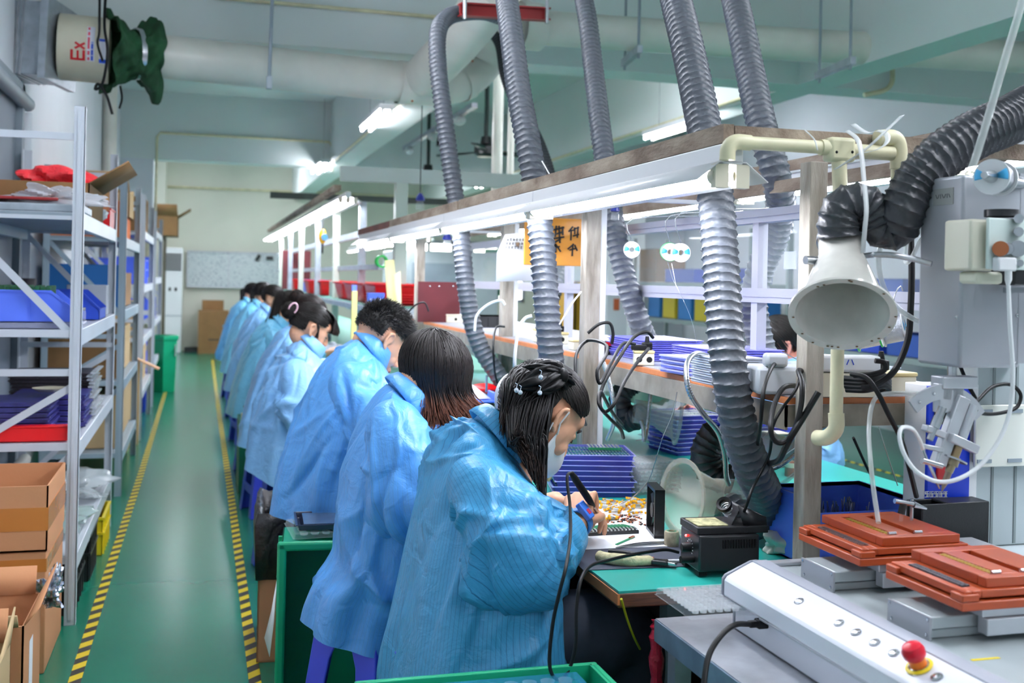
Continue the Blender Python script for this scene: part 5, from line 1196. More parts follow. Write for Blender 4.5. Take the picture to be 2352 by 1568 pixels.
MB().add([sb(.11, .02, .10), sb(.165, .02, .10), sb(.163, .02, .118), sb(.095, .02, .145), sb(.11, .095, .10), sb(.165, .095, .10), sb(.163, .095, .118), sb(.095, .095, .145)], [(0, 1, 2, 3), (4, 7, 6, 5), (0, 4, 5, 1), (1, 5, 6, 2)]).build('side_plate', K['black_s'], st, solid=.0015)
rg_ = sb(.075, .045, .142); ra = (Rb @ Vector((-.55, -.55, .62))).normalized()
MB().lathe([(.010, -.004), (.0165, -.006), (.018, 0), (.0165, .006), (.011, .004), (.010, -.004)], rg_, ra, 28).build('iron_ring', K['rubber'], sd0)
cl_ = MB(); Pc = []
for i in range(90): a = i * .55; Pc.append(rg_ - ra * (.006 + i * .0007) + (ra.orthogonal().normalized() * math.cos(a) + ra.cross(ra.orthogonal().normalized()) * math.sin(a)) * (.013 - i * .00004))
cl_.tube(Pc, .0009, 5).build('coil_spring', K['steel'], sd0)
MB().tube([kx + Rb @ Vector((0, -.02, -.022)), kx + Rb @ Vector((-.03, -.022, -.021))], .0075, 16).build('plug', K['rubber'], st)
# small cooling fan frame and tape roll
FC = onT(1513, 1238); ft = thing('desk_fan', 'square black cooling fan standing in front of the clear cone', 'fan', FC)
Rf = Matrix.Rotation(-.22, 3, 'Z')
fr2 = MB()
for a0, a1, b0, b1 in ((-.055, .055, 0, .008), (-.055, .055, .112, .12), (-.055, -.047, 0, .12), (.047, .055, 0, .12)): fr2.obox(Vector(FC) + Rf @ Vector((0, (a0 + a1) / 2 + .05, (b0 + b1) / 2 + .002)), (.025, a1 - a0, b1 - b0), Rf)
fr2.build('fan_frame', K['black_s'], ft); fc_ = Vector(FC) + Rf @ Vector((0, .05, .062)); MB().tube([fc_ - Rf @ Vector((.01, 0, 0)), fc_ + Rf @ Vector((.01, 0, 0))], .018, 20).build('hub', K['black'], ft)
for k in range(7):
    a = k * 2 * PI / 7; MB().obox(fc_ + Rf @ Vector((0, math.cos(a) * .032, math.sin(a) * .032)), (.002, .034, .02), Rf @ Matrix.Rotation(a, 3, 'X') @ Matrix.Rotation(.5, 3, 'Y')).build('fan_blade', K['black'], ft)
TR = onT(1550, 1258); tp = thing('tape_roll', 'worn roll of cream tape under the clear cone', 'tape roll', TR)
MB().lathe([(.008, 0), (.0165, 0), (.0175, .002), (.0175, .034), (.0165, .036), (.008, .036), (.008, 0)], TR + Vector((0, .02, 0)), n=32).build('roll', mat('old_tape', '#b8ac90', .6, var=.25, vscale=60), tp); MB().lathe([(.0083, .0365), (.012, .0365)], TR + Vector((0, .02, 0)), n=24).build('green_label', K['green_d'], tp)
# cables of the iron
def cable(px, r, label, m=None, n=60, group=None): return pipe('power_cable', PD(*px), r, m or K['rubber'], label, 'cable', group, 10, n)
cable([(1558, 1268, 2.45), (1530, 1262, 2.43), (1495, 1266, 2.4), (1440, 1276, 2.33), (1395, 1287, 2.26), (1355, 1300, 2.2), (1333, 1335, 2.12), (1324, 1400, 2.1), (1322, 1480, 2.1), (1308, 1535, 2.1), (1288, 1560, 2.08), (1268, 1548, 2.06), (1262, 1510, 2.06), (1270, 1430, 2.06), (1285, 1360, 2.05), (1300, 1300, 2.06), (1310, 1230, 2.2), (1309, 1160, 2.42), (1303, 1110, 2.47), (1304, 1090, 2.5), (1312, 1086, 2.52)], .0036, 'black iron cable looping down past the sleeve below the bench', n=140)
ir = thing('soldering_iron', 'black soldering iron held in the right hand of the masked worker', 'soldering iron', onD(1340, 1130, 2.52))
i0, i1, i2 = onD(1312, 1086, 2.52), onD(1352, 1146, 2.55), onD(1384, 1196, 2.66)
MB().tube([i0, i0.lerp(i1, .2), i1, i1.lerp(i2, .3)], [.006, .0085, .0085, .006], 16).build('handle', K['rubber'], ir); MB().tube([i1.lerp(i2, .3), i1.lerp(i2, .7), i2], [.004, .003, .0008], 10).build('tip', K['steel'], ir)
# rag, bag, cups, boxes
def blob(name, c, r, m, label, cat, seed, amp=.35, fr=3, sq=1.0, solid=0):
    rng = np.random.default_rng(seed); ph = rng.uniform(0, 6, (6, 3)); n, k = 44, 28; vs_ = []
    for i in range(k + 1):
        a = PI * i / k
        for j in range(n):
            t = 2 * PI * j / n; d = np.array([math.sin(a) * math.cos(t), math.sin(a) * math.sin(t), math.cos(a)])
            w = 1 + sum(amp / (q + 1) * math.sin(fr * (q + 1) * d @ np.array([math.sin(ph[q][0]), math.cos(ph[q][1]), math.sin(ph[q][2])]) + ph[q][0]) for q in range(5))
            p = d * w * np.array(r); p[2] = max(p[2], -r[2] * .6); vs_.append((c[0] + p[0], c[1] + p[1], c[2] + p[2] + r[2] * .6))
    fs = [(i * n + j, i * n + (j + 1) % n, (i + 1) * n + (j + 1) % n, (i + 1) * n + j) for i in range(k) for j in range(n)]
    return tag(MB().add(vs_, fs).build(name, m, ang=40), label, cat)
q = onT(1795, 1268); blob('white_rag', (q.x, q.y, TZ), (.055, .04, .028), mat('rag', '#d8d6cb', .9, var=.1), 'crumpled white rag with yellow stains behind the console', 'rag', 7, .32, 2)
q = onT(1560, 1015, .77); blob('plastic_bag', (q.x, q.y + .1, .77), (.10, .09, .075), clear('bag', '#e9eef2', .45, .12), 'crumpled clear plastic bag under the shelf', 'plastic bag', 8, .6, 4)
q = onT(1640, 1060, .77)
bx0 = tray_proto('parts_tray', .20, .22, .016, K['dkviolet'], 'blue tray holding boards, topmost of the stack under the shelf left of the thick hose', 'blue trays stacked under the shelf by the thick hose', boards, .1, (q.x, q.y + .25, .77 + .0165 * 8))
for i in range(8): dup(bx0, (q.x + rs.uniform(-.004, .004), q.y + .25, .77 + .0165 * i), rs.uniform(-.03, .03), 'blue tray in the stack under the shelf left of the thick hose')
q = onT(1800, 1075, .77)
bx1 = tray_proto('parts_tray', .22, .20, .018, K['dkviolet'], 'blue tray with a yellow rim, topmost of the stack right of the thick hose', 'blue trays stacked right of the thick hose', boards, -.1, (q.x, q.y + .22, .77 + .018 * 7))
for i in range(7): dup(bx1, (q.x + rs.uniform(-.004, .004), q.y + .22, .77 + .018 * i), rs.uniform(-.03, .03), 'blue tray in the stack under the shelf right of the thick hose')
q = onT(1865, 1105, .77); MBc = thing('flux_cup', 'brown paper tape cup beside the rusty post', 'cup', q)
MB().lathe([(.02, 0), (.028, 0), (.028, .045), (.022, .045), (.02, .006)], q + Vector((-.01, .1, 0)), n=32).build('cup', mat('brown_cup', '#a1572d', .6), MBc); MB().lathe([(.0285, .03), (.0285, .046)], q + Vector((-.01, .1, 0)), n=32).build('paper_band', K['cream'], MBc)
# second black station behind the post
q = onT(1875, 1105, .77); s3_ = thing('soldering_station', 'black soldering station partly hidden behind the rusty post', 'soldering station', (q.x, q.y + .3, .77))
MB().box(q.x - .03, q.x + .11, q.y + .25, q.y + .36, .775, .865).build('housing', K['black_s'], s3_, bevel=.004); MB().box(q.x - .03, q.x + .07, q.y + .25, q.y + .35, .867, .885).build('stand_base', K['black'], s3_); MB().box(q.x + .115, q.x + .14, q.y + .24, q.y + .35, .775, .90).build('side_fan', K['black'], s3_, bevel=.003)
MB().box(q.x - .02, q.x + .05, q.y + .26, q.y + .33, .886, .889).build('sponge', K['cream'], s3_)
# blue bin with silver pins
def bin_(name, x0, x1, y0, y1, z0, h, m, label, group=None, low=.45, cat='bin', lowside='-y'):
    t = thing(name, label, cat, ((x0 + x1) / 2, (y0 + y1) / 2, z0), group); th = .003; b = MB()
    b.box(x0, x1, y0, y1, z0, z0 + th)
    for (a, b_, c, d, hh) in ((x0, x0 + th, y0, y1, h), (x1 - th, x1, y0, y1, h), (x0, x1, y1 - th, y1, h), (x0, x1, y0, y0 + th, h * low)): b.box(a, b_, c, d, z0, z0 + hh)
    b.build('bin_body', m, t); r = MB(); e = .006
    for (a, b_, c, d) in ((x0 - e, x0 + th, y0, y1 + e), (x1 - th, x1 + e, y0, y1 + e), (x0 - e, x1 + e, y1 - th, y1 + e)): r.box(a, b_, c, d, z0 + h - .008, z0 + h)
    for xx in (x0 + (x1 - x0) * .33, x0 + (x1 - x0) * .66): r.box(xx, xx + .004, y0 - .003, y0, z0, z0 + h * low)
    r.build('rim', m, t); return t
a, b = onY(1868, 1262, 2.12), onY(2102, 1262, 2.12); a.y = 2.13
bn = bin_('parts_bin', a.x + .01, b.x - .01, a.y - .01, a.y + .20, .772, .155, K['blue_bin'], 'bright blue plastic bin of silver pins behind the rusty post', low=.84)
pn = MB(); rp = random.Random(1)
for _ in range(60):
    x, y = rp.uniform(a.x + .03, b.x - .06), rp.uniform(a.y + .03, a.y + .16); pn.tube([(x, y, .86), (x + rp.uniform(-.01, .01), y, .895 + rp.uniform(0, .012))], .0016, 5)
tag(pn.build('metal_pins', K['steel']), 'heap of silver pins standing in the bright blue bin', 'metal pins', kind='stuff')
# ================================================================== shelf contents
SZ = 1.1635
def onS(u, v, z=SZ): return onZ(u, v, z)
# long violet tray stacks, each tray its own thing
def slab_stack(c, w, d, n, th, rot, m, label, group, jig=.004, names=None):
    t0 = thing('flat_tray', label + ', topmost of its stack', 'tray', (c[0], c[1], c[2] + th * (n - 1)), group); C = Vector((c[0], c[1], c[2] + th * (n - 1))); R = Matrix.Rotation(rot, 3, 'Z')
    MB().obox(C + vU * th * .3, (w * .96, d * .96, th * .5), R).build('tray_body', m, t0); MB().obox(C + vU * th * .7, (w, d, th * .3), R).build('rim', m, t0)
    rr = random.Random(int(c[0] * 100))
    for i in range(n - 1): dup(t0, (c[0] + rr.uniform(-jig, jig), c[1] + rr.uniform(-jig, jig), c[2] + th * i), rr.uniform(-.01, .01), label + ' in its stack')
    return t0
VT = mat('violet_tray_solid', '#8d8cf2', .25, var=.12, vscale=60, stretch=(1, 1, 8)); VT2 = mat('violet_tray_pale', '#a9a8f6', .25, var=.1, vscale=40)
A, B = onS(1345, 822), onS(1480, 838); 
slab_stack((1.40, 3.22, SZ), .20, .30, 10, .0065, .0, VT, 'violet flat tray behind the left cable bundle', 'violet flat trays in the left stack on the shelf')
slab_stack((1.47, 2.86, SZ), .22, .26, 9, .0065, .05, VT, 'violet flat tray behind the cream socket box', 'violet flat trays in the right stack on the shelf')
q = onS(1560, 862); slab_stack((q.x + .09, q.y + .05, SZ), .17, .17, 4, .012, .1, VT2, 'pale violet open tray at the shelf front', 'pale violet open trays at the shelf front')
q = onS(1640, 885); slab_stack((q.x + .06, q.y + .05, SZ), .13, .13, 12, .0055, .0, mat('frost_tray', '#dfe6f0', .25), 'frosted white thin tray left of the thick hose', 'frosted thin trays left of the thick hose')
slab_stack((1.54, 2.42, SZ), .26, .20, 5, .009, -.05, clear('clear_slab', '#e4ebf2', .5, .12), 'clear wide tray right of the thick hose', 'clear wide trays right of the thick hose')
# socket boxes
def socket(c, sz, rot, label, holes=2, lid=True, face=-1):
    t = thing('socket_box', label, 'socket', c, 'cream socket boxes on the shelf'); R = Matrix.Rotation(rot, 3, 'Z'); C = Vector(c); w, d, h = sz
    MB().obox(C + vU * h * .40, (w, d, h * .8), R).build('box_body', K['cream'], t, bevel=.003)
    MB().obox(C + vU * h * .90, (w * 1.05, d * 1.05, h * .2), R).build('lid', K['creamy'] if lid else K['cream'], t, bevel=.003)
    for i in range(holes):
        x = (i - (holes - 1) / 2) * w * .5; MB().lathe([(0, .001), (h * .17, .001), (h * .2, 0)], C + R @ Vector((x, -d / 2, h * .4)), R @ Vector((0, -1, 0)), 20).build('cable_hole', K['rubber'], t)
    return t
def plug(c, label, parent=None, d=(0, 0, 1), s=1.0):
    t = thing('power_plug', label, 'plug', c); C = Vector(c); d = Vector(d).normalized()
    MB().beam(C, C + d * .022 * s, .028 * s, .022 * s, up=(0, 1, .01)).build('plug_body', K['rubber'], t, bevel=.004); MB().tube([C + d * .02 * s, C + d * .04 * s], [.008 * s, .005 * s], 12).build('strain_relief', K['rubber'], t); return t
q = onS(1478, 838); socket((q.x, q.y, SZ), (.058, .045, .043), -.3, 'cream socket box between the two violet stacks'); qp = Vector((q.x, q.y, SZ + .044))
plug(qp + Vector((.01, 0, 0)), 'black plug standing in the cream socket box')
MB_ = MB().obox(qp + Vector((-.02, -.01, .008)), (.045, .02, .016), Matrix.Rotation(-.3, 3, 'Z')).build('power_plug', K['rubber'], bevel=.003); tag(MB_, 'flat black plug lying on the cream socket box', 'plug')
q = onS(1320, 775); socket((1.30, 3.95, SZ), (.10, .06, .045), .1, 'long cream socket box right of the second hose'); plug((1.28, 3.95, SZ + .046), 'left black plug behind the second hose'); plug((1.33, 3.96, SZ + .046), 'right black plug behind the second hose')
socket((1.30, 3.60, SZ), (.10, .05, .036), .0, 'cream socket box with rounded top near the red and black case', 1)
q = onS(1230, 785); socket((q.x + .03, q.y, SZ), (.07, .06, .055), -.1, 'cream socket box left of the second hose', 1)
q = onS(975, 735); socket((q.x + .03, q.y + .05, SZ), (.11, .06, .05), 0, 'cream double socket before the dark red board', 2, False); q = onS(1015, 738); socket((q.x + .05, q.y - .1, SZ), (.10, .06, .045), 0, 'white socket box right of the double socket', 1, False)
q = onS(1160, 745); socket((q.x, q.y, SZ), (.05, .05, .075), 0, 'tall cream socket box near the white cable', 0)
q = onS(1878, 912); socket((q.x + .02, q.y + .03, SZ), (.085, .06, .052), -.25, 'yellow lidded socket box just left of the rusty post', 1)
q = onS(1950, 912); socket((q.x + .05, q.y + .04, SZ), (.10, .07, .052), -.05, 'yellow lidded socket box right of the rusty post', 0)
q = onS(2105, 915); socket((q.x + .02, q.y + .13, SZ), (.10, .07, .048), 0, 'yellow lidded socket box beside the robot column', 0); plug((q.x + .0, q.y + .13, SZ + .05), 'black plug upright on the rightmost socket box', s=1.1)
# power strip with handwriting, grey power supply
t = thing('power_strip', 'white power strip with blue handwriting right of the rusty post', 'power strip', onS(1975, 880)); Pp = Vector((1.33, 2.05, SZ + .075)); 
MB().obox(Pp, (.15, .05, .035), Matrix.Rotation(-.2, 3, 'Z')).build('strip_body', K['white'], t, bevel=.006); hw_ = MB()
for i in range(6): hw_.obox(Pp + Vector((-.03 + i * .012, -.027, .004)), (.002, .001, .012), Matrix.Rotation(-.2, 3, 'Z') @ Matrix.Rotation(.4 * (i % 3 - 1), 3, 'Y'))
hw_.build('handwriting', K['blue_dk'], t); MB().obox(Pp - vU * .045, (.13, .045, .05), Matrix.Rotation(-.2, 3, 'Z')).build('strip_base', K['cream'], t)
t = thing('power_supply', 'light grey power supply with a black plug on the shelf', 'power supply', (1.36, 2.3, SZ)); a = onS(1760, 905)
MB().obox((a.x + .07, a.y + .03, SZ + .03), (.17, .11, .06), Matrix.Rotation(-.25, 3, 'Z')).build('housing', mat('light_grey_case', '#c6cad0', .4), t, bevel=.008)
MB().obox((a.x + .02, a.y + .0, SZ + .075), (.05, .04, .03), Matrix.Rotation(-.25, 3, 'Z')).build('socket_module', mat('light_grey_case2', '#b9bdc3', .4), t, bevel=.008)
MB().tube([(a.x + .10, a.y, SZ + .06), (a.x + .12, a.y + .01, SZ + .095)], [.022, .014], 12).build('plug', K['rubber'], t)
# black boxes on the shelf
a = onS(1305, 795); tag(MB().box(1.27, 1.40, 3.36, 3.44, SZ, SZ + .042).build('tool_case', K['black'], bevel=.003), 'black case with a red top stripe left of the violet stack', 'case'); tag(MB().box(1.27, 1.355, 3.355, 3.359, SZ + .03, SZ + .042).build('red_label', K['red']), 'red stripe label on the black case', 'label')
a = onS(1127, 752); bin_('black_tray', a.x - .06, a.x + .08, a.y, a.y + .14, SZ, .06, K['black'], 'open black tray between the first hose and the white cable', low=.9, cat='tray')
# cable bundles
cable([(1500, 775, 2.8), (1485, 762, 2.78), (1455, 775, 2.76), (1420, 825, 2.7), (1385, 885, 2.65), (1378, 930, 2.62), (1400, 960, 2.65), (1425, 985, 2.7), (1432, 1005, 2.75)], .0045, 'black cable arching from the socket box down past the shelf edge')
cable([(1458, 790, 2.8), (1430, 790, 2.75), (1400, 840, 2.6), (1378, 880, 2.55), (1372, 850, 2.55), (1392, 815, 2.6), (1390, 790, 2.65), (1350, 782, 2.75), (1325, 810, 2.7), (1322, 860, 2.65), (1330, 930, 2.65), (1345, 975, 2.8)], .0042, 'black cable looped in a knot right of the bow haired worker')
cable([(1490, 800, 2.8), (1465, 830, 2.7), (1435, 875, 2.6), (1412, 925, 2.55), (1390, 945, 2.55), (1375, 925, 2.55), (1380, 900, 2.6), (1405, 945, 2.7), (1430, 975, 2.8)], .0042, 'black cable curling low under the shelf edge')
cable([(1795, 832, 2.5), (1775, 840, 2.35), (1755, 890, 2.25), (1748, 960, 2.25), (1742, 1010, 2.4), (1735, 1060, 2.6), (1730, 1100, 2.75)], .0045, 'black cable hanging right of the thick hose')
cable([(1870, 808, 2.4), (1845, 830, 2.35), (1830, 890, 2.3), (1795, 940, 2.3), (1775, 980, 2.3), (1768, 1040, 2.4), (1745, 1090, 2.4), (1725, 1130, 2.35), (1715, 1160, 2.35), (1705, 1185, 2.42)], .0033, 'thin black cable running down to the iron stand')
cable([(1870, 870, 2.4), (1835, 850, 2.28), (1842, 880, 2.22), (1840, 930, 2.2), (1825, 985, 2.2), (1800, 1015, 2.2), (1778, 1010, 2.2), (1770, 980, 2.2), (1778, 930, 2.25), (1800, 890, 2.3), (1835, 885, 2.4)], .0055, 'thick black cable loop left of the rusty post')
cable([(1880, 900, 2.2), (1850, 950, 2.2), (1810, 1015, 2.2), (1790, 1055, 2.3), (1765, 1065, 2.5)], .0065, 'thick black cable sloping down left behind the rusty post')
for i in range(4): cable([(1935 + 3 * i, 868 + 9 * i, 2.25), (1990, 872 + 8 * i, 2.22), (2030, 862 + 8 * i, 2.24), (2040, 880 + 6 * i, 2.3), (2000, 892 + 5 * i, 2.35), (1950, 885 + 7 * i, 2.4)], .0058, 'coil turn of black cable tied on the shelf right of the post', group='coiled cable turns right of the post')
cable([(1955, 858, 2.15), (1990, 868, 2.12), (2015, 900, 2.1), (2040, 950, 2.1), (2070, 1010, 2.12), (2090, 1080, 2.15), (2105, 1140, 2.2)], .005, 'black cable falling from the coil toward the robot base')
cable([(2092, 540, 2.2), (2094, 620, 2.2), (2092, 700, 2.2), (2085, 780, 2.2), (2055, 850, 2.2), (2010, 885, 2.2), (1980, 890, 2.2)], .0065, 'thick black cable dropping from the black hose to the shelf coil')
cable([(1960, 1005, 2.3), (1985, 1060, 2.35), (2005, 1100, 2.4)], .003, 'thin black cable behind the rusty post')
cable([(2010, 828, 2.2), (2030, 832, 2.2), (2030, 850, 2.2), (2000, 860, 2.2), (1960, 862, 2.2)], .0055, 'black lead curling out of the white power strip')
cable([(1160, 750, 4.1), (1140, 752, 4.1), (1133, 790, 4.0), (1136, 850, 4.0), (1142, 880, 4.0)], .004, 'black cable below the tall cream socket')
cable([(1160, 700, 4.0), (1150, 690, 4.0), (1120, 700, 4.0), (1095, 725, 4.0), (1090, 760, 4.0)], .005, 'white cable arching over the black tray', K['white'])
cable([(1222, 725, 3.3), (1205, 732, 3.3), (1190, 760, 3.3), (1182, 830, 3.3), (1188, 860, 3.35)], .0055, 'white cable bending down left of the second hose', K['white'])
cable([(985, 715, 5.0), (975, 695, 5.0), (955, 700, 5.0), (935, 720, 5.0)], .004, 'black cable before the dark red board')
cable([(1350, 765, 3.3), (1375, 745, 3.3), (1400, 742, 3.3), (1408, 765, 3.3), (1405, 790, 3.3)], .005, 'black cable and plug arching above the violet stack')
cable([(1427, 1375, 2.2), (1440, 1420, 2.25), (1455, 1460, 2.3), (1470, 1490, 2.35)], .0025, 'thin yellow green earth wire hanging below the bench', mat('earth_wire', '#b9b81f', .4))
# green-yellow inner wire, red foam wrap on table leg is with the metal table
# ================================================================== steel racks along the left wall
RX0, RX1 = -.935, -.45
def rack(y0, y1, levels, label, H=2.055, braces=True, m=None, beam_h=.065):
    m = m or K['rack']; t = thing('storage_rack', label, 'rack', ((RX0 + RX1) / 2, y0, 0)); w = .042
    for x, sx in ((RX0, 1), (RX1, -1)):
        for y, sy in ((y0, 1), (y1, -1)):
            p = MB(); p.box(min(x, x + sx * w), max(x, x + sx * w), min(y, y + sy * .003), max(y, y + sy * .003), 0, H); p.box(min(x, x + sx * .003), max(x, x + sx * .003), min(y, y + sy * w), max(y, y + sy * w), 0, H)
            p.box(min(x + sx * .014, x + sx * .028), max(x + sx * .014, x + sx * .028), min(y, y - sy * .004), max(y, y - sy * .004), 0.02, H - .02)
            p.build('upright', m, t)
    for z in levels:
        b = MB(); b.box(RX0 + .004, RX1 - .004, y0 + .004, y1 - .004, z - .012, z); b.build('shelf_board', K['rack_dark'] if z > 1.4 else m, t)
        for x in (RX0 + .002, RX1 - .03): MB().box(x, x + .028, y0 + .004, y1 - .004, z - beam_h, z + .003).build('shelf_beam', m, t, bevel=.003)
        for y in (y0 + .0045, y1 - .0265): MB().box(RX0 + .0045, RX1 - .0045, y, y + .022, z - .028, z + .0015).build('end_beam', m, t)
    if braces:
        for y in (y0 + .012, y1 - .012):
            for z in (H - .12, 1.0): MB().beam((RX0, y, z), (RX1, y, z), .012, .028).build('brace', m, t)
            for za, zb in ((1.60, 1.13), (.67, .95), (.25, .68)): MB().beam((RX0 + .02, y + .012, za), (RX1 - .02, y + .012, zb), .010, .028).build('diagonal_brace', m, t)
    return t
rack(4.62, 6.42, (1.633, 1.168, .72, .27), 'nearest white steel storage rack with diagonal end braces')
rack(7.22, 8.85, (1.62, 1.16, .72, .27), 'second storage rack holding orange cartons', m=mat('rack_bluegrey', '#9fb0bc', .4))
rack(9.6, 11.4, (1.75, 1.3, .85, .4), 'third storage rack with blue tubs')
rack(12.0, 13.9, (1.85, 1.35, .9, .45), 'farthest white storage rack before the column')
LVA, LVB, LVC, LVD = 1.636, 1.171, .723, .273
def carton_c(x0, x1, y0, y1, z0, z1, label, m=None, tape=None, prints=(), rot=0, group=None):
    t = thing('carton', label, 'cardboard box', ((x0 + x1) / 2, (y0 + y1) / 2, z0), group); MB().box(x0, x1, y0, y1, z0, z1).build('carton_body', m or K['card'], t, bevel=.004)
    if tape: MB().box(x0 - .001, x1 + .001, y0 - .001, y1 + .001, z1 - tape, z1 - tape * .35).build('tape', K['ptape'], t)
    return t
# top level
open_box('carton', -.86, -.47, 5.05, 5.75, LVA, LVA + .15, 'open brown carton on the top shelf of the nearest rack', K['card_d'], 2, rot=0)
MB_ = blob('bubble_wrap', (-.62, 5.35, LVA + .13), (.14, .16, .07), mat('red_bubble_wrap', '#f0303a', .35, bump=.8, bscale=60), 'bright red bubble wrap bundle in the open carton on the top shelf', 'bubble wrap', 4, .25, 3)
t = thing('metal_pan', 'wide dull steel pan on the top shelf of the nearest rack', 'pan', (-.68, 4.9, LVA)); MB().box(-.90, -.455, 4.70, 5.02, LVA + .001, LVA + .035).build('pan_body', K['galv'], t, bevel=.006)
t = thing('red_tray', 'flat red tray lying on the steel pan', 'tray', (-.7, 4.85, LVA + .04)); MB().box(-.90, -.56, 4.74, 5.0, LVA + .050, LVA + .062).build('tray_body', K['red_dk'], t, bevel=.003)
blob('plastic_bag', (-.60, 4.80, LVA + .036), (.15, .07, .05), clear('bag2', '#d9dee6', .4, .15), 'limp clear plastic bag over the steel pan', 'plastic bag', 6, .5, 3)
bin_('parts_bin', -.62, -.46, 6.05, 6.35, LVA, .10, K['red'], 'red plastic bin at the far end of the top shelf', low=.5)
blob('white_cloth', (-.53, 5.92, LVA), (.06, .09, .05), K['paper'], 'white crumpled cloth beside the red bin', 'cloth', 2, .4, 3)
# blue bins level
def blue_bin(x0, x1, y0, y1, z, h, m, label):
    """stacking bin, open scooped end toward the aisle (+x)"""
    t = thing('stacking_bin', label, 'bin', ((x0 + x1) / 2, (y0 + y1) / 2, z), 'blue stacking bins on the nearest rack'); th = .003; L = x1 - x0
    b = MB(); b.box(x0, x1, y0, y1, z, z + th); b.box(x0, x0 + th, y0, y1, z, z + h); b.box(x1 - th, x1, y0, y1, z, z + h * .38)
    for y in (y0, y1 - th): b.prism([(0, 0), (L, 0), (L, h * .38), (L * .80, h), (0, h)], (x0, y + th, z), (1, 0, 0), (0, 0, 1), th)
    b.build('bin_body', m, t); r = MB()
    for y in (y0 - .006, y1 - .002):
        r.box(x0, x0 + L * .8, y, y + .008, z + h - .008, z + h); r.beam((x0 + L * .8, y + .004, z + h - .004), (x1, y + .004, z + h * .38), .009, .008)
        for xx in (x0 + L * .12, x0 + L * .62): r.box(xx, xx + .004, y if y < (y0 + y1) / 2 else y + .006, y + .003 if y < (y0 + y1) / 2 else y + .009, z + .01, z + h - .01)
    r.box(x1 - .006, x1 + .003, y0 - .006, y1 + .006, z + h * .38 - .006, z + h * .38); r.build('rim', m, t); return t
t0 = tray_proto('clear_tray', .44, .26, .022, clear('tray_c', '#cfd2ea', .4, .2), 'clear shallow tray under the front blue bin on the second shelf', None, None, 0, (-.685, 4.80, LVB + .001), 7)
blue_bin(-.92, -.485, 4.68, 4.90, LVB + .028, .125, K['blue_bin'], 'bright blue stacking bin at the near end of the second shelf')
blue_bin(-.90, -.46, 5.55, 5.90, LVB + .001, .14, K['blue_dk'], 'dark blue stacking bin farther along the second shelf')
gp = MB(); rg3 = random.Random(4)
for i in range(16):
    for j in range(5): gp.box(-.905 + i * .021, -.889 + i * .021, 4.69 + j * .04, 4.70 + j * .04, LVB + .10, LVB + .165 + .006 * (i % 2))
tag(gp.build('circuit_boards', mat('pcb_row', '#1d5f38', .45, var=.2, vscale=60)), 'rows of green circuit boards standing in the bright blue bin', 'circuit boards', kind='stuff')
for i in range(5):
    x, y = -.60 + .05 * (i % 3), 5.05 + .1 * (i // 3) + .03 * i; t = thing('glass_jar', 'small clear jar with silver lid between the blue bins' , 'jar', (x, y, LVB), 'clear jars between the blue bins')
    MB().lathe([(0, 0), (.02, 0), (.021, .05), (.017, .06)], (x, y, LVB + .001), n=20).build('jar_body', K['clear'], t); MB().lathe([(.019, 0), (.019, .012), (0, .012)], (x, y, LVB + .061), n=20).build('lid', K['steel'], t)
pipe('dark_cup', [(-.86, 6.10, LVB + .001), (-.86, 6.10, LVB + .19)], .045, mat('dark_ribbed_cup', '#3a3438', .5), 'dark round canister standing at the back of the second shelf', 'canister', n=24)
pipe('grey_roll', [(-.78, 6.18, LVB + .001), (-.78, 6.18, LVB + .11)], .045, mat('mauve_grey', '#9b8f98', .6), 'short mauve grey roll beside the dark canister', 'roll', n=24)
MB_ = tag(MB().box(-.68, -.48, 6.2, 6.35, LVB, LVB + .16).build('grey_box', mat('pale_grey_box', '#a9b0ba', .6), bevel=.004), 'pale grey box at the far end of the second shelf', 'box')
# third level: dark trays, violet trays, red box
dk = mat('smoky_black_tray', '#39343c', .4, var=.3, vscale=40)
tt = slab_stack((-.66, 5.62, LVC + .001), .36, .30, 12, .017, 0, dk, 'smoky dark tray in the tall stack on the third shelf', 'smoky dark trays stacked on the third shelf', .008)
vt = mat('violet_navy_tray', '#3c3a86', .3, var=.35, vscale=30)
slab_stack((-.74, 4.86, LVC + .001), .34, .30, 7, .022, 0, vt, 'navy violet tray in the near stack on the third shelf', 'navy violet trays on the third shelf', .006)
slab_stack((-.62, 5.22, LVC + .001), .30, .28, 6, .024, 0, vt, 'navy violet tray behind the red box', 'navy violet trays behind the red box', .006)
t = thing('red_box', 'bright red flat box on the third shelf edge', 'box', (-.58, 4.70, LVC)); MB().box(-.80, -.495, 4.655, 4.70, LVC + .001, LVC + .062).build('box_body', K['red'], t, bevel=.006); MB().box(-.803, -.492, 4.652, 4.703, LVC + .055, LVC + .064).build('lid', K['red'], t, bevel=.003)
t = thing('cream_dish', 'shallow cream dish on the navy trays', 'dish', (-.60, 4.95, LVC + .16)); MB().lathe([(0, 0), (.05, .002), (.075, .018), (.073, .018), (.05, .005), (0, .004)], (-.6, 4.98, LVC + .165), n=32).build('dish', K['cream'], t)
for i in range(14):
    if i == 0: ct = tag(MB().box(-.485, -.46, 5.35, 5.75, LVC, LVC + .006).build('clear_strip', clear('strip', '#dfe6ee', .5, .1)), 'clear folded tray edge in the stack beside the upright', 'tray', 'clear thin trays at the third shelf edge'); ct.o.location.z = LVC + .001
    else: dup(ct, (ct.o.location.x + rs.uniform(-.01, .01), ct.o.location.y, LVC + .001 + .016 * i))
blob('plastic_bag', (-.66, 5.9, LVD), (.18, .22, .06), clear('bag3', '#cfd9dc', .45, .12), 'clear plastic bag of parts on the lowest shelf', 'plastic bag', 12, .4, 4)
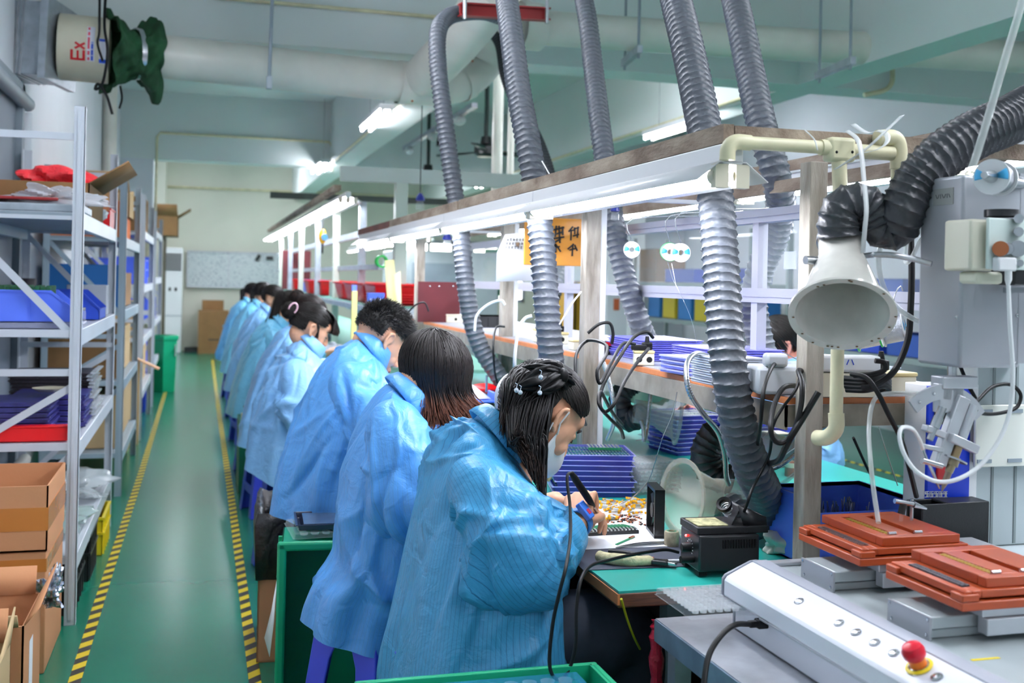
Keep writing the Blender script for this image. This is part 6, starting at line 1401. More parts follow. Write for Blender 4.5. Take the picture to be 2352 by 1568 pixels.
blob('plastic_bag', (-.64, 5.2, LVD), (.14, .22, .05), clear('bag4', '#b9d3ce', .45, .12), 'greenish plastic bag on the lowest shelf near the middle', 'plastic bag', 15, .4, 4)
t = thing('grey_pipe_bundle', 'grey tube lying on the lowest shelf against the wall', 'tube', (-.85, 5, LVD)); MB().tube([(-.88, 4.8, LVD + .12), (-.88, 6.3, LVD + .12)], .03, 16).build('tube', K['pvc_white'], t); MB().box(-.90, -.86, 4.85, 4.9, LVD, LVD + .09).box(-.90, -.86, 6.1, 6.15, LVD, LVD + .09).build('support', K['rack_dark'], t)
# crates under the lowest shelf
def crate(x0, x1, y0, y1, z0, h, m, label, cat='crate'):
    t = thing('plastic_crate', label, cat, ((x0 + x1) / 2, (y0 + y1) / 2, z0)); th = .004; b = MB(); b.box(x0, x1, y0, y1, z0, z0 + th)
    for a, b_, c, d in ((x0, x0 + th, y0, y1), (x1 - th, x1, y0, y1), (x0, x1, y0, y0 + th), (x0, x1, y1 - th, y1)): b.box(a, b_, c, d, z0, z0 + h)
    b.build('crate_body', m, t); r = MB()
    for z in (z0 + h - .012, z0 + h * .55): r.box(x0 - .01, x1 + .01, y0 - .01, y0, z, z + .012).box(x0 - .01, x1 + .01, y1, y1 + .01, z, z + .012).box(x0 - .01, x0, y0, y1, z, z + .012).box(x1, x1 + .01, y0, y1, z, z + .012)
    for k in range(5):
        x = x0 + (x1 - x0) * (k + .5) / 5; y = y0 + (y1 - y0) * (k + .5) / 5; r.box(x - .004, x + .004, y0 - .008, y0, z0, z0 + h).box(x1, x1 + .008, y - .004, y + .004, z0, z0 + h)
    r.build('rib', m, t); return t
crate(-.75, -.475, 4.75, 5.15, 0, .20, K['black'], 'black plastic crate under the lowest shelf, the near one'); crate(-.75, -.46, 5.25, 5.6, 0, .215, K['black_s'], 'second black plastic crate under the lowest shelf')
crate(-.80, -.44, 5.72, 6.12, 0, .19, K['yellow'], 'yellow plastic crate under the lowest shelf')
# cartons at lower left
t = carton_c(-1.0 + .01, -.495, 4.08, 4.56, 0, .425, 'large carton at the bottom of the stack beside the nearest rack', K['card'], .07)
pm = MB()
for i in range(7): pm.box(-.4945, -.494, 4.20 + i * .018, 4.212 + i * .018, .30, .325)
for i in range(2): pm.box(-.98 + .12 * i, -.90 + .12 * i, 4.0794, 4.0796, .345, .349).box(-.98 + .12 * i, -.90 + .12 * i, 4.0794, 4.0796, .375, .379)
pm.build('printed_mark', K['black'], t)
t = open_box('carton', -.99, -.492, 4.075, 4.57, .428, .655, 'open carton with a band of tape on top of the large carton', K['card'], 0, mi=K['card_in'])
tpb = MB(); tpb.box(-.992, -.490, 4.0735, 4.075, .50, .58).box(-.4915, -.490, 4.075, 4.57, .50, .58).build('tape', K['ptape'], t)
hz = MB()
for i, (cx_, rows) in enumerate(((-.83, 1), (-.805, 1), (-.78, 1), (-.755, 1), (-.745, 0))):
    z = .545 if rows else .515
    for a, b, c, d in ((-.008, .008, .008, .010), (-.008, .008, -.010, -.008), (-.001, .001, -.012, .012), (-.006, -.004, -.008, .006), (.004, .006, -.008, .006), (-.006, .006, -.001, .001)): hz.box(cx_ + a, cx_ + b, 4.0728, 4.0734, z + c, z + d)
hz.build('printed_mark', K['black'], t)
t = open_box('carton', -.85, -.475, 3.45, 3.80, 0, .36, 'smaller open carton with raised flaps in front of the large carton', K['card'], 0); 
fp = MB(); fp.quad((-.84, 3.79, .36), (-.49, 3.79, .36), (-.49, 3.815, .445), (-.84, 3.815, .445)); fp.build('flap', K['card'], t, solid=.005); MB().quad((-.475, 3.46, .36), (-.475, 3.79, .36), (-.43, 3.80, .45), (-.44, 3.50, .40)).build('flap', K['card'], t, solid=.005); MB().quad((-.84, 3.45, .36), (-.49, 3.45, .36), (-.49, 3.42, .40), (-.84, 3.42, .40)).build('flap', K['card_l'], t, solid=.005)
MB().box(-.4745, -.4738, 3.56, 3.63, .13, .28).build('paper_label', K['paper'], t)
t = open_box('carton', -.82, -.50, 3.10, 3.38, 0, .34, 'nearest open carton at the lower left corner', K['card_l'], 0); MB().quad((-.50, 3.11, .34), (-.50, 3.37, .34), (-.485, 3.34, .45), (-.495, 3.15, .35)).build('flap', K['card_l'], t, solid=.005); MB().quad((-.81, 3.37, .34), (-.51, 3.37, .34), (-.51, 3.40, .43), (-.81, 3.40, .43)).build('flap', K['card'], t, solid=.005)
MB().box(-.822, -.55, 3.096, 3.0995, .02, .33).build('tape', mat('old_brown_tape', '#8a5a2c', .25), t)
blob('foil_bag', (-.452, 3.86, .30), (.03, .05, .06), mat('foil', '#c6ccd6', .15, .8, bump=.5, bscale=60), 'crumpled silver foil bag tucked beside the smaller carton', 'bag', 19, .5, 4)
# second to fourth racks contents
carton_c(-.92, -.50, 7.4, 7.9, 1.625, 1.86, 'orange striped carton on the top of the second rack', mat('orange_carton', '#e58a5e', .8)); carton_c(-.90, -.52, 8.0, 8.8, 1.625, 1.80, 'orange carton behind the striped one on the second rack', mat('orange_carton2', '#d9763f', .8))
open_box('carton', -.86, -.50, 8.3, 8.8, 1.80 - .0, 1.98, 'brown open carton leaning at the end of the second rack', K['card_l'], 5)
carton_c(-.92, -.50, 7.4, 8.0, 1.165, 1.45, 'blue box on the second rack beside the upright', mat('blue_box', '#1c6fb8', .5)); carton_c(-.92, -.50, 8.05, 8.7, 1.165, 1.40, 'brown carton right of the blue box on the second rack', K['card_d'])
carton_c(-.92, -.50, 7.35, 8.0, .725, 1.05, 'brown carton on the third level of the second rack', K['card_d']); carton_c(-.92, -.50, 8.1, 8.7, .725, 1.02, 'tan carton on the third level of the second rack', K['card_l'])
carton_c(-.92, -.50, 7.4, 8.7, .275, .62, 'long tan carton on the lowest level of the second rack', K['card_l'])
carton_c(-.86, -.52, 8.95, 9.35, 0, .55, 'tan carton standing between the second and third racks', K['card_l'])
for (y0, y1, z0, h, m_, nm) in ((9.7, 10.3, 1.755, .28, K['card_d'], 'brown carton high on the third rack'), (10.4, 11.2, 1.755, .34, K['card_d'], 'second brown carton high on the third rack'), (9.7, 10.5, .855, .3, K['card_l'], 'tan carton low on the third rack'), (10.6, 11.3, .405, .35, K['card_l'], 'tan carton lowest on the third rack')): carton_c(-.92, -.5, y0, y1, z0, z0 + h, nm, m_)
for (y, z, m_, nm) in ((9.9, 1.305, K['blue_bin'], 'blue tub in the middle of the third rack'), (10.7, 1.305, K['blue_bin'], 'second blue tub in the middle of the third rack'), (12.2, .905, K['blue_bin'], 'blue tub on the farthest rack lower level'), (12.9, .905, K['blue_dk'], 'dark blue tub on the farthest rack lower level'), (12.3, 1.355, K['blue_bin'], 'blue tub on the farthest rack upper level'), (12.3, .455, K['blue_bin'], 'blue tub on the lowest level of the farthest rack')): crate(-.90, -.50, y, y + .5, z, .22, m_, nm, 'tub')
crate(-.80, -.52, 11.55, 11.9, 0, .42, K['blue_dk'], 'dark blue bin standing by the racks on the floor', 'bin'); carton_c(-.62, -.50, 10.2, 10.26, 0, .40, 'yellow upright board beside the racks', K['yellow'])
t = thing('cardboard_flap', 'pale cardboard strip jutting out from the racks', 'cardboard', (-.42, 9.4, .6)); MB().obox((-.40, 9.4, .66), (.20, .12, .012), Matrix.Rotation(.45, 3, 'Y')).build('strip', mat('pale_card', '#e3b48f', .8), t)
MB().box(-.48, -.46, 9.37, 9.43, 0, .70).build('support', K['card_l'], t)
t = thing('green_bin', 'green plastic bin with a white tag near the column', 'bin', (-.45, 14.0, 0)); MB().lathe([(.13, 0), (.15, .60), (.17, .62), (.17, .66), (.15, .67)], (-.40, 13.6, 0), n=4).build('bin_body', K['green_c'], t, smooth=False); MB().box(-.27, -.262, 13.55, 13.64, .42, .56).build('white_tag', K['paper'], t)
pipe('white_tube', [(-.62, 13.97, 0), (-.62, 13.97, 1.95)], .05, K['pvc_cream'], 'cream standing tube behind the farthest rack', 'tube', n=20)
# crates and carton between the workers
t = thing('plastic_crate', 'green crate stood on its end with its open side to the camera', 'crate', (.45, 3.28, 0)); Rg = Matrix.Rotation(-.10, 3, 'Z'); cg = Vector((.25, 3.32, 0)) ; Hh, Wd, Dp = .595, .36, .24
def gq(x, y, z): return cg + Rg @ Vector((x, y, z))
th = .006; b = MB()
for a0, a1, b0, b1, c0_, c1_ in ((0, th, 0, Dp, 0, Hh), (Wd - th, Wd, 0, Dp, 0, Hh), (0, Wd, 0, Dp, Hh - th, Hh), (0, Wd, 0, Dp, 0, th), (0, Wd, Dp - th, Dp, 0, Hh)): b.obox(gq((a0 + a1) / 2, (b0 + b1) / 2, (c0_ + c1_) / 2), (a1 - a0, b1 - b0, c1_ - c0_), Rg)
b.build('crate_body', K['green_c'], t, bevel=.002); r = MB()
for a0, a1, c0_, c1_ in ((-.012, .016, -.0, Hh + .01), (Wd - .016, Wd + .012, 0, Hh + .01), (-.012, Wd + .012, Hh - .016, Hh + .012), (-.012, Wd + .012, 0, .016)): r.obox(gq((a0 + a1) / 2, -.008, (c0_ + c1_) / 2), (a1 - a0, .022, c1_ - c0_), Rg)
r.build('rim', K['green_c'], t, bevel=.008); r = MB()
for z in (.10, .22, .40, .50): r.obox(gq(-.006, Dp / 2, z), (.014, Dp, .010), Rg)
r.obox(gq(-.006, .14, .30), (.014, .010, .58), Rg); r.build('rib', K['green_c'], t, bevel=.002)
lb = MB(); lb.add([gq(-.014, .09, .46), gq(-.016, .14, .45), gq(-.03, .13, .36), gq(-.02, .08, .34), gq(-.05, .15, .27), gq(-.03, .06, .24)], [(0, 1, 2, 3), (3, 2, 4, 5)]); lb.build('torn_paper_label', K['paper'], t, solid=.0008)
q = gq(.17, .14, Hh + .014)
blister('blister_tray', .30, .22, .014, 8, 6, q, .05, 'clear blister tray on top of the green crate'); 
t = tray_proto('parts_tray', .26, .19, .018, mat('dark_slate_tray', '#2b3048', .3), 'dark slate tray of silver strips on the green crate', None, None, -.05, q + vU * .018, 8); MB().obox(Vector(q) + vU * .034, (.22, .16, .002), Matrix.Rotation(-.05, 3, 'Z')).build('silver_strips', K['steel'], t)
t = open_box('carton', .235, .62, 4.02, 4.45, 0, .46, 'carton lined with a black bag between the workers', K['card'], 0, rot=-.06)
bg = MB(); rings = []
for k, (o, z) in enumerate(((.008, .30), (.012, .40), (.016, .50), (.006, .545), (-.01, .54), (-.015, .40), (-.02, .12))):
    ring = []
    for sx, sy in ((-1, -1), (1, -1), (1, 1), (-1, 1)):
        nx_, ny_ = {(-1, -1): (1, 0), (1, -1): (0, 1), (1, 1): (-1, 0), (-1, 1): (0, -1)}[(sx, sy)]
        for i in range(10):
            x = sx * (.192 + o) + nx_ * (.384 + 2 * o) * i / 10; y = sy * (.215 + o) + ny_ * (.43 + 2 * o) * i / 10; w = .006 * math.sin(i * 2.1 + k + sx) 
            ring.append(Vector((.4275, 4.235, 0)) + Matrix.Rotation(-.06, 3, 'Z') @ Vector((x + w * abs(ny_), y + w * abs(nx_), z + .008 * math.sin(i * 1.7 + sy * 2) * (k in (2, 3, 4)))))
    rings.append(ring)
bg.ring_loft(rings, cap=False); bg.build('black_bag', mat('black_bin_bag', '#1b1719', .3, bump=.6, bscale=40), t, solid=.001, ang=180)
carton_c(.26, .55, 7.15, 7.6, 0, .46, 'dark green box standing beside the distant stools', K['green_d']); t = thing('cream_roll', 'cream roll on the dark green box', 'roll', (.30, 7.2, .46)); MB().lathe([(0, 0), (.04, 0), (.04, .05), (0, .05)], (.31, 7.22, .462), n=24).build('roll', K['cream'], t)
blob('plastic_bag', (.42, 7.4, .462), (.07, .10, .09), clear('bag6', '#9fa6e0', .6, .12), 'bundle of violet wrapped parts on the dark green box', 'bag', 23, .5, 4)
# green crate at the bottom edge, holding clear trays
t = thing('plastic_crate', 'green crate of clear trays at the bottom edge beside the bow haired worker', 'crate', (.5, 1.8, 0)); x0, x1, y0, y1, zt = .30, .745, 1.62, 1.985, .66
b = MB(); b.box(x0, x1, y0, y1, .36, .365)
for a, b_, c, d in ((x0, x0 + .005, y0, y1), (x1 - .005, x1, y0, y1), (x0, x1, y0, y0 + .005), (x0, x1, y1 - .005, y1)): b.box(a, b_, c, d, .36, zt)
b.build('crate_body', K['green_c'], t); r = MB()
for z, o in ((zt - .012, .014), (zt - .05, .012)): r.box(x0 - o, x1 + o, y1, y1 + o, z, z + .012).box(x0 - o, x1 + o, y0 - o, y0, z, z + .012).box(x0 - o, x0, y0, y1, z, z + .012).box(x1, x1 + o, y0, y1, z, z + .012)
r.build('rim', K['green_c'], t, bevel=.004)
MB().box(x0 + .02, x1 - .02, y0 + .02, y1 - .02, 0, .359).build('crate_below', K['green_c'], t)
for i in range(5): blister('blister_tray', .39, .33, .018, 10, 8, (.515, 1.80, .55 + .022 * i), 0, 'clear tray inside the bottom green crate, ' + ('topmost' if i == 4 else 'stacked below the topmost'), 'clear trays in the bottom green crate', clear('teal_clear%d' % i, '#3c9cc4', .35, .08))
# ================================================================== metal table, console, robot
MT = .72
mt = thing('metal_table', 'sheet metal topped table in the lower right corner', 'table', (1.6, 1.2, 0))
MB().box(.905, 2.6, .35, 2.045, MT - .004, MT).build('sheet_top', K['zinc'], mt); MB().box(.902, .906, .35, 2.045, MT - .045, MT - .002).box(.905, 2.6, 2.043, 2.047, MT - .045, MT - .002).build('folded_edge', K['zinc_e'], mt)
for x in (.92, 2.5):
    for y in (.4, 1.98): MB().box(x, x + .035, y, y + .035, 0, MT - .045).build('leg', K['galv'], mt)
MB().tube(bez([(.918, 2.055, .02), (.915, 2.06, .3), (.917, 2.058, .5), (.912, 2.055, .66), (.918, 2.06, .71)], 30), [.014 + .003 * math.sin(i * 1.9) for i in range(31)], 10).build('red_foam_wrap', mat('red_foam_wrap', '#c31f3d', .3, bump=.8, bscale=50), mt)
MB().box(.98, 2.5, 1.9, 1.92, .02, .66).build('rear_panel', mat('dark_wood_panel', '#57452f', .6, var=.3), mt)
# console bar: one extruded profile
cn = thing('control_console', 'white control console of the soldering robot with round buttons and a red stop knob', 'machine', (1.5, 1.4, MT))
PR = [(1.030, .722), (1.030, .776), (1.004, .790), (1.004, .820), (1.010, .828), (1.062, .852), (1.075, .853), (1.095, .850), (1.095, .722)]
def extr(P, y0, y1): mb = MB(); n = len(P); mb.add([(x, y1, z) for x, z in P] + [(x, y0, z) for x, z in P], [tuple(range(n)), tuple(range(2 * n - 1, n - 1, -1))] + [(i, n + i, n + (i + 1) % n, (i + 1) % n) for i in range(n)]); return mb
extr(PR, .80, 1.945).build('console_bar', K['console'], cn, bevel=.003)
extr([(x - .002 if x < 1.05 else x + .001, z + (.002 if z > .8 else 0)) for x, z in PR], 1.944, 1.952).build('end_cap', mat('grey_cap', '#858995', .4), cn, bevel=.002)
MB().box(1.066, 1.098, .80, 1.946, .851, .8545).build('grey_strip', mat('grey_strip', '#a9adb8', .35), cn)
MB().box(1.0025, 1.0045, .8, 1.80, .786, .789).build('seam_line', K['alu'], cn)
MB().box(1.095, 2.35, .80, 1.945, .75, .845).box(1.34, 2.35, 1.945, 2.068, .75, .845).build('deck_body', K['deck'], cn, bevel=.003); MB().box(1.10, 1.34, 1.925, 1.948, .845, .853).build('deck_lip', K['alu'], cn, bevel=.002)
pn_ = Vector((-.024, 0, .052)).normalized()
for (u, v) in ((1835, 1363), (1927, 1416), (1966, 1438), (2009, 1462), (2053, 1487), (2153, 1540)):
    q = onX(u, v, 1.036); q.z = .8405; MB().lathe([(.0088, -.001), (.0092, .0015), (.0075, .0022), (.0068, .0012), (.006, .003), (0, .0042)], q, pn_, 24).build('push_button', K['steel'], cn)
q = onX(2112, 1520, 1.036); q.z = .841
MB().lathe([(.020, 0), (.021, .002), (.016, .004)], q, pn_, 28).build('stop_plate', K['yellow'], cn); MB().lathe([(.0125, .003), (.0125, .014)], q, pn_, 24).build('stop_collar', mat('orange_collar', '#f07a18', .4), cn)
MB().lathe([(.0125, .014), (.0165, .019), (.0175, .028), (.014, .036), (.006, .040), (0, .0405)], q, pn_, 28).build('stop_knob', mat('stop_red', '#d3122e', .3), cn)
# connector and its lead
t = thing('connector_cable', 'black plug and cable coming out of the console side', 'cable', onX(1750, 1430, 1.02)); a = onX(1762, 1430, 1.028)
MB().obox(a + Vector((-.012, 0, 0)), (.022, .020, .017), Matrix.Identity(3)).build('plug', K['rubber'], t, bevel=.003); MB().obox(a + Vector((-.030, 0, 0)), (.018, .014, .012)).build('plug_neck', K['rubber'], t, bevel=.003)
MB().tube(bez([a + Vector((-.036, 0, 0)), onD(1690, 1434, 1.96), onD(1660, 1455, 1.93), onD(1630, 1500, 1.9), onD(1618, 1560, 1.87), onD(1616, 1620, 1.85)], 40), .0052, 12).build('lead', K['rubber'], t)
# guide blocks, carriages and brown jigs
def jig(yf, yb, label, dark=False):
    ym = (yf + yb) / 2
    t = thing('slide_rail', 'aluminium slide block under the ' + label, 'slide rail', (1.3, ym, .845), 'aluminium slide blocks on the robot deck'); y0, y1 = yf + .035, yf + .145
    MB().box(1.118, 1.122, y0, y1, .8455, .882).build('end_plate', K['grey_cab'], t); MB().box(1.123, 1.75, y0 + .003, y1 - .003, .862, .882).box(1.123, 1.75, y0 + .01, y1 - .01, .8455, .860).build('rail_body', K['deck'], t, bevel=.002)
    sw = MB()
    for yy, zz in ((y0 + .006, .877), (y0 + .008, .853), (y1 - .006, .877), (y1 - .012, .853)): sw.lathe([(.0028, -.0005), (.0028, .001), (0, .0018)], (1.118, yy, zz), (-1, 0, 0), 12)
    sw.build('screw', K['steel'], t)
    MB().box(1.20, 1.52, y0 - .02, y1 + .02, .8825, .899).box(1.205, 1.515, y0 - .026, y0 - .002, .855, .8825).build('carriage', K['alu'], t, bevel=.002)
    j = thing('soldering_jig', label, 'jig', (1.27, ym, .9), 'red brown jigs on the robot deck'); X0, X1 = 1.150, 1.392; B = K['brown_jig']; z = .8995
    MB().box(X0, X1, yf, yb, z, z + .014).build('base_plate', B, j, bevel=.002)
    for (a0, a1, c0, c1) in ((X0, X0 + .032, yf, yf + .03), (X1 - .03, X1, yf, yf + .03), (X0, X0 + .025, yb - .03, yb), (X1 - .03, X1, yb - .03, yb)): MB().box(a0, a1, c0, c1, z + .0142, z + .026).build('corner_block', B, j, bevel=.002)
    o = MB()   # lower plate ring with a long slot of parts
    zl = z + .018
    for (a0, a1, c0, c1) in ((X0 + .008, X0 + .022, yf + .006, yb - .004), (X0 + .04, X1 - .008, yf + .006, yb - .004), (X0 + .022, X0 + .04, yf + .006, yf + .03), (X0 + .022, X0 + .04, yb - .03, yb - .004)): o.box(a0, a1, c0, c1, zl, zl + .012)
    o.build('lower_plate', B, j, bevel=.0015)
    zu = zl + .0125; o = MB(); xs0, xs1 = X0 + .055, X1 - .02; ys = [(xs0, xs0 + .026), (xs0 + .043, xs0 + .08), (xs0 + .10, xs1)]
    for a0, a1 in ys: o.box(a0, a1, yf + .0342, yb - .0202, zu, zu + .016)
    for c0, c1 in ((yf + .014, yf + .034), (yb - .02, yb + .006)): o.box(xs0, xs1, c0, c1, zu, zu + .016)
    up_ = o.build('upper_plate', B, j, bevel=.0015)
    pr = MB(); rr = random.Random(2 if dark else 1)
    for i in range(26):
        y = yf + .034 + (yb - yf - .068) * i / 25
        for k in range(2): pr.obox((X0 + .026 + k * .009, y, zl + .0125), (.0075, .0032, .003), Matrix.Rotation(rr.uniform(-.2, .2), 3, 'Z'))
    pr.build('silver_parts' if not dark else 'dark_parts', K['steel'] if not dark else mat('dark_parts', '#4a4a50', .5), j)
    gd_ = MB()
    for i in range(15): y = yf + .04 + (yb - yf - .075) * i / 14; gd_.obox((xs0 + .034, y, zu + .013), (.012, .006, .005))
    gd_.build('gold_parts', K['gold'], up_)
    for xx in (xs0 + .034, xs0 + .09): MB().tube([(xx - .008, yf + .034, zu + .018), (xx + .008, yf + .034, zu + .018)], .0035, 10).build('clamp_pin', K['steel'], up_)
jig(1.705, 1.915, 'red brown jig farther from the camera, loaded with silver parts'); jig(1.432, 1.63, 'red brown jig nearer the camera, loaded with dark parts', True)
# hazard sticker mark on deck
wm_ = MB(); q = onZ(2270, 1512, .8455); wm_.box(q.x - .03, q.x + .02, q.y - .003, q.y + .003, .8452, .8458); tag(wm_.build('warning_label', K['yellow']), 'worn yellow warning label on the deck in the corner', 'label')
# robot column and head
rb = thing('soldering_robot', 'grey soldering robot column with angled iron head and solder feeder', 'robot', (1.42, 1.75, .845))
MB().box(1.30, 1.43, 1.64, 1.76, 1.262, 1.606).build('column_cover', K['grey_cab'], rb, bevel=.006)
MB().box(1.299, 1.3, 1.665, 1.72, 1.555, 1.585).build('tape_label', mat('grey_tape_label', '#8e9290', .6), rb)
hm = MB()
for i in range(7): hm.obox((1.2985, 1.675 + i * .006, 1.571), (.0006, .0012, .008), Matrix.Rotation(.5 * (i % 3 - 1), 3, 'X'))
hm.build('handwriting', mat('ink', '#5a5c62', .7), rb)
sr = MB()
for (u, v) in ((2197, 728), (2337, 724), (2332, 834), (2336, 530)): sr.ell(onY(u, v, 1.638), (.0032, .0016, .0032), 10, 6)
sr.build('screw', K['steel'], rb)
MB().box(1.62, 1.86, 1.985, 2.06, .8455, 1.27).build('extrusion_post', K['deck'], rb, bevel=.003)
gv = MB()
for x in (1.66, 1.72, 1.78): gv.box(x, x + .006, 1.983, 1.986, .85, 1.26)
gv.build('groove', mat('groove_dark', '#7f8b8c', .5), rb)
a = onY(2240, 962, 1.965); MB().box(a.x, a.x + .22, 1.962, 1.97, 1.022, 1.155).build('mount_plate', mat('ivory_plate', '#dfe3da', .4), rb, bevel=.002); MB().box(a.x + .01, a.x + .2, 1.97, 1.985, 1.03, 1.145).build('spacer', K['deck'], rb); MB().box(1.36, 1.72, 1.76, 1.80, 1.30, 1.50).box(1.64, 1.72, 1.80, 2.06, 1.27, 1.50).build('support_arm', K['grey_cab'], rb)
sl = MB(); 
for z_ in (1.142, 1.035):
    for x_ in (a.x + .022, a.x + .10): sl.box(x_ - .018, x_ + .018, 1.9595, 1.963, z_ - .004, z_ + .004)
sl.build('slot', K['rack_dark'], rb)
def RY(u, v, Y=1.66): return onY(u, v, Y)
MB().tube([RY(2187, 835, 1.69), RY(2187, 915, 1.69)], .0085, 20).build('spindle', K['steel'], rb)
MB().obox(RY(2192, 877, 1.68), (.075, .035, .022)).build('spindle_clamp', K['alu'], rb, bevel=.002); MB().obox(RY(2178, 913, 1.675), (.052, .02, .052)).build('bracket_plate', K['alu'], rb, bevel=.002)
arc = MB(); C0 = RY(2165, 1060, 1.665); PA = []
A0 = []; A1 = []
for i in range(25):
    th_ = math.radians(128 - i * 88 / 24); A0.append(C0 + Vector((math.cos(th_) * .115, 0, math.sin(th_) * .138))); A1.append(C0 + Vector((math.cos(th_) * .088, 0, math.sin(th_) * .112)))
arc.ring_loft([[p, q, q + Vector((0, .006, 0)), p + Vector((0, .006, 0))] for p, q in zip(A0, A1)], True); arc.build('arc_bracket', K['alu'], rb)
ars = MB()
for i in (2, 7, 17, 22): ars.ell(A0[i].lerp(A1[i], .5) + Vector((0, -.002, 0)), (.003, .002, .003), 10, 6)
ars.build('screw', K['steel'], rb)
t0_, t1_ = RY(2236, 930), RY(2163, 1128); 
def ta(t): return t0_.lerp(t1_, t)
MB().tube([ta(0), ta(.42)], .0095, 24).build('iron_barrel', K['alu'], rb); MB().tube([ta(.42), ta(.6)], .008, 20).build('gold_sleeve', mat('brass_tip', '#a28a6a', .35, .8), rb)
MB().tube([ta(.6), ta(.70), ta(.70), ta(.78)], [.011, .011, .008, .007], 20).build('nut', mat('brass_nut', '#9c8f74', .3, .8), rb); MB().tube([ta(.78), ta(.9), ta(1)], [.006, .0055, .001], 16).build('iron_tip', mat('tip_bronze', '#8a7a6c', .35, .8), rb)
dt = (t1_ - t0_).normalized(); Rt = Matrix((dt, Vector((0, 1, 0)), dt.cross(Vector((0, 1, 0))))).transposed()
MB().lathe([(0, 0), (.024, 0), (.024, .003), (0, .003)], ta(.62), dt, 28).build('heat_disc', K['steel'], rb)
MB().obox(ta(.44) + Vector((.002, -.004, 0)), (.016, .022, .062), Rt).build('barrel_clamp', K['alu'], rb, bevel=.002); MB().obox(ta(.22) + Vector((-.030, .006, -.012)), (.13, .018, .026), Rt).build('slide_arm', K['alu'], rb, bevel=.002)
m0, m1 = RY(2165, 935, 1.655), RY(2135, 1010, 1.655); MB().tube([m0, m0.lerp(m1, .3), m0.lerp(m1, .3), m0.lerp(m1, .62), m0.lerp(m1, .62), m1], [.0075, .0075, .009, .009, .006, .006], 20).build('micrometer', K['steel'], rb)
MB().obox(RY(2145, 990, 1.66), (.042, .02, .012), Matrix.Rotation(.35, 3, 'Y')).build('micrometer_clamp', K['alu'], rb, bevel=.002); MB().obox(RY(2140, 1028, 1.66), (.045, .012, .009), Matrix.Rotation(.2, 3, 'Y')).build('feed_arm', K['alu'], rb, bevel=.002)
MB().tube([RY(2118, 1057, 1.65), RY(2163, 1070, 1.65)], .0055, 14).build('feed_rod', K['steel'], rb); MB().tube([RY(2158, 1040, 1.65), RY(2150, 1068, 1.65)], .003, 10).build('feed_pin', K['steel'], rb)
MB().tube([RY(2118, 1025, 1.65), RY(2132, 1062, 1.65), RY(2145, 1090, 1.65), RY(2158, 1122, 1.65)], [.002, .0025, .003, .0012], 10).build('solder_nozzle', K['steel'], rb)
sp2 = MB(); Ps = []; 
for i in range(70): t_ = i / 69; c = RY(2232, 885, 1.70).lerp(RY(2270, 880, 1.72), t_); 
MB().tube(bez([RY(2203, 835, 1.75), RY(2222, 880, 1.74), RY(2242, 920, 1.74), RY(2236, 940, 1.70), RY(2262, 950, 1.72), RY(2300, 948, 1.74), RY(2335, 935, 1.75), RY(2344, 905, 1.75), RY(2320, 883, 1.75), RY(2280, 888, 1.74), RY(2250, 915, 1.72), RY(2238, 930, 1.69)], 70), .0036, 12).build('heater_lead', K['rubber'], rb)
# feeder: cream motor box, front plate, rollers, spool
MB().box(RY(2229, 580, 1.56).x, RY(2285, 580, 1.56).x, 1.56, 1.63, RY(2255, 622, 1.56).z, RY(2255, 503, 1.56).z).build('feeder_box', mat('ivory_box', '#d9d6c3', .4), rb, bevel=.005)
fx = RY(2284, 560, 1.53); fpl = MB().box(fx.x, fx.x + .085, 1.545, 1.553, RY(2284, 618, 1.53).z, RY(2284, 498, 1.53).z).build('feeder_plate', mat('mint_plate', '#dcebe6', .35), rb, bevel=.003)
MB().box(RY(2245, 650, 1.56).x, RY(2310, 650, 1.56).x, 1.565, 1.61, RY(2255, 652, 1.56).z, RY(2255, 623, 1.56).z).build('motor', mat('ivory_motor', '#d8d8c4', .45), rb, bevel=.006)
MB().lathe([(.028, 0), (.028, .012), (0, .012)], RY(2300, 498, 1.57), (0, 0, 1), 28).build('black_cap', K['black_s'], rb)
for (u, v, r_, m_) in ((2340, 502, .008, K['steel']), (2340, 532, .008, K['steel']), (2298, 571, .013, K['copper']), (2313, 571, .010, K['steel']), (2338, 571, .014, K['steel']), (2343, 604, .006, K['steel'])): MB().tube([RY(u, v, 1.546), RY(u, v, 1.53)], r_, 20).build('roller', m_, fpl)
MB().box(RY(2292, 605, 1.53).x, RY(2335, 605, 1.53).x, 1.528, 1.545, RY(2292, 622, 1.53).z, RY(2292, 590, 1.53).z).build('wire_guide', K['white'], rb, bevel=.003); MB().tube([RY(2316, 622, 1.535), RY(2316, 642, 1.535), RY(2315, 655, 1.535)], [.006, .006, .003], 14).build('guide_nozzle', K['white'], rb)
MB().box(RY(2330, 625, 1.56).x, RY(2330, 625, 1.56).x + .1, 1.56, 1.62, RY(2330, 655, 1.56).z, RY(2330, 590, 1.56).z).build('black_side_box', K['black_s'], rb, bevel=.003)
MB().box(RY(2322, 680, 1.6).x, RY(2322, 680, 1.6).x + .2, 1.60, 1.62, RY(2322, 672, 1.6).z, RY(2322, 660, 1.6).z).build('shelf_plate', K['grey_cab'], rb)
wl = MB().tube(bez([RY(2316, 655, 1.535), RY(2320, 750, 1.53), RY(2326, 850, 1.53), RY(2322, 930, 1.53), RY(2300, 1000, 1.53), RY(2255, 1065, 1.53), RY(2200, 1100, 1.53), RY(2150, 1105, 1.54), RY(2105, 1082, 1.55), RY(2078, 1045, 1.56), RY(2066, 1005, 1.57), RY(2072, 982, 1.58), RY(2095, 985, 1.60), RY(2112, 1010, 1.63), RY(2119, 1030, 1.65)], 90), .0036, 12).build('feed_tube', clear('ptfe_tube', '#f4f8fa', .82, .2), rb)
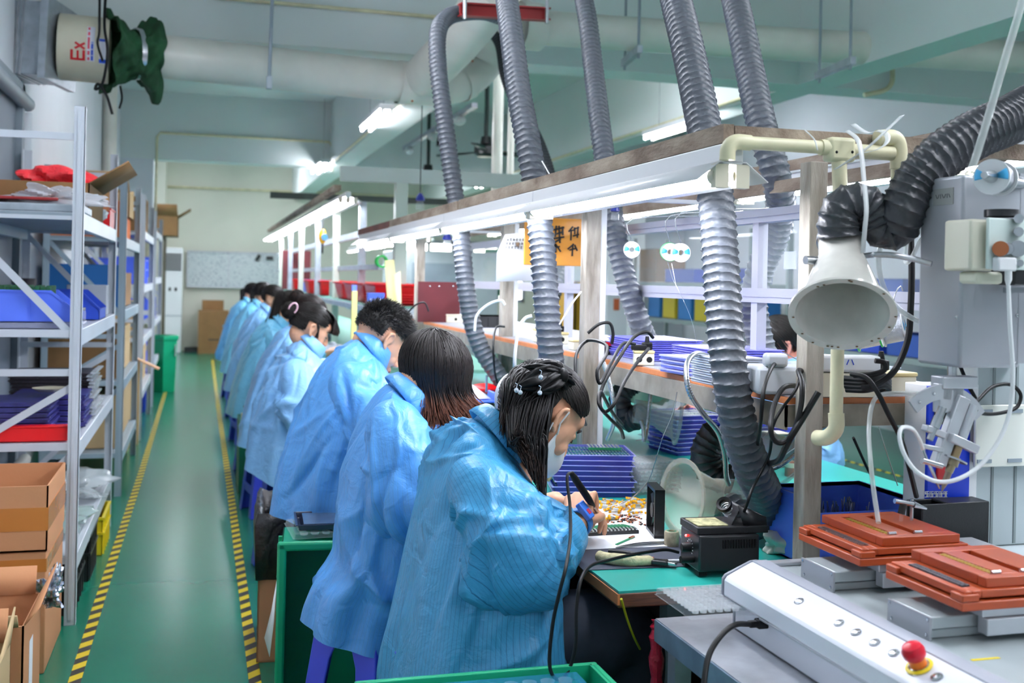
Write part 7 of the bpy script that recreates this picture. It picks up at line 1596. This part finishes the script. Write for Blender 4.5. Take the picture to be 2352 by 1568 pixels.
def spool(c, ax, R, w, label, group=None, face=None, ring=None, hang=None):
    t = thing('solder_spool', label, 'solder spool', c, group); c = Vector(c); ax = Vector(ax).normalized()
    MB().lathe([(R * .3, -w / 2), (R, -w / 2), (R, -w / 2 + .003), (R * .62, -w / 2 + .0035), (R * .62, w / 2 - .0035), (R, w / 2 - .003), (R, w / 2), (R * .3, w / 2), (R * .3, -w / 2)], c, ax, 40).build('flange', K['white'], t)
    MB().lathe([(R * .84, -w / 2 + .004), (R * .84, w / 2 - .004)], c, ax, 40).build('solder_wire', mat('solder_wire', '#b9bcc4', .25, .85, bump=.4, bscale=400), t)
    a = ax.orthogonal().normalized(); b_ = ax.cross(a); fb = MB(); fc = c + ax * (w / 2 + .0006)
    if a.z != 0 or b_.z != 0:
        up = (vU - ax * vU.dot(ax)).normalized(); sd = up.cross(ax)
        for s in (-1, 1):
            ths = [(.17 if s > 0 else PI - .17 - 0) + (q - .5) * .75 for q in [i / 8 for i in range(9)]]
            fb.ring_loft([[fc + (sd * math.cos(q) + up * math.sin(q)) * R * .92, fc + (sd * math.cos(q) + up * math.sin(q)) * R * .36] for q in ths], cap=False, close=False)
    fb.build('blue_label', mat('spool_blue', '#48b4ea', .5), t, solid=.0004)
    if ring:
        for s in (-1, 1): MB().lathe([(R * .99, -.002), (R * 1.03, -.002), (R * 1.03, .002), (R * .99, .002)], c + ax * s * (w / 2 - .0015), ax, 40).build('green_ring', mat('spool_green', '#20b457', .4), t)
    if hang:
        hk = MB(); hz_ = Vector(hang); hk.tube(bez([c + vU * R * .28 - ax * .01, c + vU * R * 1.1, Vector((c.x, c.y, hz_.z - .02)), hz_ + Vector((.0, .0, .0)), hz_ + Vector((.010, .003, .006)), hz_ + Vector((.016, .004, -.004))], 20), .0014, 8); hk.build('wire_hook', K['steel'], t)
    return t
sa = Vector((-.45, -.85, .05))
q = onY(2287, 408, 1.56); spool(q, (-.80, -.55, -.02), .030, .050, 'solder spool on the spindle above the robot feeder', None); sx_ = thing('spool_spindle', 'steel spindle holding the solder spool above the feeder', 'spindle', q); dsp = Vector((-.80, -.55, -.02)).normalized()
MB().tube([q + dsp * .065, q + dsp * .045, q + dsp * .028, q - dsp * .2], [.006, .009, .011, .012], 20).build('rod', K['steel'], sx_); MB().box(q.x + .12, q.x + .16, q.y + .08, q.y + .12, 1.27, q.z + .02).build('spindle_post', K['grey_cab'], sx_)
# blue controller, black box, air nozzle
bc_ = thing('temperature_controller', 'blue fronted temperature controller with a red rocker switch', 'controller', (1.58, 2.02, .845)); a, b = onY(2118, 1150, 1.985), onY(2228, 885, 1.985)
MB().box(a.x + .01, b.x + .004, 1.97, 2.04, .7255, 1.185).build('front_panel', K['blue_panel'], bc_, bevel=.002) if 0 else MB().box(a.x + .008, b.x, 1.980, 1.990, .847, 1.195).build('front_panel', K['blue_panel'], bc_, bevel=.002)
MB().box(b.x + .0005, b.x + .022, 1.984, 2.066, .847, 1.198).box(a.x + .010, b.x, 1.991, 2.066, .847, 1.196).build('case', K['white'], bc_, bevel=.002)
q = onY(2164, 1075, 1.975); MB().box(q.x - .012, q.x + .012, 1.973, 1.981, q.z - .035, q.z + .025).build('rocker_switch', mat('switch_red', '#b5161f', .3), bc_, bevel=.002); q = onY(2172, 955, 1.975); MB().box(q.x - .025, q.x + .02, 1.976, 1.981, q.z - .018, q.z + .018).build('display', K['black_s'], bc_)
cz = MB(); 
for i in range(5):
    q = onY(2133 + i * 10.5, 1136, 1.973); s_ = .0048
    for (x0_, x1_, z0_, z1_) in ((-s_, s_, .85 * s_, s_), (-s_, s_, -s_, -.85 * s_), (-.12 * s_, .12 * s_, -s_, s_), (-s_, -.8 * s_, -s_ * (i % 2), s_), (-s_ * .6, s_, .1 * s_, .3 * s_), (.5 * s_, .7 * s_, -s_, 0.2 * s_ * i)): cz.box(q.x + x0_, q.x + x1_, 1.9775, 1.9798, q.z + z0_ * 1.3, q.z + z1_ * 1.3)
cz.build('lettering', K['white'], bc_)
bb_ = thing('fume_box', 'matte black box with an open slot top behind the brown jigs', 'box', (1.48, 1.93, .845)); xa, xb = onY(2118, 1200, 1.918).x, onY(2272, 1200, 1.918).x
MB().box(xa, xb, 1.918, 1.923, .847, .958).box(xa - .002, xa + .003, 1.923, 1.972, .847, .90).box(xb - .004, xb, 1.923, 1.972, .847, .958).box(xa, xb, 1.968, 1.972, .847, .958).box(xa + .06, xb, 1.918, 1.972, .954, .959).box(xa, xb, 1.918, 1.972, .847, .852).build('shell', K['black'], bb_, bevel=.003)
nz = thing('air_nozzle', 'small clamp stand with a horizontal steel nozzle beside the black box', 'nozzle', onY(2092, 1240, 1.84)); a = onY(2092, 1260, 1.84)
MB().box(a.x - .03, a.x + .03, 1.825, 1.86, .9, .91).build('base', K['galv'], nz, bevel=.002); MB().tube([(a.x, 1.84, .86), (a.x, 1.84, onY(2092, 1145, 1.84).z)], .0035, 12).build('stem', K['steel'], nz)
MB().tube([onY(2055, 1150, 1.835), onY(2100, 1158, 1.835)], .005, 14).build('nozzle_rod', K['steel'], nz); MB().tube([onY(2098, 1158, 1.835), onY(2128, 1168, 1.835)], [.007, .002], 16).build('nozzle_cone', K['steel'], nz); MB().tube([onY(2075, 1158, 1.835), onY(2070, 1180, 1.835)], .007, 16).build('nozzle_joint', K['black'], nz)
MB().tube(bez([onY(2071, 1180, 1.835), onY(2069, 1195, 1.835), onY(2062, 1230, 1.84)], 10), .0034, 10).build('air_hose', K['clear'], nz)
# PVC pipe stand beside the rusty post
PVY = 1.868; pv = thing('pvc_pipe_frame', 'yellowed plastic pipe frame tied to the rusty post', 'pipe', onY(1935, 1000, PVY)); PC = K['pvc_cream']
def py(u, v, Y=PVY): return onY(u, v, Y)
hz0, hz1 = py(1690, 333), py(1905, 333); hz0.z = hz1.z = py(1800, 333).z
MB().tube([hz0, hz1], .0128, 24).build('horizontal_pipe', PC, pv); MB().tube(bez([hz0 + Vector((.03, 0, 0)), hz0 + Vector((.0, 0, 0)), hz0 + Vector((-.015, 0, -.012)), hz0 + Vector((-.017, 0, -.035))], 12), .0150, 24).build('elbow', PC, pv); MB().tube([hz1 - Vector((.02, 0, 0)), hz1 + Vector((.005, 0, 0))], .0155, 24).build('coupling', PC, pv)
te = py(1927, 345); MB().obox(te, (.058, .034, .048)).build('tee', PC, pv, bevel=.008); MB().tube([te + Vector((.02, 0, 0)), Vector((py(2050, 330).x, PVY, te.z))], .0145, 24).build('horizontal_pipe', PC, pv)
MB().tube([te, Vector((te.x + .004, PVY, py(1935, 440).z))], .0145, 24).build('vertical_pipe', PC, pv); xv = te.x + .006
MB().tube([Vector((xv, PVY, py(1935, 450).z)), Vector((xv, PVY, py(1940, 960).z))], .0128, 24).build('vertical_pipe', PC, pv); zb_ = py(1940, 960).z; MB().tube(bez([(xv, PVY, zb_ + .01), (xv, PVY, zb_ - .02), (xv - .006, PVY + .02, zb_ - .04), (xv - .01, PVY + .05, zb_ - .045)], 12), .0155, 24).build('elbow', PC, pv)
e = py(2065, 300); MB().tube(bez([Vector((e.x - .05, PVY, te.z + .028)), Vector((e.x - .012, PVY, te.z + .030)), Vector((e.x, PVY, te.z + .01)), Vector((e.x, PVY, te.z - .03))], 14), .0165, 24).build('elbow', PC, pv); MB().tube([Vector((e.x, PVY, te.z - .02)), Vector((e.x, PVY, te.z - .14))], .0145, 24).build('vertical_pipe', PC, pv)
dh = MB()
for u, v in ((1922, 349), (1958, 349)): dh.ell(py(u, v, PVY - .017), (.003, .002, .003), 10, 6)
dh.build('screw_hole', K['rubber'], pv)
# plastic tie strips
tie = clear('tie_strip', '#eef3f4', .5, .15)
def strip(px, w, label):
    P = bez(PD(*px), 26); A = [p + Vector((w, 0, w * .3)) for p in P]; B = [p - Vector((w, 0, w * .3)) for p in P]
    return tag(MB().ring_loft([[a, b] for a, b in zip(A, B)], cap=False, close=False).build('tie_strip', tie, ang=180, solid=.0006), label, 'plastic tie')
strip([(2072, 265, 2.1), (2030, 305, 2.08), (1985, 345, 2.07), (1920, 388, 2.07)], .006, 'clear plastic tie sticking up from the pipe tee')
strip([(1945, 300, 2.1), (1968, 318, 2.08), (1978, 350, 2.06), (1985, 420, 2.03), (1990, 480, 2.0), (1986, 530, 2.0), (1982, 580, 2.02)], .005, 'clear plastic strip hanging from the pipe frame down to the hood')
strip([(1975, 352, 2.07), (2010, 345, 2.06), (2035, 330, 2.07), (2038, 312, 2.09), (2020, 300, 2.1), (1990, 305, 2.1), (1958, 285, 2.1)], .006, 'looped clear plastic tie around the pipe tee'); strip([(1848, 298, 2.1), (1870, 320, 2.08), (1878, 345, 2.08)], .0015, 'thin white zip tie end over the horizontal pipe')
# clear air tubes
at = clear('air_tube', '#e6ecea', .38, .06)
def atube(px, r, label, n=60): return pipe('air_tube', PD(*px), r, at, label, 'tube', None, 12, n)
atube([(2362, -60, 1.75), (2340, 30, 1.75), (2310, 130, 1.75), (2275, 250, 1.75), (2248, 340, 1.75), (2232, 385, 1.75), (2222, 395, 1.78)], .0062, 'clear air tube hanging from above beside the solder spool')
atube([(2026, 545, 2.1), (2018, 600, 2.1), (2030, 660, 2.1), (2060, 705, 2.1), (2105, 735, 2.1), (2150, 745, 2.1)], .0052, 'clear air tube curving behind the grey column')
atube([(2083, 545, 2.12), (2080, 600, 2.12), (2092, 595, 2.1), (2110, 560, 2.08), (2132, 520, 2.05), (2138, 470, 2.05)], .0042, 'clear air tube looping beside the grey column')
atube([(2130, 905, 2.25), (2060, 903, 2.25), (2020, 908, 2.25), (2003, 930, 2.22), (1996, 980, 2.2), (1998, 1040, 2.15), (2006, 1120, 2.1), (2018, 1200, 2.05)], .0048, 'clear air tube bending down over the bright blue bin')
# ================================================================== hanging and far objects
# solder spools hanging on the rail
sp_ax = (-.35, -.93, -.05)
q = onD(1563, 580, 2.95); spool(q, sp_ax, .0255, .045, 'solder spool with blue label hanging in front of its green ringed neighbour', 'solder spools hanging on hooks', hang=(1.495, q.y + .0, 1.615)); q2 = onD(1538, 578, 3.1); spool(q2, sp_ax, .0255, .05, 'green ringed solder spool hanging behind the blue labelled one', 'solder spools hanging on hooks', ring=True, hang=(1.495, q2.y, 1.615))
q = onD(1451, 573, 3.25); spool(q, sp_ax, .0245, .045, 'solder spool half hidden by the third hose', 'solder spools hanging on hooks', hang=(1.495, q.y, 1.612))
q = onD(2052, 757, 2.4); spool(q, (.75, -.65, .25), .034, .05, 'solder spool hanging low beside the white cone hood', None, hang=(1.48, q.y, 1.40)); q = onD(1995, 775, 2.5); spool(q, (.75, -.65, .25), .027, .055, 'green ringed solder spool low behind the white cone hood', None, ring=True)
def wire(px, r, label, m=None): return pipe('solder_wire', PD(*px), r, m or K['steel'], label, 'wire', None, 6, 30)
wire([(1533, 600, 3.1), (1545, 640, 3.0), (1553, 655, 2.95), (1570, 690, 2.9), (1590, 740, 2.9), (1602, 800, 2.9)], .0006, 'thin solder wire trailing down from the green ringed spool'); wire([(1543, 605, 3.0), (1553, 655, 2.95)], .0006, 'short solder wire below the blue labelled spool')
wire([(1335, 670, 3.4), (1315, 695, 3.35), (1300, 720, 3.3), (1285, 745, 3.3)], .0028, 'stiff white wire slanting behind the second hose', K['white']); wire([(1885, 770, 2.4), (1880, 800, 2.45), (1850, 830, 2.5), (1800, 810, 2.55)], .0012, 'thin wire from the hood rim to the shelf')
wire([(1555, 900, 2.6), (1545, 950, 2.6), (1520, 1010, 2.6), (1505, 1060, 2.62), (1485, 1110, 2.64), (1440, 1150, 2.68), (1395, 1165, 2.7)], .0011, 'thin solder wire looping down to the pile of parts'); wire([(2018, 980, 2.3), (2040, 1050, 2.3), (2062, 1115, 2.3)], .0012, 'thin wire slanting into the bright blue bin')
wire([(1245, 370, 3.4), (1262, 400, 3.3)], .002, 'white zip tie end beside the second hose', K['white'])
# amber sign, paper, boards
t = thing('amber_sign', 'amber acrylic sign with handwritten black characters behind the hoses', 'sign', (1.3, 4.9, 1.3)); a, b = onY(1255, 500, 4.0), onY(1356, 612, 4.0)
MB().box(onY(1205, 500, 4.0).x, b.x, 4.0, 4.008, b.z, a.z).build('panel', K['orange_s'], t, bevel=.004)
ink = mat('ink_black', '#1c1812', .6)
def strokes(mb, u0, v0, s, segs, Y, w):
    for (a0, b0, a1, b1) in segs: mb.beam(onY(u0 + a0 * s, v0 + b0 * s, Y), onY(u0 + a1 * s, v0 + b1 * s, Y), .002, w, up=(0, 0, 1) if abs(a1 - a0) > abs(b1 - b0) * .3 else (1, 0, 0))
ch = MB(); Yi = 3.998
strokes(ch, 1270, 518, 1.0, [(0, 10, 26, 4), (5, 20, 24, 14), (8, 0, 5, 26), (14, 0, 16, 40), (22, 2, 23, 22), (0, 30, 26, 26), (2, 40, 18, 30)], Yi, .007)
strokes(ch, 1306, 518, 1.0, [(0, 14, 10, 2), (2, 12, 14, 10), (6, 12, 5, 34), (14, 4, 14, 20), (12, 8, 24, 4), (22, 2, 20, 28), (10, 24, 24, 20)], Yi, .006)
strokes(ch, 1268, 560, 1.0, [(0, 16, 8, 0), (8, 0, 20, 18), (2, 8, 18, 6), (8, 0, 9, 20)], Yi, .006); strokes(ch, 1304, 560, 1.0, [(0, 12, 14, 0), (12, 0, 10, 28), (4, 14, 20, 10), (16, 2, 22, 16)], Yi, .006)
ch.build('lettering', ink, t)
t = thing('white_note', 'white paper note with handwriting and a bulldog clip hanging before a post', 'paper', (1.15, 4.3, 1.3)); a = onY(1140, 646, 4.35); b = onY(1226, 540, 4.35)
PP = [onY(1139, 646, 4.35), onY(1142, 580, 4.34), onY(1160, 538, 4.33), onY(1232, 530, 4.33), onY(1234, 645, 4.35)]; MB().add(PP, [(0, 1, 2, 3, 4)]).build('sheet', K['paper'], t, solid=.001)
wr_ = MB(); rw = random.Random(6)
for r_ in range(3):
    for i in range(9):
        u, v = 1164 + i * 7 - r_ * 2, 548 + r_ * 9; strokes(wr_, u, v, 1, [(0, rw.uniform(0, 3), 5, rw.uniform(0, 3)), (2, -1, 3, 5), (0, 4, 4, rw.uniform(2, 5))], 4.322, .0018)
wr_.build('handwriting', ink, t); MB().box(onY(1184, 555, 4.32).x, onY(1192, 555, 4.32).x, 4.315, 4.325, onY(1188, 566, 4.32).z, onY(1188, 556, 4.32).z).build('clip', K['steel'], t)
t = thing('maroon_board', 'dark red board with small bolts standing behind the socket boxes', 'board', (1.3, 5.6, SZ)); a, b = onY(960, 720, 5.9), onY(1050, 648, 5.9); MB().box(a.x, b.x + .02, 5.9, 5.92, SZ, b.z).build('panel', K['maroon'], t); bo = MB()
for u in (988, 1009, 1041): bo.ell(onY(u, 657, 5.898), (.005, .003, .005), 8, 6)
bo.build('bolt', K['steel'], t)
# lamp pull clips
for i, (u, v, D_) in enumerate(((965, 458, 7.4), (1027, 548, 5.2), (1413, 483, 3.2))):
    t = thing('lens_clip', ['dark blue clip with a clear lens above the farther lamps', 'dark blue clip with a clear lens beside the first hose', 'dark blue clip with a clear lens below the near lamp row'][i], 'clip', onD(u, v, D_)); s = D_ / 2500
    c = onD(u, v, D_); MB().lathe([(4 * s, 14 * s), (9 * s, 6 * s), (11 * s, -2 * s), (8 * s, -3 * s)], c, n=20).build('clip_body', mat('clip_blue%d' % i, '#1d2c8c', .35), t); MB().lathe([(8 * s, -4 * s), (10 * s, -22 * s), (4 * s, -23 * s)], c, n=20).build('clear_cap', K['clear'], t); MB().tube([c + vU * 14 * s, c + vU * (40 * s + (.6 if i == 0 else 0))], 1.2 * s, 6).build('cord', K['rubber'], t)
# plain round desk fan with a pink grille behind the worker
c = onD(1190, 915, 3.05); t = thing('desk_fan', 'plain round white desk fan with a pink front ring behind the bow haired worker', 'fan', (c.x, c.y, .77)); fa = Vector((.35, -.9, .1)).normalized()
MB().lathe([(.0, -.045), (.045, -.04), (.075, -.01), (.078, .01), (.07, .02)], c, fa, 40).build('fan_housing', K['white'], t); MB().lathe([(.062, .018), (.070, .022), (.062, .026)], c, fa, 40).build('pink_ring', mat('pink_plastic', '#ea8fc4', .35), t); MB().cyl((c.x, c.y, .771), (c.x, c.y, c.z - .05), .03, .02).build('stand', K['white'], t)
for k in range(5): a = k * 2 * PI / 5; u_ = fa.orthogonal().normalized(); w_ = fa.cross(u_); MB().obox(c + (u_ * math.cos(a) + w_ * math.sin(a)) * .032 + fa * .012, (.05, .028, .003), Matrix(((u_ * math.cos(a) + w_ * math.sin(a)), (w_ * math.cos(a) - u_ * math.sin(a)), fa)).transposed()).build('blade', K['clear2'], t)
# small blue tray with a pale card and red dish beyond the second worker
q = onT(1100, 915, .77); q = onD(1100, 905, 4.2); t = thing('blue_dish', 'small blue tray holding a pale card beyond the second worker', 'tray', q); MB().box(q.x - .06, q.x + .06, q.y - .04, q.y + .06, q.z - .03, q.z - .02).box(q.x + .05, q.x + .06, q.y - .04, q.y + .06, q.z - .02, q.z + .01).build('tray_body', K['blue_bin'], t, bevel=.003); MB().quad(q + Vector((-.05, -.03, -.015)), q + Vector((.04, -.03, -.015)), q + Vector((.03, .05, .0)), q + Vector((-.02, .05, .035))).build('pale_card', K['paper'], t, solid=.002); MB().box(q.x - .055, q.x + .055, q.y - .035, q.y + .055, .771, q.z - .031).build('block_below', K['black'], t, bevel=.004)
q = onD(1115, 892, 4.6); t = thing('red_case', 'rounded dark red case beyond the blue tray', 'case', q); MB().ell(q, (.07, .05, .022), 24, 12).build('case_body', K['red'], t); MB().cyl((q.x, q.y, .771), (q.x, q.y, q.z - .018), .03).build('stand', K['steel'], t)
pipe('steel_stand', PD((1118, 862, 4.3), (1117, 900, 4.3)), .005, K['steel'], 'short steel rod above the blue tray', 'rod')
# violet trays before worker four
q = onT(745, 812, .77); slab_stack((1.05, 5.1, .771), .25, .30, 6, .014, .1, VT, 'violet tray on the bench before the pink tied worker', 'violet trays on the bench before the pink tied worker')
slab_stack((1.15, 4.5, .771), .22, .26, 4, .014, .1, mat('pale_tray', '#cdd6dd', .3), 'pale tray on the bench before the short haired man', 'pale trays before the short haired man')
# yellow uprights and sheets near the second bench
t = thing('yellow_board', 'pale yellow upright board with a blue top beside the frame post', 'board', (1.0, 6.6, .77)); a = onY(807, 762, 6.8); b = onY(821, 668, 6.8); MB().box(a.x, b.x, 6.8, 6.83, .79, b.z).build('board', mat('pale_yellow', '#e6da88', .6), t); MB().box(a.x, b.x - .005, 6.8, 6.83, b.z + .001, b.z + .035).build('blue_top', K['blue_bin'], t)
t = thing('yellow_sheet', 'long pale yellow paper strips hanging from the frame post', 'paper', onY(900, 760, 7.0)); MB().add([onY(884, 598, 7.0), onY(905, 596, 7.0), onY(912, 680, 7.0), onY(908, 760, 7.0), onY(893, 762, 7.0)], [(0, 1, 2, 3, 4)]).build('strip', mat('pale_yellow2', '#ece4a4', .7), t, solid=.003); MB().add([onY(905, 630, 6.98), onY(920, 622, 6.98), onY(922, 700, 6.98), onY(915, 742, 6.98)], [(0, 1, 2, 3)]).build('strip', mat('pale_yellow3', '#f1ecc0', .7), t, solid=.003)
t = thing('tape_roll', 'roll of bright green tape hanging at the frame post', 'tape roll', onD(876, 600, 7.2)); MB().lathe([(.030, -.015), (.042, -.015), (.042, .015), (.030, .015), (.030, -.015)], onD(876, 600, 7.2), (.3, -1, 0), 28).build('roll', mat('green_tape', '#16b24c', .3), t); MB().tube([onD(876, 588, 7.2), onD(884, 545, 7.2)], .004, 8).build('loop', K['clear2'], t)
t = thing('tool_balancer', 'yellow spring balancer with a blue disc hanging on a cord', 'tool balancer', onD(741, 543, 9.0)); c = onD(741, 543, 9.0)
MB().ell(c, (.032, .028, .062), 24, 14).build('housing', mat('balancer_yellow', '#f2b51e', .35), t); MB().lathe([(0, .0), (.028, 0), (.028, .006), (0, .006)], c + Vector((.012, -.025, -.005)), (.3, -1, 0), 24).build('blue_disc', mat('disc_blue', '#3a6f9c', .4), t); MB().tube([c + vU * .06, c + vU * .2], .006, 8).build('hook', K['steel'], t); MB().tube([c - vU * .06, c - vU * .14], .008, 8).build('cord_end', K['rubber'], t)
# red baskets on the farther shelf
def basket(x, y, z, label, w=.30, d=.42, h=.15, m=None):
    t = thing('basket', label, 'basket', (x, y, z), 'red plastic baskets on the farther shelf'); R = []
    for k, zz in ((.82, 0), (1.0, h), (1.05, h), (1.05, h - .015)): R.append([(x + sx * w / 2 * k, y + sy * d / 2 * k, z + zz) for sx, sy in ((-1, -1), (1, -1), (1, 1), (-1, 1))])
    mb = MB(); mb.ring_loft(R, cap=False); mb.add(R[0], [(3, 2, 1, 0)]); mb.build('basket_body', m or K['red'], t, solid=.004); g_ = MB()
    for i in range(1, 8): g_.box(x - w / 2 * 1.0, x + w / 2, y - d * .46, y - d * .455, z + h * i / 8, z + h * i / 8 + .004).box(x - w * .48, x - w * .475, y - d / 2, y + d / 2, z + h * i / 8, z + h * i / 8 + .004)
    g_.build('ridge', m or K['red'], t); return t
lb2 = ['nearest the camera', 'second in the row', 'third in the row', 'fourth in the row', 'fifth in the row', 'sixth in the row', 'last in the row']
for i, y in enumerate((7.75, 8.35, 8.95, 9.6, 11.3, 12.6, 14.6)): basket(1.36, y, 1.211, 'bright red basket on the farther shelf, ' + lb2[i], w=.40, d=.52)
t = carton_c(1.20, 1.42, 10.1, 10.6, 1.211, 1.36, 'grey box between the red baskets', mat('grey_box2', '#9aa39a', .6)); t = thing('blue_case', 'small blue case with pale dots before the nearest red basket', 'case', (1.15, 7.35, 1.211)); a = onY(845, 690, 7.35); b = onY(884, 674, 7.35)
MB().box(a.x, b.x, 7.35, 7.42, 1.211, 1.30).build('case_body', K['blue_bin'], t, bevel=.004); dd_ = MB()
for i in range(4): dd_.ell((a.x + .02 + .022 * i, 7.348, 1.255), (.006, .002, .006), 10, 6)
dd_.build('pale_dot', K['white'], t)
basket(1.36, 13.6, 1.211, 'blue basket among the red ones far along the shelf', m=K['blue_bin'])
carton_c(1.12, 1.52, 15.8, 15.86, 1.2115, 1.77, 'dark red panel behind the farthest posts', K['maroon'])
for i, (x, y) in enumerate(((1.0, 8.2), (1.08, 10.6), (1.02, 12.2), (1.05, 15.0))): blob('parts_bundle', (x, y, .771), (.12, .2, .07), mat('bundle%d' % i, ['#8f98a4', '#3b4c60', '#b7c4cc', '#5f7c80'][i], .5), 'indistinct bundle of parts on the farther bench, ' + ['nearest one', 'second one', 'third one', 'farthest one'][i], 'bundle', 30 + i, .5, 3)
for i, (u, v, D_) in enumerate(((868, 735, 7.6), (905, 735, 7.4), (800, 705, 9.5))): wire([(u, v - 40, D_), (u - 12, v - 10, D_), (u + 4, v + 5, D_), (u + 20, v - 18, D_)], .006, 'white lead drooping under the farther shelf, ' + ['middle one', 'nearest one', 'farthest one'][i], K['white'])
# grey machine cabinet and boxes across the room
t = thing('machine_cabinet', 'pale grey machine cabinet seen between the far posts', 'cabinet', (3.0, 14, 0)); MB().box(2.3, 3.6, 13.2, 14.2, 0, 1.75).build('cabinet_body', K['deck'], t, bevel=.01); MB().box(2.5, 3.2, 13.18, 13.2, 1.2, 1.6).build('window_panel', K['rack_dark'], t)
# shelves along the right wall with blue and yellow bins
def wall_rack(x0, x1, y0, y1, lv, label):
    t = thing('storage_rack', label, 'rack', ((x0 + x1) / 2, y0, 0)); m = mat('rack_grey_green', '#8e9c9c', .45)
    for x in (x0, x1 - .04):
        for y in (y0, y1 - .04): MB().box(x, x + .04, y, y + .04, 0, 2.0).build('upright', m, t)
    for z in lv: MB().box(x0, x1, y0, y1, z - .05, z).build('shelf_board', m, t)
    return t
wall_rack(5.5, 6.0, 10.2, 13.4, (.5, .98, 1.42), 'grey rack of blue and yellow bins across the room'); wall_rack(5.45, 5.95, 6.6, 9.4, (.4, .85, 1.3), 'grey rack of blue bins right of the rusty post across the room')
def wbin(x, y, z, m, label, d=.36, h=.26, w=.4): return bin_('stacking_bin', x, x + w, y, y + d, z, h, m, label, 'bins on the racks across the room', low=1.0)
i_ = 0
for y, c_ in ((10.3, 'blue_bin'), (10.75, 'yellow'), (11.2, 'yellow'), (11.65, 'blue_bin'), (12.1, 'yellow'), (12.55, 'blue_bin')):
    wbin(5.52, y, .985, K['blue_box'] if 0 else (mat('teal_blue', '#2373b8', .5) if c_ == 'blue_bin' else mat('olive_yellow', '#c2ad1e', .5)), ('blue' if c_ == 'blue_bin' else 'yellow') + ' bin on the rack across the room, ' + ['nearest', 'second', 'third', 'fourth', 'fifth', 'farthest'][i_] + ' in its row'); i_ += 1
for i, y in enumerate((10.5, 11.6)): wbin(5.52, y, 1.425, K['blue_dk'], 'dark blue bin above the yellow bins across the room, ' + ['nearer', 'farther'][i], .8, .16)
for k, (z, ys) in enumerate(((1.305, (6.8, 7.6, 8.3)), (.855, (6.7, 7.3, 7.9, 8.5)), (.405, (6.8, 7.6, 8.4)))):
    for i, y in enumerate(ys): wbin(5.47, y, z, [K['blue_dk'], mat('blue_mid%d%d' % (k, i), '#2450a8', .5)][i % 2], 'blue bin on the rack right of the rusty post, ' + ['upper', 'middle', 'lower'][k] + ' level, ' + ['nearest', 'second', 'third', 'farthest'][i], .5, .18)
carton_c(5.25, 5.6, 9.9, 10.1, 0, .01, 'thin floor board by the rack across the room', K['card']) if 0 else None
t = thing('brown_carton', 'brown carton on the top of the far rack', 'cardboard box', (5.5, 10.5, 1.6)); 
MB().box(5.55, 5.95, 12.75, 13.3, 1.425, 1.85).build('carton_body', K['card_d'], t)
t = thing('yellow_cabinet', 'tall yellow cabinet behind the worn posts', 'cabinet', (4.0, 14, 0)); a = onY(1298, 700, 14.5); b = onY(1345, 700, 14.5); MB().box(a.x, b.x, 14.5, 14.9, 0, 1.42).build('cabinet_body', mat('ochre', '#c9971c', .5), t, bevel=.01); MB().box((a.x + b.x) / 2 - .01, (a.x + b.x) / 2 + .01, 14.49, 14.5, .05, 1.4).build('door_gap', K['rubber'], t)
t = thing('fire_extinguisher', 'red fire extinguisher standing right of the yellow cabinet', 'fire extinguisher', onY(1395, 760, 13.5)); a = onY(1397, 720, 13.5); MB().lathe([(0, 0), (.09, 0), (.09, .45), (.05, .52), (.03, .55)], (a.x, 13.5, .55), n=24).build('cylinder', mat('ext_red', '#a01420', .4), t); MB().box(a.x - .12, a.x + .12, 13.4, 13.6, 0, .549).build('cabinet', K['wall'], t); MB().box(a.x - .04, a.x + .04, 13.48, 13.52, 1.1, 1.16).build('valve', K['rubber'], t)
t = thing('wall_notice', 'small orange notice on a pale pillar far away', 'notice', onY(1420, 700, 13.2)); a = onY(1409, 712, 13.2); b = onY(1422, 686, 13.2); MB().box(a.x, b.x, 13.19, 13.2, a.z, b.z).build('notice', mat('notice_orange', '#c8663a', .6), t); MB().box(a.x - .08, b.x + .12, 13.205, 13.4, 0, 2.4).build('backing_board', K['wall'], t)
struct('trim_8', MB().box(6.0, 6.6, 14.2, 14.7, 0, BZ), K['wall'])
# reflective plastic pocket hanging on the glass
t = thing('plastic_pocket', 'small clear pocket hanging on the partition glass', 'pocket', onX(1815, 600, 1.515)); a = onX(1802, 618, 1.515); b = onX(1830, 577, 1.515); MB().box(1.512, 1.515, min(a.y, b.y), max(a.y, b.y), a.z, b.z).build('pocket', clear('pocket', '#dfe5f2', .4, .1), t)
